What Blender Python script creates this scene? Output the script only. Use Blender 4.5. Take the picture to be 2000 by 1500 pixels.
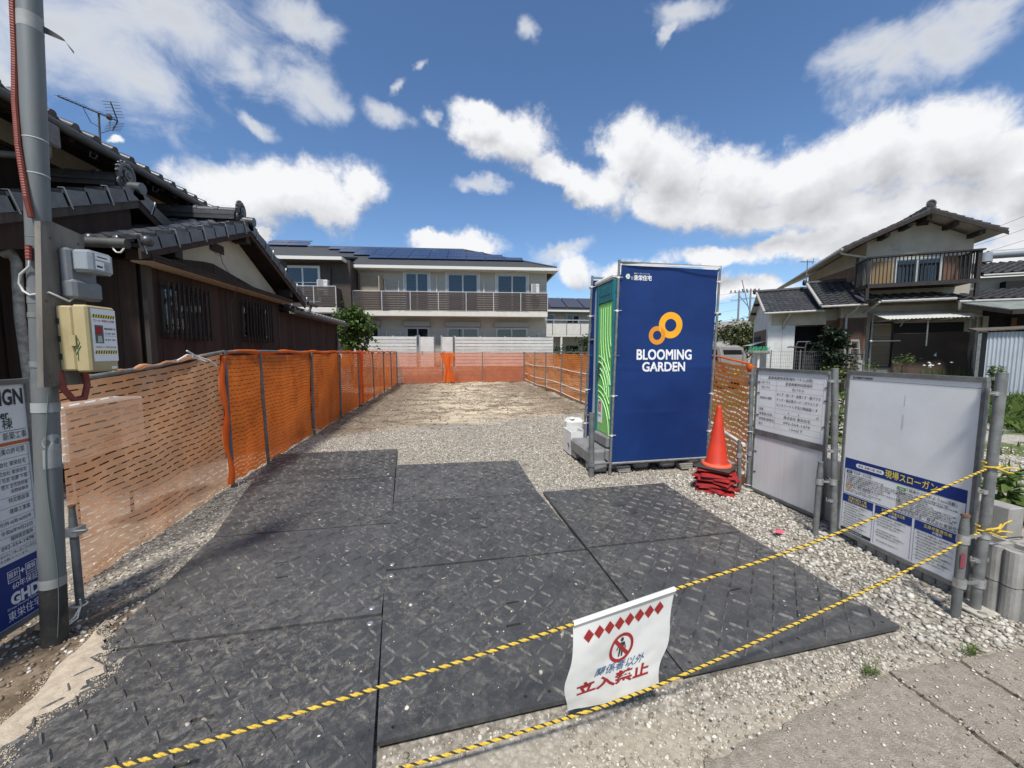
import bpy, bmesh, math, random
import numpy as np
from mathutils import Matrix, Vector, Quaternion, noise as mnoise
R = math.radians
random.seed(7); rng = np.random.default_rng(7)
scene = bpy.context.scene
for o in list(bpy.data.objects): bpy.data.objects.remove(o)

# ------------------------------------------------------------------ camera
EYE = 1.55
cam = bpy.data.cameras.new('camera'); cam.lens = 13.59; cam.sensor_width = 36; cam.clip_start = .05; cam.clip_end = 1500
camo = bpy.data.objects.new('camera', cam); scene.collection.objects.link(camo)
camo.location = (0, 0, EYE); camo.rotation_euler = (R(90 - 4.77), 0, R(-9.1)); scene.camera = camo

# ------------------------------------------------------------------ sun + exposure
SUN_DIR = Vector((-.19, -.50, .84)).normalized()          # towards the sun: early summer noon, high up behind the viewer
sun = bpy.data.lights.new('sun', 'SUN'); sun.energy = 3.6; sun.angle = R(8); sun.color = (1, .955, .88)
suno = bpy.data.objects.new('sun', sun); scene.collection.objects.link(suno)
suno.rotation_euler = SUN_DIR.to_track_quat('Z', 'Y').to_euler()
vs = scene.view_settings; scene.display_settings.display_device = 'sRGB'
vs.view_transform = 'Standard'; vs.look = 'None'; vs.exposure = 0.46; vs.gamma = 1; vs.use_curve_mapping = False
scene.cycles.max_bounces = 7; scene.cycles.transparent_max_bounces = 12; scene.cycles.caustics_reflective = False; scene.cycles.caustics_refractive = False

# ------------------------------------------------------------------ node helper
class NT:
    def __init__(s, nt): s.nt = nt; s.n = nt.nodes; s.l = nt.links
    def new(s, t, **k):
        nd = s.n.new(t)
        for a, b in k.items(): setattr(nd, a, b)
        return nd
    def put(s, sock, v):
        if hasattr(v, 'links') or isinstance(v, bpy.types.NodeSocket): s.l.new(v, sock)
        else: sock.default_value = v
    def math(s, op, a, b=0.0, c=None, clamp=False):
        nd = s.new('ShaderNodeMath', operation=op, use_clamp=clamp); s.put(nd.inputs[0], a); s.put(nd.inputs[1], b)
        if c is not None: s.put(nd.inputs[2], c)
        return nd.outputs[0]
    def vmath(s, op, a, b=None):
        nd = s.new('ShaderNodeVectorMath', operation=op); s.put(nd.inputs[0], a)
        if b is not None: s.put(nd.inputs[1], b)
        return nd.outputs['Value'] if op in ('LENGTH', 'DOT_PRODUCT') else nd.outputs[0]
    def noise(s, vec, scale, detail=4, rough=.55, dist=0.0, col=False):
        nd = s.new('ShaderNodeTexNoise'); s.put(nd.inputs['Vector'], vec); nd.inputs['Scale'].default_value = scale
        nd.inputs['Detail'].default_value = detail; nd.inputs['Roughness'].default_value = rough; nd.inputs['Distortion'].default_value = dist
        return nd.outputs['Color' if col else 'Fac']
    def voro(s, vec, scale, feature='F1', out='Distance'):
        nd = s.new('ShaderNodeTexVoronoi', feature=feature); s.put(nd.inputs['Vector'], vec); nd.inputs['Scale'].default_value = scale
        return nd.outputs[out]
    def mix(s, f, a, b, kind='RGBA', blend='MIX'):
        nd = s.new('ShaderNodeMix', data_type=kind)
        i = {'RGBA': (6, 7, 2), 'FLOAT': (2, 3, 0)}[kind]
        if kind == 'RGBA': nd.blend_type = blend
        s.put(nd.inputs[0], f); s.put(nd.inputs[i[0]], a); s.put(nd.inputs[i[1]], b)
        return nd.outputs[i[2]]
    def ramp(s, v, a, b):                       # smooth 0..1 between a and b
        nd = s.new('ShaderNodeMapRange', interpolation_type='SMOOTHSTEP'); s.put(nd.inputs[0], v)
        s.put(nd.inputs[1], a); s.put(nd.inputs[2], b); return nd.outputs[0]
    def mapping(s, vec, loc=(0, 0, 0), rot=(0, 0, 0), scale=(1, 1, 1), kind='POINT'):
        nd = s.new('ShaderNodeMapping', vector_type=kind); s.put(nd.inputs[0], vec)
        nd.inputs[1].default_value = loc; nd.inputs[2].default_value = rot; nd.inputs[3].default_value = scale
        return nd.outputs[0]
    def xyz(s, v):
        nd = s.new('ShaderNodeSeparateXYZ'); s.put(nd.inputs[0], v); return nd.outputs
    def comb(s, x, y, z=0.0):
        nd = s.new('ShaderNodeCombineXYZ'); s.put(nd.inputs[0], x); s.put(nd.inputs[1], y); s.put(nd.inputs[2], z); return nd.outputs[0]
def c4(c): return (c[0], c[1], c[2], 1) if hasattr(c, '__len__') else (c, c, c, 1)

# ------------------------------------------------------------------ sky: Nishita + clouds that sit at their own compass bearing and height (degrees)
CUM = [(-20.2, 19.1, 10.6, 3.7, 13), (-15.6, 18.4, 4.0, 3.5, -24), (-12.5, 20.8, 4.0, 2.3, -12), (8.0, 27.9, 7.9, 3.6, -13), (4.4, 30.5, 2.9, 1.7, 1), (15.3, 23.9, 5.3, 2.2, -24), (25.0, 25.2, 4.9, 4.4, -7), (30.0, 22.9, 7.9, 4.8, -9), (38.4, 20.5, 6.8, 3.9, -12), (45.5, 19.5, 5.8, 3.7, -14), (50.7, 19.1, 4.7, 3.7, -16), (56.2, 18.4, 4.7, 4.3, -13), (60.1, 15.5, 3.4, 4.5, -18), (36.2, 17.5, 12.9, 3.1, -10), (51.0, 14.7, 11.3, 3.0, -14), (62.4, 12.3, 4.8, 4.8, -16), (1.0, 14.4, 7.3, 2.3, -4), (-2.6, 15.3, 2.9, 1.6, 3), (18.0, 11.3, 3.6, 2.7, -2), (26.4, 11.0, 5.9, 1.9, -4), (20.5, 21.5, 6.0, 2.6, -20), (29, 18.6, 8, 2.6, -6), (42, 16.4, 10, 2.6, -10), (36.5, 11.8, 6.6, 1.5, -7), (44.5, 11.7, 7.1, 1.7, -5), (53.1, 11.3, 6.9, 2.2, -11), (60.3, 8.6, 4.3, 2.2, -11), (-35.7, 19.9, 1.0, 0.5, 6), (-22.9, 14.2, 1.4, 1.5, -14), (39.5, 8.1, 6.2, 1.5, -5), (47.7, 12.3, 5.0, 2.2, -4),
       (-75, 24, 14, 6, 0), (-110, 18, 20, 7, 5), (95, 20, 18, 7, 0), (140, 24, 20, 6, 5), (-165, 20, 18, 6, 0), (-60, 58, 22, 9, 0), (60, 62, 30, 9, 0), (160, 60, 40, 10, 0), (-140, 55, 30, 9, 0)]  # out-of-view clouds, some of them added to raise the ambient light
SOFT = [(-37.4, 26.9, 8.8, 4.7, 11), (-32.0, 26.3, 4.8, 2.8, -3), (-41.4, 21.5, 2.6, 3.4, 22), (-29.2, 31.6, 9.3, 3.8, 5), (-22.8, 30.4, 3.3, 2.1, 14), (-17.4, 30.2, 3.3, 2.8, -5), (-22.1, 25.1, 1.9, 0.9, -24), (-18.3, 35.2, 4.8, 1.6, -2), (30.0, 37.3, 3.7, 1.1, -2), (28.5, 36.0, 1.1, 0.6, 32), (50.1, 28.1, 3.3, 1.8, -6), (55.6, 26.9, 5.1, 2.1, 1), (52.1, 26.4, 3.7, 2.0, -6), (58.8, 27.8, 2.5, 1.6, -4), (-5.9, 32.1, 1.9, 0.7, 23), (-7.7, 28.8, 3.2, 1.4, -9), (11.2, 38.0, 1.5, 1.1, 17), (-2.1, 34.3, 0.8, 0.7, 50), (6.2, 21.9, 2.9, 0.8, 1), (16.5, 14.8, 4.3, 0.9, 5), (-29.1, 19.5, 2.1, 1.3, -16), (-1.6, 29.1, 1.5, 0.8, 4),
        (-45, 33, 14, 7, 10), (80, 35, 18, 6, -10), (-100, 45, 25, 8, 0), (150, 50, 30, 8, 0)]
def blob_group():
    g = bpy.data.node_groups.new('cloud_bank', 'ShaderNodeTree')
    g.interface.new_socket('Deg', in_out='INPUT', socket_type='NodeSocketVector')
    g.interface.new_socket('D', in_out='OUTPUT', socket_type='NodeSocketFloat')
    t = NT(g); i = t.new('NodeGroupInput').outputs[0]; acc = None
    for a, e, ra, rb, ro in CUM:
        m = t.mapping(i, (a, e, 0), (0, 0, R(ro)), (ra * 1.02, rb * 1.02, 1), 'TEXTURE')
        d = t.math('SUBTRACT', 1.0, t.vmath('LENGTH', m))
        acc = d if acc is None else t.math('SMOOTH_MAX', acc, d, .25)
    o = t.new('NodeGroupOutput'); t.l.new(acc, o.inputs[0]); return g
def make_world():
    w = bpy.data.worlds.new('World'); scene.world = w; w.use_nodes = True
    t = NT(w.node_tree); t.n.clear()
    sky = t.new('ShaderNodeTexSky', sky_type='NISHITA', sun_disc=False)
    sky.sun_elevation = math.asin(SUN_DIR.z); sky.sun_rotation = math.atan2(SUN_DIR.x, SUN_DIR.y)
    sky.altitude = 20; sky.air_density = 1.0; sky.dust_density = .15; sky.ozone_density = 6.0
    d = t.new('ShaderNodeTexCoord').outputs['Generated']; x, y, z = t.xyz(d)
    az = t.math('MULTIPLY', t.math('ARCTAN2', x, y), 57.2958); el = t.math('MULTIPLY', t.math('ARCSINE', z), 57.2958)
    deg = t.comb(az, el)
    def warp(v, dirv):
        w1 = t.vmath('SUBTRACT', t.noise(dirv, 7, 5, .6, col=True), (.5, .5, .5))
        return t.vmath('ADD', v, t.vmath('MULTIPLY', w1, (9, 7, 0)))
    bank = blob_group()
    def dens(v, dirv, detail, amp):
        g = t.new('ShaderNodeGroup'); g.node_tree = bank; t.put(g.inputs[0], warp(v, dirv))
        puff = t.math('SUBTRACT', t.noise(dirv, 14, detail, .66, .25), .5)
        return t.math('ADD', g.outputs[0], t.math('MULTIPLY', puff, amp))
    D = dens(deg, d, 11, 1.25)
    Ds = dens(deg, d, 3, .85)                                          # broad form for the shading
    D2 = dens(t.vmath('ADD', deg, (-1.2, 3.0, 0)), t.vmath('ADD', d, (-.02, -.01, .050)), 3, .85)
    cm = t.math('POWER', t.ramp(D, -.16, .44), 1.3)
    lit = t.math('ADD', .74, t.math('MULTIPLY', t.math('SUBTRACT', Ds, D2), .75))
    body = t.ramp(Ds, .15, 1.0)                                     # deep parts are greyer than thin sunlit edges
    lit = t.math('SUBTRACT', t.math('ADD', lit, .14), t.math('MULTIPLY', body, .42), clamp=True)
    lit = t.math('ADD', lit, t.math('MULTIPLY', t.math('SUBTRACT', D, Ds), .12), clamp=True)
    ccol = t.mix(lit, c4((.25, .26, .285)), c4((.68, .685, .70)))
    # soft high cloud
    acc = None
    sw = t.vmath('ADD', deg, t.vmath('MULTIPLY', t.vmath('SUBTRACT', t.noise(d, 5, 5, .6, col=True), (.5, .5, .5)), (14, 9, 0)))
    for a, e, ra, rb, ro in SOFT:
        m = t.mapping(sw, (a, e, 0), (0, 0, R(ro)), (ra * 1.25, rb * 1.25, 1), 'TEXTURE')
        q = t.math('SUBTRACT', 1.0, t.vmath('LENGTH', m)); acc = q if acc is None else t.math('SMOOTH_MAX', acc, q, .3)
    st = t.noise(t.mapping(d, scale=(1, 1, 1.6), rot=(0, 0, .4)), 9, 8, .62, .6)
    S = t.math('ADD', acc, t.math('MULTIPLY', t.math('SUBTRACT', st, .5), 1.7))
    sm = t.math('MULTIPLY', t.ramp(S, -.15, .95), .92)
    scol = t.mix(t.ramp(S, .2, 1.1), c4((.60, .62, .66)), c4((.48, .50, .53)))
    bg0 = t.new('ShaderNodeBackground'); hs = t.new('ShaderNodeHueSaturation'); hs.inputs['Saturation'].default_value = 1.04; t.l.new(sky.outputs[0], hs.inputs['Color']); t.l.new(hs.outputs[0], bg0.inputs[0]); bg0.inputs[1].default_value = .105
    bg1 = t.new('ShaderNodeBackground'); t.l.new(scol, bg1.inputs[0])
    bg2 = t.new('ShaderNodeBackground'); t.l.new(ccol, bg2.inputs[0])
    m1 = t.new('ShaderNodeMixShader'); t.l.new(sm, m1.inputs[0]); t.l.new(bg0.outputs[0], m1.inputs[1]); t.l.new(bg1.outputs[0], m1.inputs[2])
    m2 = t.new('ShaderNodeMixShader'); t.l.new(cm, m2.inputs[0]); t.l.new(m1.outputs[0], m2.inputs[1]); t.l.new(bg2.outputs[0], m2.inputs[2])
    o = t.new('ShaderNodeOutputWorld'); t.l.new(m2.outputs[0], o.inputs[0])
    w.cycles.sampling_method = 'MANUAL'; w.cycles.sample_map_resolution = 512
make_world()

# ------------------------------------------------------------------ materials
MATS = {}
def mat(name, col, rough=.75, metal=0.0, col2=None, ns=6, detail=5, lo=.35, hi=.65, bump=0.0, bs=60, rand=0.0, stretch=(1, 1, 1), spec=.4, trans=0.0, clear=0.0, dirt=None, ds=2.0, dlo=.5, dhi=.75, coat=0.0):
    """base colour col, patchy towards col2; dirt = a second, larger stain colour; rand = piece-to-piece value change; trans = light let through a thin sheet; clear = see-through share"""
    if name in MATS: return MATS[name]
    m = bpy.data.materials.new(name); MATS[name] = m; m.use_nodes = True; t = NT(m.node_tree); t.n.clear()
    oi = t.new('ShaderNodeObjectInfo'); tc = t.new('ShaderNodeTexCoord').outputs['Object']
    v = t.vmath('ADD', tc, t.vmath('MULTIPLY', t.comb(oi.outputs['Random'], oi.outputs['Random'], oi.outputs['Random']), (37., 53., 71.)))
    vv = t.mapping(v, scale=stretch) if stretch != (1, 1, 1) else v
    c = c4(col)
    if col2 is not None: c = t.mix(t.ramp(t.noise(vv, ns, detail, .6), lo, hi), c, c4(col2))
    if dirt is not None: c = t.mix(t.math('MULTIPLY', t.ramp(t.noise(v, ds, 7, .65, .4), dlo, dhi), .85), c, c4(dirt))
    if rand:
        k = t.math('ADD', 1 - rand, t.math('MULTIPLY', oi.outputs['Random'], 2 * rand)); c = t.mix(1.0, c, t.comb(k, k, k), blend='MULTIPLY')
    b = t.new('ShaderNodeBsdfPrincipled'); t.put(b.inputs['Base Color'], c)
    b.inputs['Metallic'].default_value = metal; b.inputs['Specular IOR Level'].default_value = spec; b.inputs['Coat Weight'].default_value = coat
    rr = t.math('ADD', rough - .08, t.math('MULTIPLY', t.noise(v, 9, 3), .16)); t.put(b.inputs['Roughness'], rr)
    if bump:
        bn = t.new('ShaderNodeBump'); bn.inputs['Strength'].default_value = bump; bn.inputs['Distance'].default_value = .01
        t.put(bn.inputs['Height'], t.noise(vv, bs, 5, .6)); t.l.new(bn.outputs[0], b.inputs['Normal'])
    sh = b.outputs[0]
    if trans:
        tr = t.new('ShaderNodeBsdfTranslucent'); t.put(tr.inputs[0], c); mx = t.new('ShaderNodeMixShader'); mx.inputs[0].default_value = trans
        t.l.new(sh, mx.inputs[1]); t.l.new(tr.outputs[0], mx.inputs[2]); sh = mx.outputs[0]
    if clear:
        tp = t.new('ShaderNodeBsdfTransparent'); mx = t.new('ShaderNodeMixShader'); mx.inputs[0].default_value = clear
        t.l.new(sh, mx.inputs[1]); t.l.new(tp.outputs[0], mx.inputs[2]); sh = mx.outputs[0]
    o = t.new('ShaderNodeOutputMaterial'); t.l.new(sh, o.inputs[0]); return m
def glass_mat(name, tint=(.55, .6, .62), through=.55):
    if name in MATS: return MATS[name]
    m = bpy.data.materials.new(name); MATS[name] = m; m.use_nodes = True; t = NT(m.node_tree); t.n.clear()
    tp = t.new('ShaderNodeBsdfTransparent'); tp.inputs[0].default_value = c4(tint)
    gl = t.new('ShaderNodeBsdfGlossy'); gl.inputs['Roughness'].default_value = .03; gl.inputs[0].default_value = (.9, .93, .95, 1)
    fr = t.new('ShaderNodeFresnel'); fr.inputs[0].default_value = 1.5
    f = t.math('ADD', t.math('MULTIPLY', fr.outputs[0], .9), 1 - through - .43, clamp=True)
    mx = t.new('ShaderNodeMixShader'); t.l.new(f, mx.inputs[0]); t.l.new(tp.outputs[0], mx.inputs[1]); t.l.new(gl.outputs[0], mx.inputs[2])
    o = t.new('ShaderNodeOutputMaterial'); t.l.new(mx.outputs[0], o.inputs[0]); return m

def M_(n, *a, **k): return mat(n, *a, **k)
galv = M_('galvanised_steel', (.225, .232, .232), .5, .3, (.15, .155, .15), 14, bump=.08, bs=120, dirt=(.24, .22, .19), ds=3, dlo=.55, dhi=.8)
galv_dark = M_('weathered_steel', (.18, .184, .18), .6, .2, (.12, .124, .12), 12, bump=.1, bs=90)
steel = M_('bright_zinc', (.55, .56, .56), .38, .7, (.42, .42, .41), 20)
rust = M_('rusty_steel', (.20, .09, .045), .85, 0, (.10, .06, .04), 30, bump=.2)
white_paint = M_('white_paint', (.78, .79, .79), .5, 0, (.72, .73, .73), 4, dirt=(.60, .60, .585), ds=2.5, dlo=.56, dhi=.95)
white_vinyl = M_('white_vinyl_cloth', (.74, .735, .70), .5, 0, (.66, .655, .62), 5, trans=.12, bump=.1, bs=14)
rope_tie = M_('white_twine', (.78, .77, .72), .8, 0, (.6, .58, .52), 40)
black_print = M_('black_print', (.03, .03, .035), .6)
navy_print = M_('navy_print', (.012, .035, .19), .45)
white_print = M_('white_print', (.80, .80, .80), .5)
red_print = M_('red_print', (.33, .018, .022), .55, 0, (.26, .02, .02), 60)
blue_print = M_('blue_print', (.05, .13, .24), .55)
yellow_print = M_('yellow_print', (.80, .66, .08), .5)
orange_print = M_('orange_print', (.88, .40, .015), .5)
amber_print = M_('amber_print', (.72, .27, .02), .5)
green_print = M_('green_print', (.13, .33, .10), .5)
line_print = M_('grey_line_print', (.16, .165, .175), .6)
orange_stripe = M_('rust_orange_print', (.52, .12, .035), .5)

# ------------------------------------------------------------------ mesh builder
ROOT = {}
class MB:
    def __init__(s): s.v = []; s.f = []; s.m = []; s.sm = []
    def add(s, vs, fs, m=0, smooth=False):
        b = len(s.v); s.v.extend([tuple(p) for p in vs])
        for f in fs: s.f.append([b + i for i in f]); s.m.append(m); s.sm.append(smooth)
    def box(s, x0, x1, y0, y1, z0, z1, m=0):
        s.add([(x0, y0, z0), (x1, y0, z0), (x1, y1, z0), (x0, y1, z0), (x0, y0, z1), (x1, y0, z1), (x1, y1, z1), (x0, y1, z1)],
              [(3, 2, 1, 0), (4, 5, 6, 7), (0, 1, 5, 4), (1, 2, 6, 5), (2, 3, 7, 6), (3, 0, 4, 7)], m)
    def rbox(s, x0, x1, y0, y1, z0, z1, b, m=0):             # box with chamfered edges
        X = (x0, x1); Y = (y0, y1); Z = (z0, z1); vs = []; idx = {}
        for i in (0, 1):
            for j in (0, 1):
                for k in (0, 1):
                    sx, sy, sz = (1 - 2 * i) * b, (1 - 2 * j) * b, (1 - 2 * k) * b
                    for a, p in enumerate(((X[i], Y[j] + sy, Z[k] + sz), (X[i] + sx, Y[j], Z[k] + sz), (X[i] + sx, Y[j] + sy, Z[k]))):
                        idx[i, j, k, a] = len(vs); vs.append(p)
        fs = []
        for a in (0, 1, 2):
            o = [q for q in (0, 1, 2) if q != a]
            for e in (0, 1):
                def key(u, w):
                    t = [0, 0, 0]; t[a] = e; t[o[0]] = u; t[o[1]] = w; return idx[t[0], t[1], t[2], a]
                q = [key(0, 0), key(1, 0), key(1, 1), key(0, 1)]; fs.append(q)
        for a in (0, 1, 2):                                   # edges along axis a
            o = [q for q in (0, 1, 2) if q != a]
            for u in (0, 1):
                for w in (0, 1):
                    def key(e, face):
                        t = [0, 0, 0]; t[a] = e; t[o[0]] = u; t[o[1]] = w; return idx[t[0], t[1], t[2], face]
                    fs.append([key(0, o[0]), key(1, o[0]), key(1, o[1]), key(0, o[1])])
        for i in (0, 1):
            for j in (0, 1):
                for k in (0, 1): fs.append([idx[i, j, k, 0], idx[i, j, k, 1], idx[i, j, k, 2]])
        s.add(vs, fs, m)
    def quad(s, a, b, c, d, m=0): s.add([a, b, c, d], [(0, 1, 2, 3)], m)
    def prism(s, pts, vec, m=0):
        n = len(pts); v = Vector(vec); p2 = [tuple(Vector(p) + v) for p in pts]
        s.add(list(pts) + p2, [tuple(range(n))[::-1], tuple(range(n, 2 * n))] + [(i, (i + 1) % n, n + (i + 1) % n, n + i) for i in range(n)], m)
    def bar(s, p, q, w, h, up=(0, 0, 1), m=0):                # rectangular bar from p to q
        p = Vector(p); q = Vector(q); d = (q - p).normalized(); u = Vector(up)
        if abs(d.dot(u)) > .98: u = Vector((1, 0, 0))
        a = d.cross(u).normalized(); b = a.cross(d).normalized(); vs = []
        for c in (p, q):
            for i, j in ((-1, -1), (1, -1), (1, 1), (-1, 1)): vs.append(c + a * i * w / 2 + b * j * h / 2)
        s.add(vs, [(3, 2, 1, 0), (4, 5, 6, 7), (0, 1, 5, 4), (1, 2, 6, 5), (2, 3, 7, 6), (3, 0, 4, 7)], m)
    def tube(s, pts, r, n=8, m=0, caps=True, smooth=True):
        pts = [Vector(p) for p in pts]; k = len(pts); rs = r if hasattr(r, '__len__') else [r] * k; vs = []; a = None
        for i, p in enumerate(pts):
            d = (pts[min(i + 1, k - 1)] - pts[max(i - 1, 0)]).normalized()
            if a is None: a = d.cross(Vector((0, 0, 1)) if abs(d.z) < .9 else Vector((1, 0, 0))).normalized()
            else: a = (a - d * a.dot(d)).normalized()
            b = d.cross(a)
            for j in range(n):
                t = 2 * math.pi * j / n; vs.append(p + (a * math.cos(t) + b * math.sin(t)) * rs[i])
        fs = [(i * n + j, i * n + (j + 1) % n, (i + 1) * n + (j + 1) % n, (i + 1) * n + j) for i in range(k - 1) for j in range(n)]
        s.add(vs, fs, m, smooth)
        if caps: s.add([vs[j] for j in range(n)][::-1] + [vs[(k - 1) * n + j] for j in range(n)], [tuple(range(n)), tuple(range(n, 2 * n))], m)
    def lathe(s, prof, c=(0, 0, 0), n=20, m=0, smooth=True, axis='z'):
        vs = []
        for r, z in prof:
            for j in range(n):
                t = 2 * math.pi * j / n; p = (r * math.cos(t), r * math.sin(t), z)
                if axis == 'y': p = (p[0], p[2], p[1])
                if axis == 'x': p = (p[2], p[0], p[1])
                vs.append((c[0] + p[0], c[1] + p[1], c[2] + p[2]))
        k = len(prof); s.add(vs, [(i * n + j, i * n + (j + 1) % n, (i + 1) * n + (j + 1) % n, (i + 1) * n + j) for i in range(k - 1) for j in range(n)], m, smooth)
    def grid(s, fn, nu, nv, m=0, smooth=True):
        vs = [fn(i / nu, j / nv) for j in range(nv + 1) for i in range(nu + 1)]
        s.add(vs, [(j * (nu + 1) + i, j * (nu + 1) + i + 1, (j + 1) * (nu + 1) + i + 1, (j + 1) * (nu + 1) + i) for j in range(nv) for i in range(nu)], m, smooth)
    def ring(s, o, u, v, r0, r1, m=0, n=40):
        o, u, v = Vector(o), Vector(u), Vector(v); vs = []
        for r in (r0, r1):
            for j in range(n): t = 2 * math.pi * j / n; vs.append(o + u * r * math.cos(t) + v * r * math.sin(t))
        s.add(vs, [(j, n + j, n + (j + 1) % n, (j + 1) % n) for j in range(n)], m)
    def text(s, body, o, u, v, size, m=0, align='C', width=None, bold=0.0):
        """one line of flat lettering: baseline at o, reading along u, upright along v, capital height about 0.72*size"""
        vs, fs, w = glyphs(body, bold)
        if not vs: return
        k = size; kx = size if width is None else width / max(w, 1e-6)
        ox = {'L': 0, 'C': -w * kx / 2, 'R': -w * kx}[align]; o, u, v = Vector(o), Vector(u), Vector(v)
        s.add([o + u * (ox + x * kx) + v * (y * k) for x, y in vs], fs, m)
    def mesh(s, name, mats, inv=None):
        me = bpy.data.meshes.new(name); vs = s.v if inv is None else [tuple(inv @ Vector(p)) for p in s.v]
        me.from_pydata(vs, [], s.f)
        for q in (mats if isinstance(mats, (list, tuple)) else [mats]): me.materials.append(q)
        me.polygons.foreach_set('material_index', s.m); me.polygons.foreach_set('use_smooth', s.sm); me.update(); return me
    def build(s, name, mats, parent=None, local=False, **props):
        inv = None; r = root_of(parent)
        if r is not None and not local and r.name in ROOT: inv = ROOT[r.name].inverted()
        return link(name, s.mesh(name, mats, inv), parent, **props)
GL = {}
def glyphs(body, bold):
    key = (body, bold)
    if key not in GL:
        c = bpy.data.curves.new('lettering', 'FONT'); c.body = body; c.resolution_u = 3; c.offset = bold
        o = bpy.data.objects.new('lettering', c); scene.collection.objects.link(o); bpy.context.view_layer.update()
        me = o.evaluated_get(bpy.context.evaluated_depsgraph_get()).to_mesh()
        vs = [(p.co.x, p.co.y) for p in me.vertices]; fs = [tuple(p.vertices) for p in me.polygons]
        o.to_mesh_clear(); bpy.data.objects.remove(o); bpy.data.curves.remove(c)
        x0 = min((p[0] for p in vs), default=0); GL[key] = ([(x - x0, y) for x, y in vs], fs, max((p[0] for p in vs), default=0) - x0)
    return GL[key]
def root_of(p):
    while p is not None and p.parent is not None: p = p.parent
    return p
def setp(o, **props):
    for k, v in props.items():
        if v is not None: o[{'cat': 'category'}.get(k, k)] = v
def link(name, data, parent=None, **props):
    o = bpy.data.objects.new(name, data); scene.collection.objects.link(o)
    if parent is not None: o.parent = parent
    setp(o, **props); return o
def thing(name, label, cat, loc=(0, 0, 0), rz=0.0, group=None):
    o = link(name, None, label=label, cat=cat, group=group); o.empty_display_size = .1
    o.location = loc; o.rotation_euler = (0, 0, rz); ROOT[o.name] = Matrix.Translation(loc) @ Matrix.Rotation(rz, 4, 'Z'); return o
def place(name, mesh, parent, M, **props):                    # a piece that shares its mesh; M is in the root's own frame
    o = link(name, mesh, parent, **props); o.matrix_local = M; o.matrix_basis = M; return o
def copy_tree(o, parent=None):
    c = o.copy(); scene.collection.objects.link(c); c.parent = parent
    for ch in list(o.children): copy_tree(ch, c)
    return c
def shade(me, on=True): me.polygons.foreach_set('use_smooth', [on] * len(me.polygons))
def frame(o, u, v): # matrix with x=u, y=v, z=u x v at o
    u = Vector(u).normalized(); v = Vector(v).normalized(); w = u.cross(v)
    return Matrix(((u.x, v.x, w.x, o[0]), (u.y, v.y, w.y, o[1]), (u.z, v.z, w.z, o[2]), (0, 0, 0, 1)))
def nz(x, y, z=0.0): return mnoise.noise((x, y, z))
# ================================================================== GROUND
MATQ = [  # plan corners of the nine mats: back-left, back-right, front-right, front-left
    [(-2.58, 6.16), (-.838, 6.19), (-.690, 4.82), (-2.285, 4.735)], [(-2.28, 4.715), (-.688, 4.80), (-.536, 3.475), (-1.95, 3.43)],
    [(-1.947, 3.41), (-.534, 3.455), (-.415, 2.235), (-1.80, 2.165)], [(-1.798, 2.145), (-.408, 2.215), (-.262, 1.02), (-1.66, .95)],
    [(-.722, 5.29), (.913, 5.25), (.925, 3.985), (-.585, 3.955)], [(-.583, 3.935), (.928, 3.965), (1.020, 2.755), (-.468, 2.70)],
    [(-.466, 2.68), (1.022, 2.735), (1.076, 1.575), (-.303, 1.46)], [(.985, 4.005), (2.43, 4.052), (2.424, 2.83), (1.036, 2.775)],
    [(1.04, 2.755), (2.426, 2.81), (2.46, 1.67), (1.083, 1.568)]]
def inquad(P, q, grow=0.0):
    c = np.mean(q, 0); ok = np.ones(len(P), bool)
    for i in range(4):
        a = np.array(q[i]); b = np.array(q[(i + 1) % 4]); e = b - a; n = np.array([-e[1], e[0]]); n = n / np.linalg.norm(n)
        if n @ (c - a) < 0: n = -n
        ok &= (P - a) @ n > -grow
    return ok
def ground_z(x, y):
    inlot = -2.7 < x < 4.0
    d = min(max((y - 7.6) / 1.5, 0), 1)                          # dug-over soil beyond the gravel
    z = .010 * nz(x * 3, y * 3) + .006 * nz(x * 9, y * 9, 4)
    if inlot: z += d * (.06 * nz(x * 1.1, y * 1.1, 7) + .05 * nz(x * 3.0, y * 2.2, 2) + .03 * nz(x * 8, y * 6, 9))
    dx, dy = x + 2.1, y - 2.15; z += .05 * math.exp(-(dx * dx + dy * dy) / .12)     # soil heaped round the pole
    if y < 3.6 and x < 2.7: z = z * .5 - .006
    return z - .012
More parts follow.
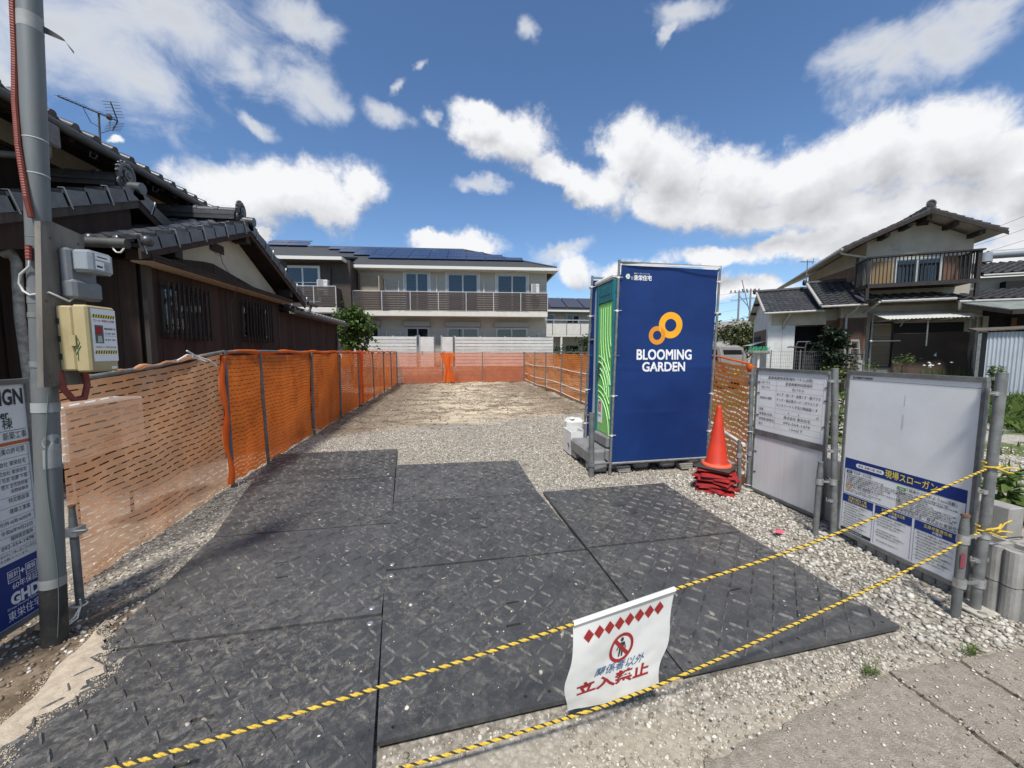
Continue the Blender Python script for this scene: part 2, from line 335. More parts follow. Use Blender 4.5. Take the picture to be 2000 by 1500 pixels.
def make_ground():
    xs = np.concatenate([np.arange(-6, 9.01, .085)]); ys = np.arange(-.6, 21.01, .085); nx, ny = len(xs), len(ys)
    vs = [(x, y, ground_z(x, y)) for y in ys for x in xs]
    fs = [(j * nx + i, j * nx + i + 1, (j + 1) * nx + i + 1, (j + 1) * nx + i) for j in range(ny - 1) for i in range(nx - 1)]
    b = len(vs); X0, X1, Y0, Y1 = xs[0], xs[-1], ys[0], ys[-1]; L = 700; z = -.02
    vs += [(X0, Y0, z), (X1, Y0, z), (X1, Y1, z), (X0, Y1, z), (-L, -L, z), (L, -L, z), (L, L, z), (-L, L, z)]
    fs += [(b, b + 4, b + 5, b + 1), (b + 1, b + 5, b + 6, b + 2), (b + 2, b + 6, b + 7, b + 3), (b + 3, b + 7, b + 4, b)]
    me = bpy.data.meshes.new('ground'); me.from_pydata(vs, [], fs); shade(me)
    m = bpy.data.materials.new('gravel_and_soil'); m.use_nodes = True; t = NT(m.node_tree); t.n.clear(); me.materials.append(m)
    p = t.new('ShaderNodeNewGeometry').outputs['Position']; x, y, z = t.xyz(p); p2 = t.comb(x, y, 0)
    n1 = t.math('SUBTRACT', t.noise(p2, .7, 5, .6), .5); n2 = t.noise(p2, 2.6, 7, .62); n3 = t.noise(p2, 14, 6, .65)
    # crushed stone: cells of mixed size and lightness with dark gaps
    v1 = t.voro(p2, 34); v1c = t.xyz(t.voro(p2, 34, out='Color'))[0]; v2 = t.voro(p2, 75); v2c = t.xyz(t.voro(p2, 75, out='Color'))[1]
    g = t.mix(t.ramp(v1c, .15, .95), c4((.20, .18, .145)), c4((.54, .50, .43)))
    g = t.mix(.45, g, t.mix(t.ramp(v2c, .2, .9), c4((.21, .19, .15)), c4((.56, .52, .45))))
    gap = t.ramp(v1, .30, .62); g = t.mix(t.math('MULTIPLY', gap, .55), g, c4((.12, .105, .085)))
    g = t.mix(t.math('MULTIPLY', t.ramp(n2, .48, .68), .55), g, c4((.24, .21, .17)))
    # soil: dark damp crumbs, mid brown, pale dried sand in the middle
    s = t.mix(t.ramp(n3, .35, .65), c4((.13, .10, .072)), c4((.255, .205, .150)))
    st = t.noise(t.mapping(p2, scale=(.35, 1.3, 1)), 2.0, 8, .68, .8)
    xm = t.math('ADD', t.math('ABSOLUTE', t.math('SUBTRACT', x, .9)), t.math('MULTIPLY', n1, 2.0))
    sand = t.math('MULTIPLY', t.ramp(xm, 3.0, .5), t.ramp(t.math('ADD', st, t.math('MULTIPLY', n1, .5)), .36, .60))
    s = t.mix(sand, s, c4((.54, .455, .33)))
    s = t.mix(t.math('MULTIPLY', t.ramp(t.noise(t.mapping(p2, scale=(.5, 1.4, 1)), 1.5, 9, .75, .6), .53, .62), .85), s, c4((.075, .058, .042)))
    s = t.mix(t.math('MULTIPLY', t.ramp(t.voro(p2, 18), .25, .05), t.ramp(n2, .5, .7)), s, c4((.48, .45, .40)))
    yb = t.math('ADD', y, t.math('ADD', t.math('MULTIPLY', n1, 1.6), t.math('MULTIPLY', x, -.32)))
    c = t.mix(t.ramp(yb, 8.0, 8.5), g, s)
    # brown trodden earth along the kerb side on the left
    lf = t.math('MULTIPLY', t.ramp(t.math('ADD', x, t.math('MULTIPLY', n1, .8)), -1.55, -1.8), t.ramp(t.math('ADD', y, t.math('MULTIPLY', n1, 1.2)), 2.9, 2.4))
    bs = t.mix(t.ramp(t.noise(p2, 9, 7, .7), .35, .65), c4((.105, .075, .05)), c4((.235, .18, .125)))
    c = t.mix(lf, c, bs)
    # worn paving edge at the very front: grey-brown fines
    fr = t.ramp(t.math('ADD', y, t.math('ADD', t.math('MULTIPLY', n1, .25), t.math('MULTIPLY', x, -.05))), 1.50, 1.30)
    fb = t.mix(t.ramp(t.noise(p2, 60, 9, .75), .3, .7), c4((.27, .235, .18)), c4((.42, .375, .30))); fb = t.mix(t.ramp(v2, .28, .08), fb, c4((.55, .52, .47)))
    c = t.mix(t.math('MULTIPLY', fr, .8), c, fb)
    # neighbouring plot: gravel with green patches
    rt = t.ramp(x, 3.5, 3.9); gm = t.ramp(t.math('ADD', t.noise(p2, .55, 5, .6), t.math('MULTIPLY', n3, .25)), .60, .70)
    pg = t.mix(gm, t.mix(.35, g, c4((.5, .48, .43))), c4((.10, .13, .045)))
    far = t.ramp(y, 22, 24); nb = t.mix(far, pg, c4((.2, .19, .16)))
    c = t.mix(rt, c, nb); c = t.mix(t.ramp(x, -2.75, -3.0), c, t.mix(t.ramp(n3, .3, .7), c4((.2, .18, .15)), c4((.42, .40, .36))))
    b = t.new('ShaderNodeBsdfPrincipled'); t.l.new(c, b.inputs['Base Color']); b.inputs['Roughness'].default_value = .95; b.inputs['Specular IOR Level'].default_value = .2
    h = t.math('SUBTRACT', t.math('MULTIPLY', n3, .6), t.math('MULTIPLY', v1, .9)); bn = t.new('ShaderNodeBump'); bn.inputs['Strength'].default_value = .7; bn.inputs['Distance'].default_value = .009
    t.l.new(h, bn.inputs['Height']); t.l.new(bn.outputs[0], b.inputs['Normal']); o = t.new('ShaderNodeOutputMaterial'); t.l.new(b.outputs[0], o.inputs[0])
    link('ground', me, kind='structure', label='ground of the building plot, crushed stone in front, dug soil behind')
make_ground()

# ------------------------------------------------------------------ loose stones: real geometry, one mass each
def ico():
    bm = bmesh.new(); bmesh.ops.create_icosphere(bm, subdivisions=1, radius=1); v = np.array([p.co[:] for p in bm.verts]); f = np.array([[q.index for q in p.verts] for p in bm.faces]); bm.free(); return v, f
def stones(name, P, size, cols, label, flat=.6, sink=.25, dark=.25):
    """P (n,2) spots, size (n,) radius; every stone its own shape and grey, colour kept in a corner-free vertex attribute"""
    V0, F0 = ico(); n = len(P); nv = len(V0)
    jit = 1 + rng.uniform(-.28, .28, (n, nv, 1)); sc = np.stack([rng.uniform(.75, 1.35, n), rng.uniform(.65, 1.05, n), rng.uniform(flat * .7, flat * 1.25, n)], 1)
    V = V0[None] * jit * sc[:, None, :] * size[:, None, None]
    a = rng.uniform(0, 6.283, n); tl = rng.uniform(-.5, .5, n); ca, sa, ct, stl = np.cos(a), np.sin(a), np.cos(tl), np.sin(tl)
    x, y, z = V[..., 0], V[..., 1], V[..., 2]; y, z = y * ct[:, None] - z * stl[:, None], y * stl[:, None] + z * ct[:, None]
    x, y = x * ca[:, None] - y * sa[:, None], x * sa[:, None] + y * ca[:, None]
    gz = np.array([ground_z(p[0], p[1]) for p in P]) if P.shape[1] == 2 else P[:, 2]
    V = np.stack([x + P[:, 0, None], y + P[:, 1, None], z + (gz + size * flat * (1 - 2 * sink))[:, None]], 2).reshape(-1, 3)
    F = (F0[None] + (np.arange(n) * nv)[:, None, None]).reshape(-1, 3)
    me = bpy.data.meshes.new(name); me.vertices.add(len(V)); me.vertices.foreach_set('co', V.ravel()); me.loops.add(F.size); me.loops.foreach_set('vertex_index', F.ravel())
    me.polygons.add(len(F)); me.polygons.foreach_set('loop_start', np.arange(0, F.size, 3)); me.update(calc_edges=True)
    k = rng.random(n); t = rng.random(n)[:, None] ** 1.1; c = np.array(cols[0])[None] * (1 - t) + np.array(cols[1])[None] * t
    c = np.where((k < dark)[:, None], np.array(cols[2])[None] * rng.uniform(.7, 1.3, (n, 1)), c); c = np.repeat(c, nv, 0)
    at = me.color_attributes.new('stone_colour', 'FLOAT_COLOR', 'POINT'); at.data.foreach_set('color', np.concatenate([c, np.ones((len(c), 1))], 1).ravel())
    if 'loose_stone' not in MATS:
        m = bpy.data.materials.new('loose_stone'); MATS['loose_stone'] = m; m.use_nodes = True; q = NT(m.node_tree); q.n.clear()
        ca_ = q.new('ShaderNodeAttribute', attribute_name='stone_colour').outputs[0]; pp = q.new('ShaderNodeNewGeometry').outputs['Position']
        cc = q.mix(q.math('MULTIPLY', q.ramp(q.noise(pp, 160, 4), .4, .7), .35), ca_, c4((.30, .26, .2)))
        b = q.new('ShaderNodeBsdfPrincipled'); q.l.new(cc, b.inputs['Base Color']); b.inputs['Roughness'].default_value = .88; b.inputs['Specular IOR Level'].default_value = .25
        o = q.new('ShaderNodeOutputMaterial'); q.l.new(b.outputs[0], o.inputs[0])
    me.materials.append(MATS['loose_stone'])
    return link(name, me, kind='stuff', label=label)
def scatter(n, x0, x1, y0, y1, keep):
    P = np.stack([rng.uniform(x0, x1, n), rng.uniform(y0, y1, n)], 1); return P[keep(P)]
def offmats(P, g=.0):
    k = np.ones(len(P), bool)
    for q in MATQ: k &= ~inquad(P, q, g)
    return k
def noisev(P, f, s): return np.array([nz(p[0] * f, p[1] * f, s) for p in P])
LIGHT = ((.33, .305, .25), (.66, .62, .54), (.20, .175, .14))
def make_stones():
    # plot gravel behind and beside the mats
    P = scatter(52000, -2.62, 3.9, 2.3, 9.2, lambda P: offmats(P, .01) & (P[:, 1] < 8.35 + .32 * P[:, 0] * (P[:, 0] > -9) - 1.2 * noisev(P, .7, 0)) & ~((P[:, 0] > 2.3) & (P[:, 1] < 3.9)) & (noisev(P, 1.6, 5) + rng.uniform(-.6, .6, len(P)) > -.25))
    stones('gravel', P, rng.uniform(.005, .014, len(P)) * (1 + .6 * (rng.random(len(P)) < .06)), LIGHT, 'pale crushed gravel covering the front half of the plot')
    # coarse stones by the sign boards
    P = scatter(15000, 1.2, 3.32, 1.36, 4.4, lambda P: offmats(P, .015) & (P[:, 0] + .35 * (P[:, 1] - 1.6) > 2.15 - 1.2 * (P[:, 1] < 1.62)) & (P[:, 1] > 1.42 + .02 * P[:, 0]) & (noisev(P, 2.2, 9) + rng.uniform(-.5, .5, len(P)) > -.35 + .3 * (P[:, 0] < 2.2)))
    stones('coarse_gravel', P, rng.uniform(.0045, .0135, len(P)) * (1 + .7 * (rng.random(len(P)) < .14)) * np.where(P[:, 0] > 2.5, 1.1, .65), ((.31, .29, .25), (.62, .59, .53), (.21, .185, .15)), 'larger pale stones spread in front of the sign boards', .7, .2, .2)
    # small pebbles trodden into the paving edge in front of the mats
    P = scatter(7500, -.32, 2.2, 1.10, 1.62, lambda P: offmats(P, .01) & (noisev(P, 2.6, 3) + rng.uniform(-.5, .5, len(P)) + .5 * (P[:, 1] - 1.38) > -.1))
    stones('pebbles', P, rng.uniform(.003, .0085, len(P)) * (1 + .8 * (rng.random(len(P)) < .06)), ((.32, .285, .23), (.64, .60, .52), (.22, .19, .15)), 'small pebbles pressed into the worn paving edge before the mats', .7, .3)
    # clods and stones in soil
    P = scatter(3600, -2.55, 3.85, 7.2, 19, lambda P: P[:, 1] > 8.3 + .32 * P[:, 0] - 1.2 * noisev(P, .7, 0))
    stones('soil_clods', P, rng.uniform(.012, .045, len(P)) ** 1.15, ((.15, .115, .082), (.27, .22, .165), (.42, .385, .33)), 'lumps of brown soil scattered over the back of the plot', .7, .25, .14)
    P = scatter(1500, -2.5, -1.45, .9, 3.1, lambda P: offmats(P, .02))
    stones('earth_crumbs', P, rng.uniform(.004, .013, len(P)), ((.14, .10, .07), (.30, .24, .18), (.52, .49, .44)), 'crumbs of brown earth and grit around the pole foot', .7, .25, .18)
    P = scatter(700, 1.0, 3.4, .95, 1.5, lambda P: P[:, 1] > .95); stones('kerb_grit', np.concatenate([P, np.full((len(P), 1), .008)], 1), rng.uniform(.002, .0075, len(P)), LIGHT, 'grit and small stones strewn over the roadside paving', .6, .2)
    # neighbour's gravel
    P = scatter(11000, 3.75, 9, 2.4, 9, lambda P: noisev(P, .8, 12) + rng.uniform(-.4, .4, len(P)) > -.15)
    stones('yard_gravel', P, rng.uniform(.010, .024, len(P)), LIGHT, 'grey gravel of the neighbouring yard behind the sign boards')
make_stones()

# ------------------------------------------------------------------ paving slabs at the kerb (front right)
conc = M_('weathered_concrete', (.345, .305, .25), .95, 0, (.265, .23, .185), 26, 12, bump=1.0, bs=150, dirt=(.44, .385, .31), ds=60, dlo=.52, dhi=.66, rand=.04)
def make_paving():
    pv = thing('pavement', 'worn grey paving slabs with dark joints at the roadside', None); pv['kind'] = 'structure'; del_cat(pv)
    quads = [[(.86, 1.185), (2.072, 1.44), (2.072, .60), (.20, .60)], [(2.097, 1.442), (2.498, 1.452), (2.498, .60), (2.097, .60)], [(2.522, 1.452), (2.968, 1.462), (2.968, .60), (2.522, .60)], [(2.985, 1.462), (3.60, 1.48), (3.60, .60), (2.985, .60)]]
    for k, q in enumerate(quads):
        b = MB(); n = 7; jit = {}
        def P(u, v, top=True):
            x = (q[0][0] * (1 - u) + q[1][0] * u) * (1 - v) + (q[3][0] * (1 - u) + q[2][0] * u) * v; y = (q[0][1] * (1 - u) + q[1][1] * u) * (1 - v) + (q[3][1] * (1 - u) + q[2][1] * u) * v
            e = min(u, v, 1 - u, 1 - v); a = (.030 if k == 0 and u < .6 else .014) if e < .01 else 0
            return (x + a * nz(x * 14, y * 14, 3), y + a * nz(x * 14, y * 14, 8), (.007 if top else -.05) + .005 * nz(x * 5, y * 5, 1) - (.006 if e < .01 else 0) - .02 * (q[0][1] - y) * 0)
        N = 26; b.grid(lambda u, v: P(u, 1 - v), N, N)
        per = [(i / N, 0) for i in range(N)] + [(1, i / N) for i in range(N)] + [(1 - i / N, 1) for i in range(N)] + [(0, 1 - i / N) for i in range(N)]
        vs = [P(u, v) for u, v in per] + [(*P(u, v)[:2], -.06) for u, v in per]; L = len(per)
        b.add(vs, [(i, (i + 1) % L, L + (i + 1) % L, L + i) for i in range(L)]); b.build('slab', conc, pv)
def del_cat(o):
    if 'category' in o: del o['category']
make_paving()


# ================================================================== RUBBER MATS
def mat_plastic():
    m = bpy.data.materials.new('black_plastic_mat'); m.use_nodes = True; t = NT(m.node_tree); t.n.clear(); p = t.new('ShaderNodeNewGeometry').outputs['Position']; oi = t.new('ShaderNodeObjectInfo').outputs['Random']
    c = t.mix(t.ramp(t.noise(p, 5, 9, .65), .3, .7), c4((.047, .0475, .049)), c4((.074, .0735, .073)))
    k = t.math('ADD', .85, t.math('MULTIPLY', oi, .3)); c = t.mix(1.0, c, t.comb(k, k, k), blend='MULTIPLY')
    xx, yy, zz = t.xyz(p); near = t.math('MULTIPLY', t.ramp(xx, .2, -1.5), t.ramp(yy, 3.4, 1.6)); area = t.math('ADD', t.ramp(t.noise(p, 1.6, 3, .5), .30, .66), t.math('MULTIPLY', near, .7), clamp=True)                       # where feet and wheels brought dust
    film = t.math('MULTIPLY', t.ramp(t.noise(p, 26, 10, .72, .5), .42, .80), area)
    c = t.mix(t.math('MULTIPLY', film, .72), c, c4((.27, .245, .205)))
    streak = t.math('MULTIPLY', t.ramp(t.noise(t.mapping(p, rot=(0, 0, .5), scale=(1, .22, 1)), 34, 8, .7, .8), .60, .74), t.ramp(t.noise(p, 3.1, 4), .46, .62))
    c = t.mix(t.math('MULTIPLY', streak, .75), c, c4((.34, .31, .255)))
    speck = t.math('MULTIPLY', t.ramp(t.voro(p, 95), .20, .08), t.ramp(t.noise(p, 6, 5), .50, .62)); c = t.mix(t.math('MULTIPLY', speck, .8), c, c4((.45, .43, .38)))
    b = t.new('ShaderNodeBsdfPrincipled'); t.l.new(c, b.inputs['Base Color']); t.put(b.inputs['Roughness'], t.math('ADD', .42, t.math('MULTIPLY', film, .4)))
    bn = t.new('ShaderNodeBump'); bn.inputs['Strength'].default_value = .3; bn.inputs['Distance'].default_value = .004; t.put(bn.inputs['Height'], t.noise(p, 120, 5, .65)); t.l.new(bn.outputs[0], b.inputs['Normal'])
    o = t.new('ShaderNodeOutputMaterial'); t.l.new(b.outputs[0], o.inputs[0]); return m
mat_rubber = mat_plastic()
mat_rub_light = M_('rubbed_highlit_mat_plastic', (.20, .19, .175), .55, 0, (.085, .083, .08), 40, bump=.3, bs=150)  # pale rub on tread bars, lightened further to paint in their highlights
dust = M_('dried_mud', (.36, .32, .255), .95, 0, (.24, .21, .17), 30, bump=.4, bs=60)
def blerp(q, u, v):
    a = np.array(q, float); return tuple((a[0] * (1 - u) + a[1] * u) * (1 - v) + (a[3] * (1 - u) + a[2] * u) * v)
MLAB = ['black tread mat in the far left corner, touching gravel on two sides', 'black tread mat second from the back in the left row beside the orange net', 'black tread mat in the left row whose left edge runs under spilt sand', 'black tread mat nearest the viewer at the bottom left, crossed by the rope',
        'black tread mat at the far end of the middle row, in front of bare gravel', 'black tread mat in the centre of the middle row, mats on every side', 'black tread mat under the hanging white no entry sign', 'black tread mat nearest the blue toilet and the cone', 'black tread mat in the right row with a corner pointing at the sign boards']
def make_mats():
    for k, q in enumerate(MATQ):
        root = thing('ground_mat', MLAB[k], 'mat', (*blerp(q, .5, .5), 0), 0, 'black tread mats laid over the entrance')
        z0, z1 = .004, .026; tilt = [random.uniform(-.003, .004) for _ in range(4)]
        b = MB(); b.add([(*p, z0) for p in q] + [(*p, z1 + tl) for p, tl in zip(q, tilt)], [(0, 1, 2, 3), (7, 6, 5, 4), (1, 0, 4, 5), (2, 1, 5, 6), (3, 2, 6, 7), (0, 3, 7, 4)])
        base = b.build('mat_body', mat_rubber, root)
        def top(u, v):
            x, y = blerp(q, u, v); return Vector((x, y, z1 + (tilt[0] * (1 - u) + tilt[1] * u) * (1 - v) + (tilt[3] * (1 - u) + tilt[2] * u) * v))
        W = math.dist(blerp(q, 0, .5), blerp(q, 1, .5)); Lh = math.dist(blerp(q, .5, 0), blerp(q, .5, 1))
        slots = [(.5 + random.uniform(-.03, .03), .42), (.5 + random.uniform(-.03, .03), .58)]
        holes = [(.45, .045), (.53, .045), (.45, .955), (.53, .955), (.955, .04), (.955, .96), (.045, .96), (.045, .04)]
        c = MB()
        for u, v in slots:
            p = top(u, v); pts = [(p.x + sx * .034 + .0095 * math.cos(t), p.y + .0095 * math.sin(t) + .004 * sx, 0) for sx, ts in ((1, np.linspace(-1.57, 1.57, 7)), (-1, np.linspace(1.57, 4.71, 7))) for t in ts]
            c.prism(pts, (0, 0, .06))
        for u, v in holes:
            p = top(u, v); c.prism([(p.x + .0085 * math.cos(t), p.y + .0085 * math.sin(t), 0) for t in np.linspace(0, 6.283, 12, endpoint=False)], (0, 0, .06))
        cut = c.build('cutter', mat_rubber); cut.location = -Vector(root.location); bpy.context.view_layer.update()
        md = base.modifiers.new('holes', 'BOOLEAN'); md.object = cut; md.solver = 'EXACT'; base.parent = None; bpy.context.view_layer.update()
        cm = cut.matrix_world.copy(); dg = bpy.context.evaluated_depsgraph_get(); me = bpy.data.meshes.new_from_object(base.evaluated_get(dg))
        base.modifiers.clear(); base.data = me; base.parent = root; bpy.data.objects.remove(cut)
        # tread bars: alternate diagonals on a square pitch
        b = MB(); nu, nv = int(W / .083), int(Lh / .083)
        for i in range(nu):
            for j in range(nv):
                u, v = (i + .5) / nu, (j + .5) / nv
                if any(abs(u - s[0]) * W < .075 and abs(v - s[1]) * Lh < .045 for s in slots) or any(abs(u - h[0]) * W < .04 and abs(v - h[1]) * Lh < .04 for h in holes): continue
                if k == 6 and .62 < u < .82 and v > .80: continue        # plain patch with the maker's mark
                p = top(u, v); a = (.80 if (i + j) % 2 else -.80) + random.uniform(-.04, .04); d = Vector((math.cos(a), math.sin(a), 0)); n = Vector((-d.y, d.x, 0)); h = Vector((0, 0, .012)); l, w = .044, .0070
                vs = [p - d * l, p - d * l * .6 + n * w, p + d * l * .6 + n * w, p + d * l, p + d * l * .6 - n * w, p - d * l * .6 - n * w, p - d * l * .62 + h, p + d * l * .62 + h]
                b.add([x - Vector((0, 0, .002)) if i2 < 6 else x for i2, x in enumerate(vs)], [(1, 6, 7, 2), (4, 7, 6, 5), (0, 6, 1), (0, 5, 6), (3, 2, 7), (3, 7, 4)], 1 if random.random() < .55 + .6 * nz(p.x * 1.7, p.y * 1.7, 4) else 0)
        b.build('tread', [mat_rubber, mat_rub_light], root, kind='stuff')
        bolts = {2: [(.958, .955)], 3: [(.955, .045)], 5: [(.03, .955)], 6: [(.03, .05)], 1: [(.97, .03)], 0: [(.95, .93)]}.get(k, [])
        for u, v in bolts:
            b = MB(); p = top(u, v); b.lathe([(.0, .004), (.008, .005), (.0165, .004), (.018, -.001)], p, 14); b.build('bolt', steel, root)
        # dried mud smears: thin irregular crusts
        b = MB()
        for _ in range(7):
            u, v = random.uniform(.05, .95), random.uniform(.05, .95); p = top(u, v); s = random.uniform(.006, .022); a0 = random.uniform(0, 6.28); n = 14
            ring = []
            for i in range(n):
                t = 6.283 * i / n; r = s * random.uniform(.35, 1.3); ex, ey = r * 1.5 * math.cos(t), r * .6 * math.sin(t); ring.append(p + Vector((ex * math.cos(a0) - ey * math.sin(a0), ex * math.sin(a0) + ey * math.cos(a0), .0006)))
            b.add(ring + [p + Vector((0, 0, .0018))], [(i, (i + 1) % n, n) for i in range(n)])
        b.build('dried_mud', dust, root, kind='stuff')
    # raised maker's lettering is too worn to read and stays out; pale sand spilt over the left edge
    def edge(y): # left edge of the left row of mats
        return -2.58 + (6.16 - y) * .18
    sp = MB()
    def S(u, v):
        y = 1.05 + (2.42 - 1.05) * v; x0 = edge(y) - .05 - .035 * nz(0, y * 5, 3); wd = (.03 + .34 * math.exp(-((y - 2.0) / .22) ** 2) * (.7 + .7 * nz(2, y * 7, 1)) + .10 * math.exp(-((y - 1.55) / .22) ** 2) + .07 * nz(7, y * 13, 2) + .05 * nz(3, y * 31, 2)) * math.sin(math.pi * min(max(v, 0), 1)) ** .35
        x = x0 + u * max(wd, .01); crown = math.sin(math.pi * u)
        return (x, y + .03 * nz(x * 8, y * 8, 5), .0245 + .008 * crown + .004 * nz(x * 30, y * 30, 2) * crown - .02 * (u < .02))
    sp.grid(S, 24, 70); sp.build('spilt_sand', M_('pale_sand', (.50, .42, .32), .95, 0, (.40, .33, .25), 25, bump=.5, bs=120), kind='stuff', label='pale beige sand spilt over the left edge of the mats')
    gr = []
    for _ in range(2600):
        v = random.random(); u = 1 + abs(random.gauss(0, .22)) if random.random() < .6 else -abs(random.gauss(0, .25)); q = S(min(max(u, 0), 1), v); q0 = S(.5, v); gr.append((q[0] + (u - min(max(u, 0), 1)) * .12, q[1], .026 if u > 0 else .0))
    stones('sand_grains', np.array(gr), rng.uniform(.0015, .004, len(gr)), ((.40, .33, .25), (.55, .47, .36), (.33, .27, .2)), 'loose grains fraying out from the spilt sand', .7, .1, .1)
    P = scatter(1300, -1.9, 2.5, 1.0, 6.1, lambda P: ~offmats(P, -.03)); P3 = np.concatenate([P, np.full((len(P), 1), .025)], 1)
    stones('grit_on_mats', P3, rng.uniform(.002, .006, len(P)) * (1 + 1.3 * (rng.random(len(P)) < .04)), LIGHT, 'light grit and chips of stone lying on the black mats', .6, .2, .1)
make_mats()
# ================================================================== SAFETY NET FENCES
net_pale = M_('pale_net', (.88, .42, .20), .7, 0, (.90, .50, .28), 3, trans=.50, clear=.26)
net_orange = M_('orange_net', (.92, .235, .035), .65, 0, (.84, .19, .026), 2.5, trans=.52, clear=.03, bump=.3, bs=22)
net_thin = M_('thin_orange_net', (.88, .22, .05), .65, 0, (.78, .18, .04), 3, trans=.5, clear=.40)
def net_mesh(p0, p1, zb0, zt0, zb1, zt1, wave=.02, seed=0, pitch=.05, slit=.012, cell=.12, amp=1.0):
    """one length of slit netting between two posts: solid bands joined by short ligaments, real openings between"""
    b = MB(); p0, p1 = np.array(p0), np.array(p1); d = p1 - p0; L = float(np.linalg.norm(d)); d = d / L; n = np.array([-d[1], d[0]])
    H = ((zt0 - zb0) + (zt1 - zb1)) / 2; rows = max(3, int(round(H / pitch))); k = max(2, int(round(L / cell)))
    def P(s, h):                                             # s metres along, h 0..1
        u = s / L; zb = zb0 + (zb1 - zb0) * u; zt = zt0 + (zt1 - zt0) * u; e = math.sin(math.pi * min(max(u, 0), 1)); g = .5 + .5 * e
        off = wave * (1.4 * nz(s * 1.3, h * 2, seed) + .7 * nz(s * 5 + h * 2, h * 3, seed + 3) + .25 * nz(s * 16, h * 12, seed)) * g * amp
        sagt = -.020 * e * amp * h; sagb = .012 * math.sin(u * 19 + seed) * (1 - h) * amp
        z = zb + (zt - zb) * h + sagt + sagb + .010 * nz(s * 3, h * 9, seed + 7) * amp
        return (p0[0] + d[0] * s + n[0] * off, p0[1] + d[1] * s + n[1] * off, z)
    hb = (1 - slit / pitch) / rows; cw = L / k
    for r in range(rows):
        h0 = r / rows; h1 = h0 + hb; sh = (r % 2) * .5
        vs = []; m = 2 * k
        for i in range(m + 1): vs += [P(L * i / m, h0), P(L * i / m, h1)]
        b.add(vs, [(2 * i, 2 * i + 2, 2 * i + 3, 2 * i + 1) for i in range(m)], 0, True)
        if r < rows - 1:
            for i in range(k + 1):
                c = (i + sh) * cw; a0, a1 = max(0, c - cw * .16), min(L, c + cw * .16)
                if a1 > a0 + .004: b.add([P(a0, h1), P(a1, h1), P(a1, (r + 1) / rows), P(a0, (r + 1) / rows)], [(0, 1, 2, 3)], 0, True)
    return b
def post_mb(x, y, z0, z1, r=.021, lean=(0, 0)):
    b = MB(); b.tube([(x, y, z0), (x + lean[0], y + lean[1], z1)], r, 10); return b
def tie_mb(x, y, z, r=.028):
    b = MB(); b.tube([(x + r * math.cos(t), y + r * math.sin(t), z + .006 * math.sin(2 * t)) for t in np.linspace(0, 6.6, 14)], .004, 5)
    b.tube([(x + r, y, z), (x + r + .03, y - .01, z - .03), (x + r + .045, y - .03, z - .09)], .0035, 5); b.tube([(x + r, y, z), (x + r + .04, y + .02, z - .01), (x + r + .07, y + .05, z - .05)], .0035, 5); return b
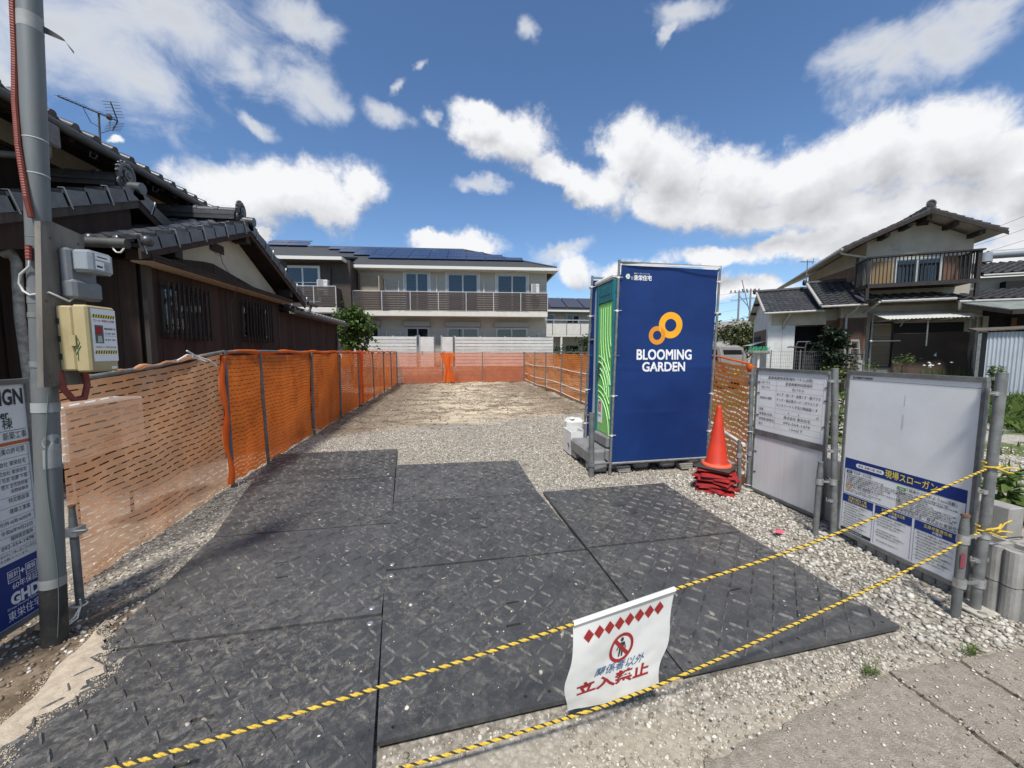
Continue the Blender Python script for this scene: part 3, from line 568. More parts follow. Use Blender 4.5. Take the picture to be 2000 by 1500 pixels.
def make_fences():
    f = thing('safety_fence', 'long orange net fence on steel posts beside the dark wooden house', 'fence', (-2.55, 4.85, 0))
    Y = [4.85, 5.76, 7.65, 9.55, 11.5, 13.6, 15.6, 17.5, 19.2]; X = [-2.545, -2.55, -2.56, -2.58, -2.585, -2.58, -2.57, -2.56, -2.55]
    tp = []
    for i, y in enumerate(Y):
        ln = (random.uniform(-.03, .03), random.uniform(-.05, .05)) if i else (-.005, .0)
        post_mb(X[i] + .03, y, -.1, 1.545 + random.uniform(-.01, .02), .021, ln).build('post', galv_dark, f); tp.append((X[i] + .03 + ln[0], y + ln[1]))
    # the near length, paler and half see-through, falls away to the pole
    net_mesh((-2.46, 2.86), (-2.545, 4.82), -.01, 1.345, .0, 1.53, .035, 3, .053, .010, .125).build('net', net_pale, f, label='pale see-through length of net nearest the pole')
    for i in range(len(Y) - 1):
        b = net_mesh((X[i], Y[i] + .01), (X[i + 1], Y[i + 1] - .01), .015, 1.525, .015, 1.53, .03, 10 + i, .052, .006 if i < 4 else .008, .11); b.build('net', net_orange, f)
    b = MB(); b.tube([(-2.44, 2.80, 1.352), (-2.5, 3.8, 1.43), (-2.525, 4.2, 1.482), (-2.53, 4.86, 1.552)], .017, 8); b.build('rail', galv, f)
    b = MB(); b.tube([(X[i] + .002, Y[i], 1.548 + .012 * (i % 2)) for i in range(len(Y))], .014, 8); b.build('rail', galv, f)
    # gathered net bunched round the first post and hem folded over the rail
    b = MB(); b.tube([(-2.52 + .02 * math.sin(z * 9), 4.80 + .015 * math.sin(z * 5), z) for z in np.linspace(.03, 1.5, 24)], [.018 + .016 * abs(math.sin(z * 6 + 1)) for z in np.linspace(.03, 1.5, 24)], 8); b.build('gathered_net', net_orange, f)
    b = MB(); b.tube([(-2.555, y, 1.545 + .012 * math.sin(y * 5)) for y in np.linspace(4.86, 19.2, 120)], [.022 + .012 * abs(math.sin(y * 3.1)) * abs(math.sin(y * 7)) for y in np.linspace(4.86, 19.2, 120)], 6); b.build('net_hem', net_orange, f)
    b = MB(); b.tube([(-2.45 - .04 * (y - 2.86), y, 1.345 + .094 * (y - 2.86) + .012 + .010 * math.sin(y * 23)) for y in np.linspace(2.88, 4.6, 40)], [.008 + .014 * max(0, math.sin(y * 11)) ** 3 for y in np.linspace(2.88, 4.6, 40)], 6); b.build('net_hem', net_pale, f)
    b = MB(); b.tube([(-2.57, 11.7, .02), (-2.55, 11.75, .8), (-2.57, 11.75, 1.53)], [.10, .05, .09], 8); b.build('gathered_net', net_orange, f)
    for (x, y, z) in ((-2.515, 4.86, .07), (-2.53, 7.65, .1), (-2.54, 11.6, .05), (-2.545, 9.5, 1.5)): tie_mb(x, y, z).build('twine', rope_tie, f)
    b = MB(); b.tube([(-2.46, 3.98, 1.47), (-2.48, 4.15, 1.52), (-2.47, 4.3, 1.50), (-2.44, 4.42, 1.46), (-2.43, 4.52, 1.40)], .008, 6); b.tube([(-2.45, 4.1, 1.56), (-2.47, 4.28, 1.50), (-2.43, 4.36, 1.44), (-2.45, 4.28, 1.47), (-2.47, 4.2, 1.50)], .007, 6); b.build('twine', rope_tie, f)
    # the back
    f = thing('safety_fence', 'thin orange net fence across the far end with the block wall showing through', 'fence', (.65, 19.5, 0))
    bx = [-2.52, -.36, 1.62, 3.84]; by = [19.22, 19.43, 19.62, 19.84]
    for i in range(4): post_mb(bx[i], by[i] - .03, -.1, 1.55, .02, (0, 0)).build('post', galv_dark, f)
    for i in range(3): net_mesh((bx[i], by[i]), (bx[i + 1], by[i + 1]), .02, 1.52, .02, 1.52, .03, 40 + i, .075, .008, .16).build('net', net_thin, f)
    b = MB(); b.tube([(bx[i], by[i], 1.54) for i in range(4)], .014, 8); b.build('rail', galv, f)
    b = MB()
    def fold(u, v): return (-.1 + .62 * (u - .5) * (.42 + abs(v - .45) * 1.3) + .35 * (.5 - v) * .2, 19.38 - .05 * math.sin(u * 14), .05 + 1.45 * v)
    b.grid(fold, 14, 10); b.build('gathered_net', net_orange, f)
    for i in (1, 2): tie_mb(bx[i] - .02, by[i] - .05, .06, .04).build('twine', rope_tie, f)
    # the right side
    f = thing('safety_fence', 'orange net fence running along the right side to the blue toilet', 'fence', (3.85, 10, 0))
    Y = [19.8, 17.3, 15.2, 13.0, 10.9, 9.2, 7.4, 5.4]
    for i, y in enumerate(Y): post_mb(3.80, y, -.1, 1.55, .02, (random.uniform(-.02, .02), random.uniform(-.1, .1))).build('post', galv_dark, f)
    for i in range(len(Y) - 1): net_mesh((3.85, Y[i]), (3.85, Y[i + 1]), .02, 1.51, .02, 1.5, .035, 60 + i, .06, .011, .11).build('net', net_orange2, f)
    b = MB(); b.tube([(3.85, 19.8, 1.53), (3.85, 12, 1.535), (3.85, 5.3, 1.52)], .014, 8); b.build('rail', galv, f)
    for z in (.12, .42, .95):
        b = MB(); b.tube([(3.83, y, z + .03 * math.sin(y)) for y in np.linspace(19.7, 5.4, 30)], .013, 6); b.build('white_band', rope_tie, f)
    for y in (10.9, 9.2): tie_mb(3.80, y, 1.48, .03).build('twine', rope_tie, f)
    # short return behind the cone
    f = thing('safety_fence', 'short orange net length between the blue toilet and the first sign post', 'fence', (3.6, 4.5, 0))
    net_mesh((3.84, 5.36), (3.32, 3.84), .03, 1.50, .02, 1.40, .03, 81, .062, .018, .12, 1.4).build('net', net_orange2, f)
    b = MB(); b.tube([(3.84, 5.36, 1.52), (3.32, 3.84, 1.41)], .012, 8); b.build('rail', net_orange, f)
    for z in (.20, .52): b = MB(); b.tube([(3.82, 5.34, z + .05), (3.55, 4.6, z), (3.30, 3.86, z - .03)], .022, 6); b.build('white_band', rope_tie, f)
    b = MB(); b.lathe([(0, .05), (.03, .04), (.045, 0), (.03, -.05), (0, -.06)], (3.31, 3.83, 1.38), 8); b.build('gathered_net', net_orange, f)
net_orange2 = M_('loose_orange_net', (.90, .26, .045), .65, 0, (.86, .30, .07), 2.5, trans=.50, clear=.06)
make_fences()

# ================================================================== POLE WITH ELECTRIC BOXES (left)
wood_grey = M_('weathered_plywood', (.205, .185, .160), .9, 0, (.115, .102, .09), 10, 8, .35, .7, bump=.4, bs=50, stretch=(1, 1, .18), dirt=(.07, .062, .055), ds=5, dlo=.55, dhi=.75)
conduit = M_('red_conduit', (.24, .055, .038), .6, 0, (.19, .04, .03), 20)
cable_white = M_('grey_cable', (.50, .50, .48), .6)
pole_grey = M_('pole_zinc', (.165, .178, .178), .52, .2, (.125, .136, .136), 8, 6, bump=.08, bs=60, stretch=(1, 1, .15), dirt=(.17, .165, .155), ds=5)
pole_black = M_('black_pole_sleeve', (.022, .022, .023), .75, 0, (.05, .046, .04), 9, 8, bump=.4, bs=50, dirt=(.16, .14, .11), ds=7, dlo=.55, dhi=.8)
tape = M_('grey_tape', (.33, .335, .33), .55, 0, (.26, .265, .26), 9)
box_beige = M_('beige_plastic_box', (.42, .345, .185), .55, 0, (.36, .295, .155), 6, bump=.05, dirt=(.30, .25, .15), ds=7, dlo=.6, dhi=.8)
meter_grey = M_('grey_meter_plastic', (.17, .185, .20), .45, 0, (.14, .15, .165), 8)
meter_clear = M_('clear_meter_cover', (.42, .46, .49), .15, 0, clear=.45, spec=.6)
def make_pole():
    p = thing('utility_pole', 'grey steel temporary power pole with grey board and red conduit', 'pole', (-2.104, 2.307, 0))
    def C(z): return Vector((-2.104 + .029 * z, 2.307 + .025 * z, z))
    b = MB(); b.tube([C(.30), C(1.39)], [.0495, .048], 24); b.build('pole_tube', pole_grey, p)
    b = MB(); b.tube([C(1.36), C(4.6)], [.0465, .043], 24); b.build('pole_tube', pole_grey, p)
    b = MB(); b.tube([C(-.15), C(.34)], [.0505, .0505], 24); b.build('sleeve', pole_black, p)
    for z0, z1 in ((1.24, 1.29), (.315, .365), (3.12, 3.19)):
        b = MB(); b.tube([C(z0), C(z1)], [.0512 if z0 < 2 else .0452] * 2, 24, caps=False); b.build('tape_band', tape, p)
    # a torn sticker and an oval patch on the right flank
    b = MB(); b.grid(lambda u, v: C(.95 + .10 * v) + Vector((math.cos(-1.2 + 1.5 * u), math.sin(-1.2 + 1.5 * u), 0)) * .0500, 8, 2); b.build('sticker', tape, p)
    b = MB(); n = 16; c0 = [C(1.085) + Vector((math.cos(-.45 + .8 * math.cos(t)), math.sin(-.45 + .8 * math.cos(t)), 0)) * .0502 + Vector((0, 0, .042 * math.sin(t))) for t in np.linspace(0, 6.283, n, endpoint=False)]
    b.add(c0 + [C(1.085) + Vector((math.cos(-.45), math.sin(-.45), 0)) * .0506], [(i, (i + 1) % n, n) for i in range(n)]); b.build('sticker', tape, p)
    # thin slack wire down the right side
    b = MB(); b.tube([C(z) + Vector((math.cos(-.75 + .25 * math.sin(z * 5)), math.sin(-.75 + .25 * math.sin(z * 5)), 0)) * .0520 for z in np.linspace(.05, 1.33, 30)], .0022, 5); b.build('wire', M_('green_wire', (.10, .14, .12), .6), p)
    # torn tape flag near the top
    b = MB(); q = C(3.15); b.grid(lambda u, v: q + Vector((.040 + .15 * u, .01 + .03 * math.sin(u * 5), -.01 - .11 * u * u + (.035 - .05 * u) * (v - .4))), 8, 2); b.build('tape_flag', M_('torn_black_tape', (.05, .05, .05), .7), p)
    # strut pipe clamped on: second thinner tube beside the board
    for z0, z1, rr in ((1.79, 1.87, .048), (1.72, 1.745, .049), (1.47, 1.50, .050)):
        b = MB(); b.tube([C(z0), C(z1)], rr, 20); b.build('collar', galv, p)
    b = MB(); b.prism([(-2.003, 2.236, 1.375), (-2.003, 2.475, 1.375), (-2.003, 2.53, 2.185), (-2.003, 2.36, 2.205), (-2.003, 2.300, 2.19)], (.026, 0, 0)); b.build('board', wood_grey, p)
    b = MB()
    for y, z in ((2.34, 2.12), (2.49, 2.13), (2.27, 1.43), (2.44, 1.42), (2.29, 1.80)): b.lathe([(0, .003), (.006, .002), (.007, -.001)], (-1.9768, y, z), 8, axis='x')
    b.build('screw', rust, p)
    # corrugated red conduit wandering down the near side of the pole
    pts = [(-.037, -.037, 4.3), (-.040, -.033, 3.24), (-.046, -.026, 3.0), (-.045, -.036, 2.76), (-.026, -.05, 2.55), (.004, -.056, 2.30), (.022, -.058, 2.205)]
    cv = [];
    for i in range(len(pts) - 1):
        for t in np.linspace(0, 1, 40, endpoint=False): a = np.array(pts[i]) * (1 - t) + np.array(pts[i + 1]) * t; cv.append(C(a[2]) + Vector((a[0], a[1], 0)))
    b = MB(); b.tube(cv, [.0125 if i % 2 else .0105 for i in range(len(cv))], 8, smooth=False); b.build('conduit', conduit, p)
    b = MB(); b.tube([C(z) + Vector((.008, -.060, 0)) for z in np.linspace(2.0, 2.07, 10)], [.013 if i % 2 else .011 for i in range(10)], 8, smooth=False); b.build('conduit', conduit, p)
    b = MB(); b.tube([C(2.02) + Vector((.01, -.060, 0)), C(1.97) + Vector((.012, -.063, 0)), C(1.93) + Vector((-.04, -.05, 0)), C(1.89) + Vector((-.06, -.035, 0)), C(1.85) + Vector((-.035, -.045, 0)), C(1.83) + Vector((.0, -.055, 0)), Vector((-1.97, 2.30, 1.845)), Vector((-1.945, 2.37, 1.81)), Vector((-1.94, 2.40, 1.84))], .0055, 8); b.build('cable', cable_white, p)
    b = MB(); b.tube([(-1.985, 2.33, 1.45), (-1.975, 2.33, 1.36), (-1.96, 2.36, 1.30), (-1.95, 2.41, 1.30), (-1.955, 2.44, 1.37), (-1.96, 2.44, 1.44)], [.0145 if i % 2 else .0145 for i in range(6)], 8); b.build('conduit', conduit, p)
    for z in (2.12, 2.6, 2.43): b = MB(); b.tube([C(z) + Vector((math.cos(t), math.sin(t), 0)) * .0445 for t in np.linspace(0, 6.283, 24)], .003, 5); b.build('binding_wire', cable_white if z > 2.2 else galv_dark, p)
    # meter
    m = thing('electric_meter', 'grey electric meter with clear cover above the beige box', 'meter', (-2.02, 2.43, 1.83))
    b = MB(); b.rbox(-1.976, -1.925, 2.365, 2.525, 1.90, 2.085, .012); b.build('meter_back', meter_grey, m)
    b = MB(); b.rbox(-1.976, -1.905, 2.36, 2.53, 1.825, 1.925, .014); b.build('terminal_cover', meter_grey, m)
    b = MB(); b.rbox(-1.925, -1.835, 2.372, 2.518, 1.965, 2.08, .014); b.build('meter_cover', meter_clear, m)
    b = MB(); b.box(-1.925, -1.87, 2.39, 2.50, 1.985, 2.06); b.build('meter_works', M_('meter_works', (.22, .23, .24), .5), m)
    b = MB(); b.box(-1.8345, -1.8335, 2.40, 2.49, 2.035, 2.065); b.box(-1.8345, -1.8335, 2.40, 2.45, 1.985, 2.028); b.build('meter_label', white_print, m)
    b = MB(); b.box(-1.8333, -1.8328, 2.405, 2.44, 1.995, 2.005); b.build('print', black_print, m); b = MB(); b.box(-1.8333, -1.8328, 2.41, 2.47, 2.047, 2.053); b.build('print', black_print, m)
    # breaker box with its paper notice
    x = thing('breaker_box', 'beige breaker box with paper safety notice on the grey board', 'electric box', (-2.02, 2.41, 1.45))
    b = MB(); b.rbox(-1.976, -1.902, 2.325, 2.485, 1.452, 1.785, .008); b.build('box_body', box_beige, x)
    b = MB(); b.rbox(-1.90, -1.832, 2.318, 2.492, 1.445, 1.79, .009); b.build('box_lid', box_beige, x)
    b = MB(); b.box(-1.915, -1.885, 2.310, 2.324, 1.58, 1.635); b.build('latch', box_beige, x)
    b = MB()
    for z in (1.51, 1.60, 1.69): b.box(-1.970, -1.960, 2.3215, 2.3245, z, z + .03)
    b.build('hinge', black_print, x)
    b = MB(); b.box(-1.8315, -1.8305, 2.340, 2.488, 1.50, 1.775); pn = b.build('notice', white_print, x)
    U, V = Vector((0, 1, 0)), Vector((0, 0, 1)); X = -1.8298
    def T(y, z): return Vector((X, y, z))
    b = MB()
    for zc in (1.737, 1.548):
        b.quad(T(2.346, zc - .009), T(2.482, zc - .009), T(2.482, zc + .009), T(2.346, zc + .009), 0)
        for i in range(9):
            y = 2.348 + i * .015; b.add([Vector((X + .0004, y, zc - .009)), Vector((X + .0004, y + .007, zc - .009)), Vector((X + .0004, y + .0125, zc + .009)), Vector((X + .0004, y + .0055, zc + .009))], [(0, 1, 2, 3)], 1)
    b.text('ブレーカー最初勝めて使用！', T(2.414, 1.708), U, V, .013, 2, 'C', .128, .02)
    b.text('※可搬式コード使用 先付工事', T(2.414, 1.571), U, V, .009, 2, 'C', .125, .02)
    b.text('電気取扱責任者', T(2.446, 1.668), U, V, .011, 1, 'C', .068, .02); b.text('正 会社  橋本', T(2.446, 1.643), U, V, .011, 1, 'C', .066, .01); b.text('副 会社  橋本', T(2.446, 1.610), U, V, .011, 1, 'C', .066, .01)
    b.quad(T(2.355, 1.595), T(2.405, 1.595), T(2.405, 1.69), T(2.355, 1.69), 3); b.quad(T(2.41, 1.634), T(2.482, 1.634), T(2.482, 1.6352), T(2.41, 1.6352), 1)
    b.add([Vector((X + .0004, 2.362, 1.64)), Vector((X + .0004, 2.398, 1.645)), Vector((X + .0004, 2.396, 1.682)), Vector((X + .0004, 2.36, 1.68))], [(0, 1, 2, 3)], 2)
    b.add([Vector((X + .0004, 2.366, 1.60)), Vector((X + .0004, 2.396, 1.60)), Vector((X + .0004, 2.392, 1.634)), Vector((X + .0004, 2.37, 1.634))], [(0, 1, 2, 3)], 4)
    b.build('print', [yellow_print, black_print, red_print, M_('photo_grey_print', (.10, .10, .095), .6), M_('photo_pale_print', (.42, .44, .42), .6)], pn)
    b = MB(); b.box(-1.8315, -1.8305, 2.44, 2.475, 1.457, 1.471); b.build('label_plate', white_print, x)
    b = MB()
    for q in ([(0, 0), (.015, .03), (.002, .05)], [(.004, .028), (.02, .06), (.012, .085)], [(.008, -.03), (.01, .02), (.024, .045)]): b.tube([(-1.893 + d, 2.3165, 1.535 + e) for d, e in q], .0016, 5)
    b.build('marker_scrawl', M_('green_marker', (.05, .16, .06), .6), x)
    # short strut post with clamp
    s = thing('steel_post', 'short rusty-topped steel stake beside the utility pole', 'stake', (-2.157, 2.52, 0), 0, None)
    b = MB(); b.tube([(-2.157, 2.52, -.2), (-2.165, 2.535, .54)], .019, 14); b.tube([(-2.165, 2.535, .54), (-2.167, 2.54, .66)], [.019, .013], 14); b.build('stake_tube', galv_dark, s)
    b = MB(); b.tube([(-2.167, 2.54, .655), (-2.167, 2.54, .668)], .016, 14); b.build('stake_cap', rust, s)
    b = MB(); b.box(-2.20, -2.13, 2.505, 2.57, .49, .54); b.tube([(-2.24, 2.52, .515), (-2.07, 2.5, .53)], .007, 6); b.box(-2.25, -2.22, 2.50, 2.54, .50, .53); b.build('clamp', steel, s)
    b = MB(); b.tube([(-2.157 + .03 * math.cos(t), 2.52 + .03 * math.sin(t), .075) for t in np.linspace(0, 6.283, 14)], .005, 6); b.tube([(-2.25, 2.51, .07), (-2.13, 2.495, .08), (-2.12, 2.48, .13)], .005, 6); b.tube([(-2.13, 2.49, .08), (-2.125, 2.46, .03), (-2.15, 2.42, .012)], .005, 6); b.tube([(-2.13, 2.49, .08), (-2.135, 2.455, .04), (-2.165, 2.425, .012)], .005, 6); b.build('twine', rope_tie, s)
    b = MB(); b.prism([(-2.30, 2.42, .01), (-2.19, 2.40, .0), (-2.16, 2.50, .01), (-2.24, 2.56, .02)], (0, .01, .022)); tagged(b.build('wood_offcut', M_('raw_wood', (.42, .32, .20), .85, 0, (.32, .24, .15), 20)), 'flat offcut of raw wood under the company sign', 'wood scrap')
def tagged(o, label, cat, group=None): setp(o, label=label, cat=cat, group=group); return o
make_pole()

# ================================================================== LEFT COMPANY SIGN
def make_left_sign():
    s = thing('sign_board', 'tall white and navy company sign cut off by the picture edge', 'sign', (-2.36, 2.1, 0))
    y0, y1, z0, z1 = 1.62, 2.565, .07, 1.372
    b = MB(); b.box(-2.385, -2.364, y0, y1, z0, z1); b.build('panel', white_paint, s)
    b = MB(); b.box(-2.39, -2.352, y0 - .02, y1 + .02, z1, z1 + .028); b.box(-2.39, -2.352, y0 - .02, y1 + .02, z0 - .028, z0); b.box(-2.39, -2.352, y0 - .02, y0, z0, z1); b.box(-2.39, -2.352, y1, y1 + .02, z0, z1); b.build('frame', galv, s)
    b = MB(); X = -2.3625; U, V = Vector((0, 1, 0)), Vector((0, 0, 1)); yr = y1 - .012
    def T(y, z, d=0): return Vector((X + d, y, z))
    def rect(a, c, e, f, m, d=0): b.quad(T(a, e, d), T(c, e, d), T(c, f, d), T(a, f, d), m)
    rect(y0 + .005, y1 - .004, z0 + .004, .41, 1)
    rect(y0 + .005, y1 - .002, 1.045, 1.063, 2)
    b.text('HOUSING DESIGN', T(yr, 1.265), U, V, .118, 0, 'R', .56, .03)
    b.text('Number', T(2.475, 1.192), U, V, .062, 0, 'R', .15, .02); b.text('全 2 棟', T(2.490, 1.137), U, V, .07, 0, 'R', .16)
    rect(y0 + .03, yr, 1.122, 1.1245, 0); b.text('新築工事', T(yr, 1.078), U, V, .045, 0, 'R', .115)
    rows = [(1.000, '建設業の許可票', .036), (.935, '株式会社 東栄住宅', .030), (.888, '株式会社 東栄住宅', .027), (.852, '代表取締役 社長 佐藤 千尋', .026), (.815, '啓次 主任技術者', .025), (.785, '実務経験者', .024), (.735, '特定建設業', .030), (.675, '建築工事業', .030), (.620, '国土交通大臣許可(特-6)第16202号', .025), (.570, '令和6年9月22日', .027), (.528, '福岡南営業所', .028), (.490, '092-554-1478', .028)]
    lines = [1.035, .975, .918, .872, .835, .765, .710, .650, .602, .553, .513, .475]
    for z, tx, sz in rows: b.text(tx, T(2.535, z), U, V, sz, 0, 'R', len(tx) * sz * (.56 if tx[0] > 'ÿ' else .42) + .02)
    for z in lines: rect(y0 + .03, yr, z, z + .0018, 3)
    rect(yr - .0018, yr, .602, 1.035, 3); b.text('ご迷惑をおかけして申し訳ございません。', T(yr, .452), U, V, .020, 0, 'R', .24); b.text('ご協力をお願いいたします。', T(2.50, .428), U, V, .018, 0, 'R', .18)
    for a, tx in ((2.385, '設計'), (2.475, '建設')):
        for q in ((a, a + .06, .365, .368), (a, a + .06, .303, .306), (a, a + .003, .306, .365), (a + .057, a + .06, .306, .365)): rect(*q, 4, .001)
        b.text(tx, T(a + .03, .331), U, V, .034, 4, 'C', .048, .01); b.text('住宅性能評価', T(a + .03, .312), U, V, .012, 4, 'C', .05)
    b.text('+', T(2.460, .325), U, V, .05, 4, 'C', .02, .03); b.text('60年保証', T(2.535, .262), U, V, .042, 4, 'R', .13); b.text('GHD', T(2.54, .178), U, V, .085, 4, 'R', .15, .05)
    b.text('Group Housing Holdings', T(2.54, .158), U, V, .017, 4, 'R', .17); b.text('東栄住宅', T(2.54, .098), U, V, .058, 4, 'R', .17)
    for o in (): pass
    b.v = [(p[0] + (.0006 if i else 0), p[1], p[2]) for i, p in enumerate(b.v)]
    b.build('print', [black_print, navy_print, orange_stripe, line_print, white_print], s)
make_left_sign()

# ================================================================== RIGHT: POSTS, PANELS
def clamp_mb(a, c):
    b = MB(); a, c = Vector(a), Vector(c); b.bar(a - Vector((0, 0, .0)), c, .014, .014)
    for p in (a, c): b.tube([p + Vector((0, 0, -.025)), p + Vector((0, 0, .025))], .029, 10)
    return b
def make_right_posts():
    P = [('steel_post', 'tall steel post at the cone end of the sign boards', (3.325, 3.80), (3.312, 3.815), 1.475, .0235),
         ('steel_post', 'tall steel post between the waste sign and the slogan sign', (3.165, 2.665), (3.105, 2.70), 1.415, .0235),
         ('steel_post', 'tall steel post at the roadside end tied with two yellow ropes', (3.113, 1.745), (3.117, 1.736), 1.43, .0245)]
    for k, (n, l, a, c, h, r) in enumerate(P):
        t = thing(n, l, 'post', (*a, 0), 0, None)
        b = MB(); b.tube([(*a, .0), (*c, h)], r, 16); b.build('post_tube', galv, t)
        b = MB(); b.box(a[0] - .075, a[0] + .075, a[1] - .075, a[1] + .075, .002, .010); b.build('base_plate', M_('cement_dusty_steel', (.44, .42, .36), .85, 0, (.36, .34, .30), 15), t)
        for z in (.30, .72, 1.30): bb = MB(); m = z / h; x, y = a[0] + (c[0] - a[0]) * m, a[1] + (c[1] - a[1]) * m; bb.box(x - .05, x + .045, y - .012, y + .012, z, z + .022); bb.tube([(x - .05, y, z + .011), (x - .075, y, z + .011), (x - .075, y, z + .04)], .005, 6); bb.build('hook', steel, t)
    S = [((3.185, 3.76), (3.170, 3.78), .56, (3.32, 3.80), 'short steel stake clamped beside the cone stack'), ((3.06, 2.735), (3.062, 2.73), .62, (3.14, 2.68), 'short steel stake clamped to the middle sign post'), ((2.925, 1.72), (2.936, 1.725), .60, (3.115, 1.74), 'short steel stake with a red paint mark and rusty top')]
    for k, (a, c, h, o, l) in enumerate(S):
        t = thing('steel_post', l, 'stake', (*a, 0), 0, 'short stakes bracing the sign posts')
        b = MB(); b.tube([(*a, -.1), (*c, h - .07)], .022, 14); b.tube([(*c, h - .07), (*c, h)], [.022, .016], 14); b.build('stake_tube', galv_dark, t)
        b = MB(); b.tube([(*c, h), (*c, h + .012)], [.0205, .019], 14); b.build('stake_cap', rust if k == 2 else galv_dark, t)
        zc = h - .16 if k != 2 else h - .135; clamp_mb((c[0], c[1], zc), (o[0], o[1], zc + .01)).build('clamp', steel, t)
        if k == 2: b = MB(); b.grid(lambda u, v: Vector((a[0] + .003, a[1], .30 + .09 * v)) + Vector((math.cos(3.6 + .9 * u), math.sin(3.6 + .9 * u), 0)) * .0226, 6, 2); b.build('paint_mark', M_('red_paint_mark', (.22, .05, .07), .7), t); clamp_mb((a[0] + .01, a[1], .20), (o[0], o[1], .17)).build('clamp', steel, t)
    tie_mb(3.32, 3.80, .66, .034).build('twine', rope_tie, bpy.data.objects['steel_post.001'])
    tie_mb(3.32, 3.80, .05, .034).build('twine', rope_tie, bpy.data.objects['steel_post.001'])
make_right_posts()
def panel_print(b, X, U, V, o):
    """returns helpers that draw flat print on the plane through o, reading along U"""
    o, U, V = Vector(o), Vector(U).normalized(), Vector(V); N = U.cross(V).normalized(); lay = [0]
    def at(s, z, d=.0): return o + U * s + V * z + N * (.0016 + d)
    def rect(a, c, e, f, m, d=0): b.quad(at(a, e, d), at(c, e, d), at(c, f, d), at(a, f, d), m)
    def tx(body, s, z, size, m=0, align='C', width=None, bold=0.0, d=.0008): b.text(body, at(s, z, d), U, V, size, m, align, width, bold)
    return at, rect, tx
def make_waste_sign():
    A, B = Vector((3.335, 3.765, 0)), Vector((3.355, 2.965, 0)); U = (B - A).normalized(); L = (B - A).length; N = U.cross(Vector((0, 0, 1)))
    s = thing('notice_board', 'white two part waste storage notice board beside the cone', 'sign', ((A + B) / 2)[:])
    def slab(a0, a1, z0, z1, d0, d1, name, m):
        b = MB(); q = [A + U * a0 + N * d0, A + U * a1 + N * d0, A + U * a1 + N * d1, A + U * a0 + N * d1]; b.prism([(p.x, p.y, z0) for p in q], (0, 0, z1 - z0)); return b.build(name, m, s)
    slab(.012, L - .012, .702, 1.345, -.012, 0, 'upper_panel', white_paint); slab(.012, L - .012, .035, .640, -.012, .001, 'lower_panel', M_('white_corrugated_board', (.70, .71, .70), .5, 0, (.66, .67, .66), 4, bump=.25, bs=26, stretch=(1, 8, .02)))
    for q in ((0, L, 1.346, 1.376), (0, L, .641, .700), (0, L, .004, .034)): slab(*q, -.02, .012, 'frame_rail', galv_dark)
    for q in ((-.012, .011, .035, 1.345), (L - .011, L + .012, .035, 1.345)): slab(*q, -.022, .004, 'frame_rail', galv_dark)
    for z in (.22, .45, .86, 1.10, 1.22):
        for e in (.02, L - .03): slab(e, e + .03, z, z + .008, .002, .006, 'clip', black_print)
    b = MB(); at, rect, tx = panel_print(b, 0, U, (0, 0, 1), A + Vector((0, 0, .702))); H = .643; k = .0014
    x0, x1, xm = .042, L - .042, .255; zs = [.600, .550, .498, .445, .260, .212, .160, .105, .050]
    for z in zs: rect(x0, x1, z, z + k, 1)
    for x, lo, hi in ((x0, zs[-1], zs[0]), (x1, zs[-1], zs[0]), (xm, zs[-1], zs[1])): rect(x, x + k, lo, hi, 1)
    tx('産業廃棄物保管場所パネル(2段)', L / 2, .563, .034, 0, 'C', .50, .004)
    for z, a, c in ((.512, '上段パネル', '産業廃棄物保管場所'), (.460, '下段パネル', '白パネル'), (.172, '管理者(名称)', '株式会社 東栄住宅'), (.118, '管理者(連絡先)', '092-554-1479'), (.064, '高さ', '1.5m以下')):
        tx(a, x0 + .015, z, .030, 0, 'L', len(a) * .0245); tx(c, (xm + x1) / 2, z, .034, 0, 'C', len(c) * (.032 if c[0] > 'ÿ' else .024))
    tx('廃棄物の種類', x0 + .015, .345, .030, 0, 'L', .15); tx('数量', x0 + .015, .224, .030, 0, 'L', .05)
    for i, q in enumerate(('木くず・紙くず・金属くず・廃プラス', 'テック・廃石膏ボード・ガラスくず・', 'コンクリートくず及び陶磁器くず')): tx(q, xm + .012, .398 - .055 * i, .034, 0, 'L', .47 if i < 2 else .45)
    tx('9', xm + .16, .222, .028, 0); tx('6', xm + .27, .222, .028, 0); tx('㎥', x1 - .04, .222, .030, 0)
    b.build('print', [black_print, line_print], s)
make_waste_sign()
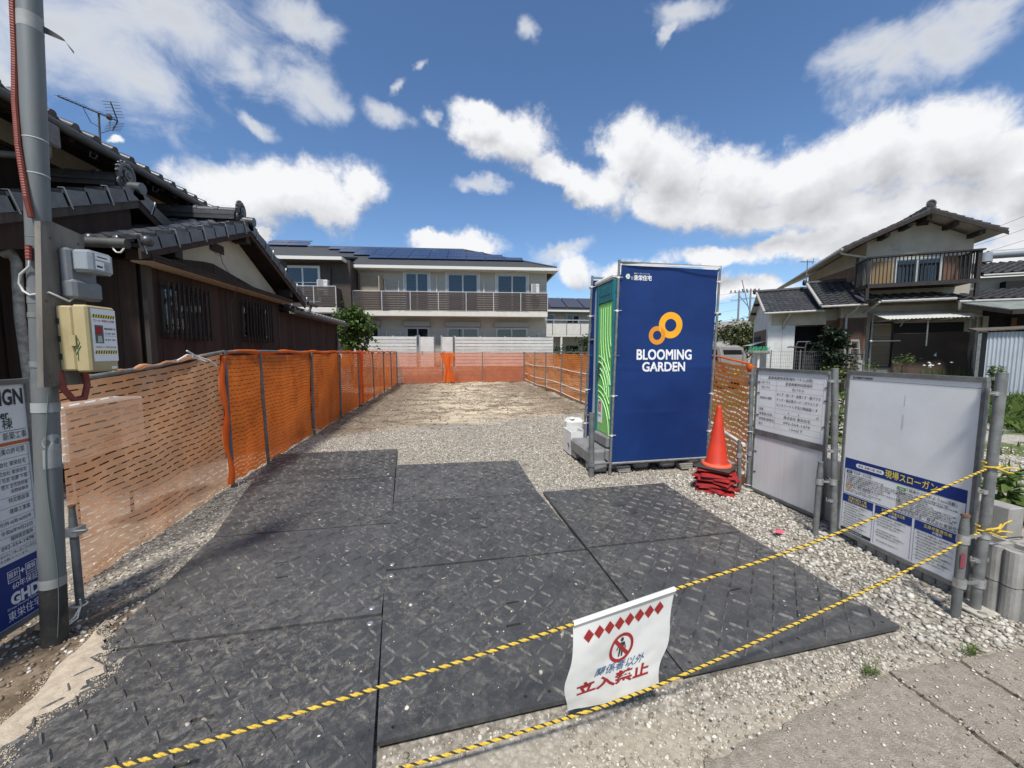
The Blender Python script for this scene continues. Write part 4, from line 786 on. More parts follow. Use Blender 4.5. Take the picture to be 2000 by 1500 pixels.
def make_slogan_sign():
    A, B = Vector((3.185, 2.64, 0)), Vector((3.155, 1.835, 0)); U = (B - A).normalized(); L = (B - A).length; N = U.cross(Vector((0, 0, 1)))
    s = thing('sign_board', 'large white sign with navy work slogan print, by the roadside post', 'sign', ((A + B) / 2)[:])
    z0, z1 = .085, 1.365
    def slab(a0, a1, z0, z1, d0, d1, name, m):
        b = MB(); q = [A + U * a0 + N * d0, A + U * a1 + N * d0, A + U * a1 + N * d1, A + U * a0 + N * d1]; b.prism([(p.x, p.y, z0) for p in q], (0, 0, z1 - z0)); return b.build(name, m, s)
    slab(.0, L, z0, z1, -.014, 0, 'panel', white_paint)
    for q in ((-.02, L + .02, z1 + .001, z1 + .032), (-.02, L + .02, z0 - .03, z0 - .001), (-.022, -.001, z0, z1), (L + .001, L + .022, z0, z1)): slab(*q, -.024, .008, 'frame_rail', galv)
    b = MB(); at, rect, tx = panel_print(b, 0, U, (0, 0, 1), A + Vector((0, 0, z0)))
    NAVY, BLK, YEL, LIN, GRN, ORG, WHT, RED, GRY = range(9)
    rect(.005, L - .005, 1.243, 1.2455, BLK); tx('BLOOMING GARDEN', .10, 1.252, .022, BLK, 'C', .15, .03)
    rect(.012, L - .018, .523, .608, NAVY)
    n = 14; pts = [at(.20 + .092 + .015 * math.cos(t), .565 + .017 * math.sin(t), .0006) for t in np.linspace(-1.57, 1.57, n)] + [at(.115 + .015 * math.cos(t), .565 + .017 * math.sin(t), .0006) for t in np.linspace(1.57, 4.71, n)]
    b.add(pts, [tuple(range(len(pts)))], WHT)
    for tq, s_, m in (('安全', .138, NAVY), ('品質工程', .205, RED), ('環境', .272, GRN)): tx(tq, s_, .558, .020, m, 'C', len(tq) * .019, .01, .0012)
    tx('現場スローガン', .475, .545, .062, YEL, 'C', .32, .012)
    rect(.012, L - .018, .317, .3205, NAVY); rect(.012, .0155, .317, .523, NAVY); rect(L - .0215, L - .018, .317, .523, NAVY)
    rect(.030, .075, .490, .512, NAVY); tx('安全', .052, .495, .015, WHT); tx('「安全第一 ゼロ災害」', .082, .494, .026, BLK, 'L', .145)
    for i in range(6): tx('安全通路や作業床の整理整頓を行い転倒災害を防止する事。', .032, .472 - .0155 * i, .0125, BLK, 'L', .28 + .05 * ((i * 7) % 4) - .03 * (i == 5), .012)
    rect(.030, .080, .372, .392, ORG); tx('品質', .055, .376, .014, WHT); tx('「安心 安全 良質な家づくり」', .085, .374, .026, BLK, 'L', .19)
    for i in range(2): tx('お客様の立場に立って品質を確保し丁寧な施工を行う事。', .032, .354 - .015 * i, .0125, BLK, 'L', .27 - .07 * i, .012)
    rect(.400, .458, .480, .503, GRN); tx('環境', .429, .485, .015, WHT); tx('「現場から始めようeco活動」', .465, .485, .028, BLK, 'L', .28)
    for i in range(9): tx('廃棄物の分別を徹底し資源の再利用に努め節電に協力する事。', .402, .463 - .0142 * i, .0118, BLK, 'L', (.30, .35, .19, .22, .345, .32, .35, .33, .24)[i], .012)
    tx('東栄住宅協力会・株式会社東栄住宅', L - .03, .327, .030, BLK, 'R', .37)
    for j, (a, c, t1, t2) in enumerate(((.012, .250, '足場の組立て等', '作業主任者の職務'), (.265, .510, '木造建て作業主任者', 'の職務'), (.525, L - .018, '玉掛作業責任者', 'の職務'))):
        top = .310; rect(a, c, top - .062, top, NAVY); tx(t1, (a + c) / 2, top - .030, .026, YEL, 'C', .155 if j else .14, .006); tx(t2, (a + c) / 2, top - .054, .022, YEL if j == 0 else WHT, 'C', .15 if j == 0 else .055, .004)
        for e in (a, c - .002): rect(e, e + .002, .012, top - .062, NAVY)
        for i in range(10):
            if i in (4, 8) and j == 1: continue
            tx('%d. 作業の方法及び労働者の配置を決定し、作業を直接指揮すること。' % (i // 2 + 1) if i % 2 == 0 else '材料の欠点の有無を点検し不良品を取り除くこと。', a + .012 + .01 * (i % 2), .225 - .0205 * i, .0125, BLK, 'L', (c - a) * (.80 if i % 2 == 0 else .62), .012)
    rect(.014, .250, .010, .034, BLK, .0010); tx('株式会社 東栄住宅', .13, .017, .012, WHT, 'C', .11, 0, .0016)
    b.build('print', [navy_print, black_print, yellow_print, line_print, green_print, amber_print, white_print, red_print, tape], s)
    # grey smear low on the blank upper half
    b = MB(); at, rect, tx = panel_print(b, 0, U, (0, 0, 1), A + Vector((0, 0, z0)))
    for a, w, e, f in ((.40, .006, 1.08, 1.16), (.395, .010, .92, 1.02)): b.add([at(a, e), at(a + w, e), at(a + w * 1.1, f), at(a + .002, f)], [(0, 1, 2, 3)])
    b.build('smear', M_('grey_smear', (.60, .61, .61), .6), s)
make_slogan_sign()

# ------------------------------------------------------------------ fluted planter-block wall under the slogan sign
blockc = M_('grey_concrete_block', (.335, .325, .30), .92, 0, (.265, .255, .235), 8, 8, bump=.45, bs=140, rand=.06, dirt=(.20, .185, .16), ds=4, dlo=.56, dhi=.8)
def make_planter_blocks():
    w = thing('block_wall', 'low wall of fluted grey planter blocks behind the roadside sign', 'wall', (3.28, 2.2, 0))
    def flute(L, D, H):                                       # block with rounded ribs on its front (-x side), hollow top
        b = MB(); n = 4; pts = []
        for i in range(n):
            for t in np.linspace(0, math.pi, 7)[:-1]: pts.append((-.030 * math.sin(t) ** .7, (i + .5) * L / n - math.cos(t) * L / n / 2))
        pts.append((0, L)); pts += [(D, L), (D, 0)]
        m = len(pts); vs = [(x, y, 0) for x, y in pts] + [(x, y, H) for x, y in pts]
        b.add(vs, [(i, (i + 1) % m, m + (i + 1) % m, m + i) for i in range(m)]); c = [(.035, .035), (.035, L - .035), (D - .03, L - .035), (D - .03, .035)]
        k = len(b.v); ring = [(x, y, H) for x, y in c] + [(x, y, H - .05) for x, y in c]
        outer = [(0.0, 0.0, H), (0.0, L, H), (D, L, H), (D, 0, H)]
        b.add(outer + ring, [(0, 4, 5, 1), (1, 5, 6, 2), (2, 6, 7, 3), (3, 7, 4, 0), (4, 8, 9, 5), (5, 9, 10, 6), (6, 10, 11, 7), (7, 11, 8, 4), (8, 11, 10, 9)])
        for i in range(n): # rib tops
            q = [(-.030 * math.sin(t) ** .7, (i + .5) * L / n - math.cos(t) * L / n / 2, H) for t in np.linspace(0, math.pi, 7)]; b.add(q, [tuple(range(7))[::-1]])
        return b
    me = flute(.296, .16, .208).mesh('planter_block', blockc); base = ROOT[w.name].inverted()
    for c in range(2):
        for i in range(3): place('planter_block', me, w, base @ Matrix.Translation((3.205 + .006 * i + random.uniform(-.003, .003), 1.62 + .30 * i, -.02 + .214 * c)) @ Matrix.Rotation(-.03, 4, 'Z'))
    for c in range(2):
        for i in range(4): place('planter_block', me, w, base @ Matrix.Translation((3.22 + .30 * i + .296, 1.60 - .03 * i, -.02 + .214 * c)) @ Matrix.Rotation(R(90), 4, 'Z'))
    v = thing('block_wall', 'plain grey block kerb wall standing behind the fluted blocks', 'wall', (3.6, 2.2, 0)); base = ROOT[v.name].inverted()
    b = MB(); b.rbox(0, .12, 0, .39, 0, .19, .006); me = b.mesh('block', blockc)
    for c in range(3):
        for i in range(4): place('block', me, v, base @ Matrix.Translation((3.40 + .004 * c, 1.80 + .40 * i - .2 * (c % 2), .0 + .196 * c)))
        for i in range(5): place('block', me, v, base @ Matrix.Translation((3.535 + .40 * i + .39 - .2 * (c % 2), 1.68, .0 + .196 * c)) @ Matrix.Rotation(R(90), 4, 'Z'))
make_planter_blocks()

# ================================================================== ROPES + HANGING NO-ENTRY SIGN
rope_y = M_('yellow_rope', (.66, .46, .055), .7, 0, (.52, .35, .05), 60, bump=.4, bs=200); rope_k = M_('black_rope', (.03, .028, .025), .8)
def smooth_path(pts, n):
    P = np.array(pts, float); d = np.r_[0, np.cumsum(np.linalg.norm(np.diff(P, axis=0), axis=1))]; t = np.linspace(0, d[-1], n); out = []
    for s in t:
        i = min(max(np.searchsorted(d, s) - 1, 0), len(P) - 2); u = (s - d[i]) / (d[i + 1] - d[i]); p0, p1, p2, p3 = P[max(i - 1, 0)], P[i], P[i + 1], P[min(i + 2, len(P) - 1)]
        out.append(.5 * ((2 * p1) + (-p0 + p2) * u + (2 * p0 - 5 * p1 + 4 * p2 - p3) * u * u + (-p0 + 3 * p1 - 3 * p2 + p3) * u ** 3))
    return np.array(out), d[-1]
def rope(name, label, pts, r=.0041):
    P, L = smooth_path(pts, 10); n = int(L / .006); P, L = smooth_path(pts, n); root = thing(name, label, 'rope', tuple(P[n // 2]), 0, 'striped ropes across the entrance')
    T = np.gradient(P, axis=0); T /= np.linalg.norm(T, axis=1)[:, None]; A = np.cross(T, (0, 0, 1)); A /= np.linalg.norm(A, axis=1)[:, None]; B = np.cross(T, A)
    ph = np.arange(n) * L / n / .042 * 2 * math.pi
    for k, (m, nm) in enumerate(((rope_y, 'yellow_strand'), (rope_k, 'black_strand'), (rope_y, 'yellow_strand'))):
        a = ph + k * 2 * math.pi / 3 if False else ph + (0, 2.35, 4.0)[k] ; q = P + (A * np.cos(a)[:, None] + B * np.sin(a)[:, None]) * r * .75
        b = MB(); b.tube([tuple(x) for x in q], r * (1.0 if k != 1 else .92), 6); b.build(nm, m, root)
    return root
def make_ropes():
    up = rope('barrier_rope', 'upper yellow and black rope carrying the no entry sign', [(3.085, 1.742, .868), (2.4, 1.652, .735), (1.7, 1.560, .612), (.951, 1.468, .521), (.474, 1.407, .462), (-.268, 1.313, .382), (-.997, 1.220, .322), (-1.5, 1.16, .34), (-2.10, 1.08, .42)])
    lo = rope('barrier_rope', 'lower yellow and black rope sagging to the gravel in front of the sign', [(3.085, 1.742, .485), (2.4, 1.65, .345), (1.7, 1.555, .228), (1.0, 1.440, .146), (.7, 1.398, .118), (.47, 1.372, .100), (-.169, 1.317, .062), (-.9, 1.235, .06), (-2.1, 1.08, .14)])
    for rt, z in ((up, .868), (lo, .485)):
        b = MB(); x, y = 3.114, 1.742
        b.tube([(x + .034 * math.cos(t), y + .034 * math.sin(t), z + .004 * t) for t in np.linspace(0, 9.4, 26)], .0055, 6); b.tube([(x + .03, y - .02, z), (x + .08, y - .03, z + .012), (x + .14, y - .04, z + .004)], .005, 6); b.tube([(x - .02, y - .034, z + .015), (x + .04, y - .05, z - .01), (x + .10, y - .04, z - .02)], .005, 6)
        if z < .6: b.tube([(x - .04, y - .03, z + .03), (x + .0, y - .06, z + .05), (x + .05, y - .04, z + .06)], .006, 6); b.tube([(x + .02, y - .05, z + .03), (x + .06, y - .05, z + .07), (x + .09, y - .06, z + .09)], .0045, 6)
        b.build('knot', rope_y, rt)
    t = thing('steel_post', 'short steel stake holding the left ends of both ropes', 'stake', (-2.12, 1.07, 0)); b = MB(); b.tube([(-2.12, 1.07, -.1), (-2.12, 1.07, .62)], .024, 12); b.build('stake_tube', galv_dark, t)
    s = thing('no_entry_sign', 'white cloth sign with red no entry symbol hanging from the rope', 'sign', (.70, 1.44, .3))
    TL, TR, BL, BR = Vector((.474, 1.408, .456)), Vector((.951, 1.469, .515)), Vector((.462, 1.412, .082)), Vector((.900, 1.462, .078))
    Nn = Vector((.126, -1, 0)).normalized()
    def S(u, v, d=0.0):                                       # v down from the rope
        p = (TL * (1 - u) + TR * u) * (1 - v) + (BL * (1 - u) + BR * u) * v
        bul = .012 * math.sin(math.pi * v) * math.cos(u * 3.5) + .006 * math.sin(u * 7 + v * 4) * v * (1 - v * .6) + .005 * nz(u * 6, v * 9, 2) * v
        side = -.030 * math.exp(-((v - .68) / .22) ** 2) * (1 - u) ** 2 + .02 * math.exp(-((v - .55) / .2) ** 2) * u ** 3 - .022 * u ** 2 * math.exp(-((v - .8) / .2) ** 2)
        low = -.008 * max(0, v - .8) * 5 * math.sin(math.pi * u)
        return p + Nn * (bul + d) + Vector((1, .126, 0)) * side + Vector((0, 0, low))
    b = MB(); b.grid(lambda u, v: S(u, 1 - v), 30, 30); b.build('cloth', white_vinyl, s)
    b = MB(); b.grid(lambda u, v: S(u, .0) + Vector((0, 0, .006)) + (Nn * math.cos(v * 6.283) + Vector((0, 0, 1)) * math.sin(v * 6.283)) * .0115, 30, 8); b.build('rope_sleeve', white_vinyl, s)
    b = MB(); w = .485; h = .395
    def poly(pts, m, sub=True):                               # flat print in sign units bent onto the cloth
        vs = [S(x, y, .0022) for x, y in pts]; b.add(vs, [tuple(range(len(vs)))], m)
    for i in range(8):
        cx = .145 + i * .102; cy = .165 - .004 * i
        for sx in (1,):
            for a in range(2): poly([(cx - .05, cy), (cx - .0, cy - .072)] + [(cx + .05, cy), (cx, cy + .072)], 0) if a == 0 else None
    cx, cy, ro, ri = .50, .435, .155, .122; n = 36; ax = lambda t, r: (cx + r * math.cos(t) * .80, cy + r * math.sin(t))
    for i in range(n):
        t0, t1 = 6.2832 * i / n, 6.2832 * (i + 1) / n; poly([ax(t0, ri), ax(t1, ri), ax(t1, ro), ax(t0, ro)], 0)
    for i in range(6):
        f0, f1 = i / 6, (i + 1) / 6; g = lambda f, e: (cx + (-.088 + .176 * f) * .80 + e * .012, cy + (-.088 + .176 * f) * 1.02 - e * .012); poly([g(f0, -1), g(f0, 1), g(f1, 1), g(f1, -1)], 0)
    def man(pts): b.add([S(cx + .8 * x, cy + y, .0016) for x, y in pts], [tuple(range(len(pts)))], 1)
    man([(.022 * math.cos(t), -.085 + .022 * math.sin(t)) for t in np.linspace(0, 6.28, 12, endpoint=False)]); man([(-.035, -.055), (.035, -.055), (.028, .02), (-.028, .02)]); man([(-.028, .02), (-.002, .02), (-.008, .10), (-.028, .10)]); man([(.002, .02), (.028, .02), (.028, .10), (.008, .10)]); man([(-.035, -.055), (-.03, -.03), (-.05, .025), (-.062, .02)]); man([(.035, -.055), (.03, -.03), (.05, .025), (.062, .02)])
    def words(body, x0, x1, y, hh, m, bold, slant=0):
        vs, fs, ww = glyphs(body, bold); k = (x1 - x0) / ww
        b.add([S(x0 + a * k + slant * c, y - c * hh, .0022) for a, c in vs], fs, m)
    words('関係者以外', .27, .76, .665, .105, 2, .008, .02); words('立入禁止', .10, .86, .81, .135, 0, .035)
    b.build('print', [red_print, black_print, blue_print], s)
make_ropes()

# ================================================================== BLUE TOILET ENCLOSURE
toilet_blue = M_('blue_banner_cloth', (.005, .026, .125), .5, 0, (.007, .033, .145), 1.5, 6, bump=.30, bs=4, spec=.35)
toilet_green = M_('green_plastic_door', (.22, .56, .15), .45, 0, (.20, .53, .135), 4); toilet_green2 = M_('highlit_green_ridge', (.40, .74, .32), .45)  # ridge green lightened to paint a highlight along the door mouldings
teal = M_('teal_plastic', (.018, .165, .205), .45, 0, (.015, .14, .18), 5); tgrey = M_('grey_plastic_base', (.225, .225, .225), .6, 0, (.18, .18, .18), 6, bump=.15, bs=40, dirt=(.32, .30, .26), ds=5, dlo=.58, dhi=.8)
pale_blue = M_('pale_blue_plastic', (.47, .52, .58), .5); pwhite = M_('white_plastic', (.70, .70, .68), .5, 0, (.62, .62, .60), 5)
def make_toilet():
    t = thing('portable_toilet', 'green and teal portable toilet behind the blue banner', 'toilet', (2.6, 4.95, 0))
    b = MB(); b.rbox(1.98, 3.34, 4.66, 5.55, .075, .30, .03)
    for x in (1.99, 2.36, 2.74, 3.12): b.rbox(x, x + .22, 4.635, 4.9, .022, .145, .03)
    b.build('base', tgrey, t)
    b = MB(); b.rbox(1.74, 1.985, 4.66, 5.42, .10, .285, .03); b.rbox(1.75, 1.97, 4.58, 4.80, .02, .15, .02); b.rbox(1.75, 1.97, 5.2, 5.40, .02, .15, .02); b.build('step', tgrey, t)
    b = MB(); b.box(2.06, 3.22, 4.66, 5.46, .30, 2.42); b.build('cabin_wall', pale_blue, t)
    b = MB(); b.rbox(2.02, 2.10, 5.12, 5.20, .30, 2.45, .01); b.rbox(2.02, 2.10, 4.62, 4.66, .30, 2.45, .008); b.rbox(2.022, 2.10, 4.66, 5.12, 2.20, 2.44, .01); b.rbox(2.018, 2.04, 4.72, 5.05, 2.28, 2.40, .008); b.rbox(2.018, 2.06, 4.66, 5.12, 2.195, 2.22, .008); b.build('door_frame', teal, t)
    b = MB(); b.rbox(2.03, 2.10, 5.205, 5.30, .30, 2.44, .012); b.build('corner_post', pale_blue, t)
    b = MB(); b.rbox(2.01, 3.26, 4.62, 5.50, 2.455, 2.52, .02); b.rbox(2.10, 3.16, 4.70, 5.42, 2.515, 2.57, .02); b.build('roof', pwhite, t)
    b = MB(); b.rbox(1.985, 2.06, 4.66, 5.12, .30, .45, .02); b.build('door_sill', tgrey, t)
    b = MB(); b.rbox(2.028, 2.058, 4.67, 5.11, .455, 2.19, .006); d = b.build('door', toilet_green, t)
    b = MB(); X = 2.026
    for i in range(5): # ribs that sweep from the top of the door down and towards the hinge side
        y = 4.725 + .075 * i; pts = [(X, y, 2.13), (X, y, 1.85)] + [(X, y - .30 * (s ** 2.1) * (1 - .06 * i), 1.85 - .58 * s - .05 * i * s) for s in np.linspace(.1, 1, 10)]; pts = [p for p in pts if p[1] > 4.675]; b.tube(pts, .007, 6)
    for cz, rr in ((.95, (.30, .38, .46, .54)), (.45, (.48, .56, .64))):
        for r in rr:
            pts = [(X, 5.10 - r * math.cos(a) * .82, cz + r * math.sin(a)) for a in np.linspace(.02, 1.53, 16)]; pts = [p for p in pts if p[1] > 4.675 and p[1] < 5.105]
            if len(pts) > 2: b.tube(pts, .008, 6)
    b.build('door_ridge', toilet_green2, d)
    b = MB(); b.rbox(2.012, 2.03, 5.03, 5.085, 1.20, 1.40, .006); b.lathe([(.0, .022), (.012, .02), (.014, 0)], (2.0, 5.055, 1.33), 10, axis='x'); b.box(2.0, 2.012, 5.045, 5.075, 1.24, 1.26); b.build('handle', M_('dark_handle', (.06, .06, .065), .4), d)
    b = MB(); b.box(2.0245, 2.0265, 4.93, 5.08, .58, .90); no = b.build('notice', white_print, d)
    b = MB(); b.box(2.0235, 2.0242, 4.98, 5.06, .73, .87, 0); b.text('使用中', Vector((2.0232, 5.02, .66)), Vector((0, -1, 0)), Vector((0, 0, 1)), .04, 1, 'C', .1); b.text('!', Vector((2.0228, 5.02, .745)), Vector((0, -1, 0)), Vector((0, 0, 1)), .14, 2, 'C', .02, .03); b.build('print', [red_print, navy_print, white_print], no)
    for x in (2.12, 3.0):
        for k in range(3): b = MB(); b.rbox(x - .01 * k, x + .16 + .006 * k, 4.60 - .03 + .01 * k, 4.74, .002 + .026 * k, .024 + .026 * k, .003); tagged(b.build('packing_board', M_('grey_board', (.30, .285, .25), .85, 0, (.22, .21, .19), 12)), 'thin packing board under the toilet base, %s in the %s little stack' % (('lowest', 'middle', 'topmost')[k], 'left' if x < 2.5 else 'right'), 'board', 'packing boards under the toilet base')
    # pipe frame
    f = thing('pipe_frame', 'thin steel pipe frame standing round the portable toilet', 'frame', (2.65, 5, 0))
    C = {'a': ((1.985, 4.535), (2.045, 4.53)), 'b': ((3.385, 4.60), (3.455, 4.60)), 'c': ((1.955, 5.44), (1.965, 5.22)), 'd': ((3.36, 5.50), (3.43, 5.40))}
    H = {'a': 2.66, 'b': 2.65, 'c': 2.60, 'd': 2.6}
    for k, (p, q) in C.items(): b = MB(); b.tube([(*p, .0 if k in 'ab' else .05), (*q, H[k])], .0155, 10); b.build('pipe', galv, f)
    def cz(k, z): p, q = C[k]; u = z / H[k]; return Vector((p[0] + (q[0] - p[0]) * u, p[1] + (q[1] - p[1]) * u, z))
    for a, c, z in (('a', 'b', 2.635), ('a', 'b', .135), ('a', 'c', .16), ('c', 'd', 2.575), ('b', 'd', 2.6)): b = MB(); b.tube([cz(a, z), cz(c, z)], .0135, 10); b.build('pipe', galv, f)
    for k in 'abc':
        for z in (.5, 1.0, 1.5, 2.05, 2.45): b = MB(); p = cz(k, z); b.tube([p + Vector((-.045, -.006, 0)), p + Vector((.05, -.01, .004))], .0035, 6); b.tube([p - Vector((0, 0, .012)), p + Vector((0, 0, .012))], .019, 8); b.build('cable_tie', rope_tie if z not in (1.5,) else galv_dark, f)
    for z in (1.72, .62): b = MB(); p = cz('c', z); b.tube([p, p + Vector((.09, .0, .0))], .014, 8); b.tube([p + Vector((0, 0, -.02)), p + Vector((0, 0, .02))], .024, 8); b.build('clamp', galv_dark, f)
    b = MB(); b.tube([(1.727, 4.504, -.1), (1.716, 4.509, .80)], .034, 14); b.tube([(1.726, 4.505, .13), (1.726, 4.505, .16)], .048, 12); b.tube([(1.727, 4.505, .145), (1.985, 4.535, .15)], .013, 8); b.build('stake_tube', galv_dark, f)
    b = MB(); b.tube([(1.97, 4.545, -.02), (1.985, 4.540, .14)], .011, 8); b.build('rusty_foot', rust, f)
    # banner on the front
    bn = thing('banner', 'blue banner with orange rings and white lettering facing the road', 'banner', (2.7, 4.54, 1.3))
    TL, TR, BL, BR = Vector((2.075, 4.540, 2.605)), Vector((3.425, 4.60, 2.600)), Vector((2.005, 4.545, .150)), Vector((3.370, 4.605, .150))
    def S(u, v, d=0): return (TL * (1 - u) + TR * u) * v + (BL * (1 - u) + BR * u) * (1 - v) + Vector((0, -1, 0)) * (d + .016 * nz(u * 3, v * 4, 1) + .004 * nz(u * 9, v * 14, 6) + .012 * math.sin(math.pi * u) * math.sin(math.pi * v) + .004 * math.exp(-((v - .49 - .0 * u) / .004) ** 2) + .003 * math.exp(-((v - .84) / .004) ** 2) + .004 * math.exp(-((v - .25 - .01 * u) / .004) ** 2))
    b = MB(); b.grid(S, 30, 90); b.build('cloth', toilet_blue, bn)
    b = MB(); O = Vector((2.0, 4.552, 0)); U = Vector((1, .044, 0)).normalized(); V = Vector((0, 0, 1))
    def at(x, z): # onto the cloth by its own u, v
        v = (z - .15) / 2.452; xl = BL.x + (TL.x - BL.x) * v; xr = BR.x + (TR.x - BR.x) * v; return S((x - xl) / (xr - xl), v, .0025)
    def ring(cx, cz_, r0, r1, m):
        n = 48; vs = [at(cx + r * math.cos(6.2832 * i / n), cz_ + r * math.sin(6.2832 * i / n)) for r in (r0, r1) for i in range(n)]; b.add(vs, [(i, (i + 1) % n, n + (i + 1) % n, n + i) for i in range(n)], m)
    ring(2.770, 1.885, .080, .165, 1); ring(2.585, 1.755, .058, .116, 2)
    def words(body, x0, x1, z, h, m, bold):
        vs, fs, w = glyphs(body, 0); k = (x1 - x0) / w; e = bold
        for i, (dx, dz) in enumerate(((-1, -1), (1, -1), (-1, 1), (1, 1), (0, 0)) if e else ((0, 0),)): b.add([at(x0 + a * k + dx * e, z + c * h + dz * e) + Vector((0, -.00025 * i, 0)) for a, c in vs], fs, m)
    words('BLOOMING', 2.312, 3.082, 1.452, .180, 0, .0038); words('GARDEN', 2.390, 2.988, 1.304, .163, 0, .0038)
    words('東栄住宅', 2.250, 2.485, 2.432, .068, 0, .0015); words('飯田グループホールディングス', 2.25, 2.46, 2.502, .018, 0, 0); words('株式', 2.212, 2.243, 2.455, .018, 0, 0); words('会社', 2.212, 2.243, 2.434, .018, 0, 0)
    for i in range(6): a = i * 1.047; cx, cz_ = 2.168 + .018 * math.cos(a), 2.468 + .020 * math.sin(a); b.add([at(cx + .014 * math.cos(q), cz_ + .014 * math.sin(q)) for q in np.linspace(0, 6.28, 8, endpoint=False)], [tuple(range(8))], 0 if i % 2 else 3)
    b.build('print', [white_print, orange_print, amber_print, M_('pale_green_print', (.45, .62, .38), .5)], bn)
    b = MB(); b.tube([(2.01, 4.54, .142), (3.37, 4.60, .142)], .008, 6); b.build('hem', white_vinyl, bn)
    b = MB(); b.box(2.085, 3.41, 4.533, 4.540, 2.607, 2.628); b.build('hem', white_vinyl, bn)
    bf = thing('banner', 'blue banner seen edge-on along the far side of the toilet', 'banner', (2.7, 5.45, 1.3)); b = MB(); b.grid(lambda u, v: (1.985 + 1.42 * u, 5.44 - .2 * v + .06 * u + .01 * nz(u * 3, v * 4, 5), .10 + 2.44 * v), 10, 20); b.build('cloth', toilet_blue, bf)
    # white boxes behind the step
    w = thing('plastic_crate', 'open white plastic box on the gravel by the toilet step', 'box', (1.88, 5.62, 0))
    b = MB(); z1 = .36
    for q in ((1.76, 1.78, 5.45, 5.85), (1.98, 2.0, 5.45, 5.85), (1.78, 1.98, 5.45, 5.47), (1.78, 1.98, 5.83, 5.85)): b.box(*q, .01, z1)
    b.box(1.78, 1.98, 5.47, 5.83, .01, .03); b.build('box_wall', pwhite, w); b = MB(); b.tube([(1.752, 5.52, .12), (1.745, 5.55, .18)], .012, 6); b.build('handle', M_('dark_handle', (.06, .06, .065), .4), w)
    b = MB(); b.box(1.965, 1.985, 5.40, 5.45, .12, .28); b.build('blue_lining', M_('blue_bucket', (.04, .09, .2), .5), w)
    w = thing('water_tank', 'white plastic water container behind the open box', 'container', (2.0, 6.05, 0)); b = MB(); b.rbox(1.86, 2.16, 5.95, 6.2, .01, .46, .05); b.build('tank_body', pwhite, w); b = MB(); b.lathe([(.0, .03), (.04, .03), (.045, 0)], (1.95, 6.0, .46), 12); b.build('cap', pwhite, w)
make_toilet()

# ================================================================== CONES
cone_red = M_('red_cone_plastic', (.58, .045, .018), .5, 0, (.50, .036, .015), 5, dirt=(.40, .06, .035), ds=6, dlo=.6, dhi=.85); cone_pale = M_('sun_faded_cone_rim', (.74, .12, .055), .55)
cone_base = M_('black_rubber_base', (.035, .036, .037), .7, 0, (.05, .05, .05), 10)
fold_red = M_('folded_red_cloth', (.36, .024, .020), .6, 0, (.27, .018, .018), 7, bump=.2, bs=30)
def make_cones():
    cx, cy = 2.965, 3.855; z = .004
    n = 9; h = .031
    LB = ['lowest folded red cone sheet, lying on the gravel', 'second folded red cone sheet from the gravel up', 'third folded red cone sheet from the gravel up', 'fourth folded red cone sheet from the gravel up', 'middle folded red cone sheet of the pile', 'fourth folded red cone sheet down from the black cone plate', 'third folded red cone sheet down from the black cone plate', 'second folded red cone sheet down from the black cone plate', 'top folded red cone sheet right below the black cone plate']
    for k in range(n):
        a = .75 + [.05, -.45, .3, .1, -.25, .2, -.1, .28, .05][k]; ox, oy = random.uniform(-.02, .02), random.uniform(-.02, .02)
        t = thing('folded_cone', LB[k], 'folded cone', (cx + ox, cy + oy, z), a, 'folded red cones piled under the standing cone'); w = .180 + random.uniform(-.008, .008); sag = random.uniform(.0, .012); tl = random.uniform(-.012, .012)
        def cloth(u, v):
            x, y = (u - .5) * 2 * w, (v - .5) * 2 * w; return (x, y, .027 - .013 * (max(abs(x), abs(y)) / w) ** 4 + .006 * math.sin(x * 25 + k) * (abs(y) / w) + tl * x / w - sag * (abs(x * y) / w / w))
        b = MB(); b.grid(cloth, 14, 14); e = 14
        rim = [(i / e, 0) for i in range(e)] + [(1, i / e) for i in range(e)] + [(1 - i / e, 1) for i in range(e)] + [(0, 1 - i / e) for i in range(e)]; L = len(rim)
        vs = [cloth(*q) for q in rim] + [(cloth(*q)[0] * 1.02, cloth(*q)[1] * 1.02, cloth(*q)[2] - .017) for q in rim]; b.add(vs, [(i, L + i, L + (i + 1) % L, (i + 1) % L) for i in range(L)], 0, True); b.build('cloth', fold_red, t, local=True)
        b = MB(); b.grid(lambda u, v: (cloth(u, v)[0] * .985, cloth(u, v)[1] * .985, cloth(u, v)[2] - .018), 8, 8); b.build('base_plate', cone_base, t, local=True); z += h * .88
    t = thing('traffic_cone', 'upright red traffic cone standing on the pile of folded cones', 'cone', (cx - .008, cy, z + .006), .62)
    b = MB(); b.rbox(-.185, .185, -.185, .185, .0, .020, .008); b.build('base_plate', cone_base, t, local=True)
    b = MB(); b.lathe([(.150, .020), (.152, .034), (.140, .046), (.118, .052), (.112, .06), (.026, .665), (.024, .685), (.018, .692), (.0, .693)], n=40); b.build('cone_body', cone_red, t, local=True)
    b = MB(); b.lathe([(.1535, .021), (.1545, .036), (.142, .0485), (.128, .0515)], n=40); b.build('cone_rim', cone_pale, t, local=True)
    b = MB()
    def crump(u, v): s = .035; return (2.732 + (u - .5) * 2 * s + .012 * nz(u * 5, v * 5, 1), 2.755 + (v - .5) * 1.6 * s + .012 * nz(u * 5, v * 5, 8), .02 + .022 * abs(nz(u * 4, v * 4, 3)) + .012)
    b.grid(crump, 10, 10); tagged(b.build('tape_scrap', M_('pink_tape', (.75, .12, .18), .5)), 'crumpled scrap of pink tape lying on the gravel', 'litter')
make_cones()
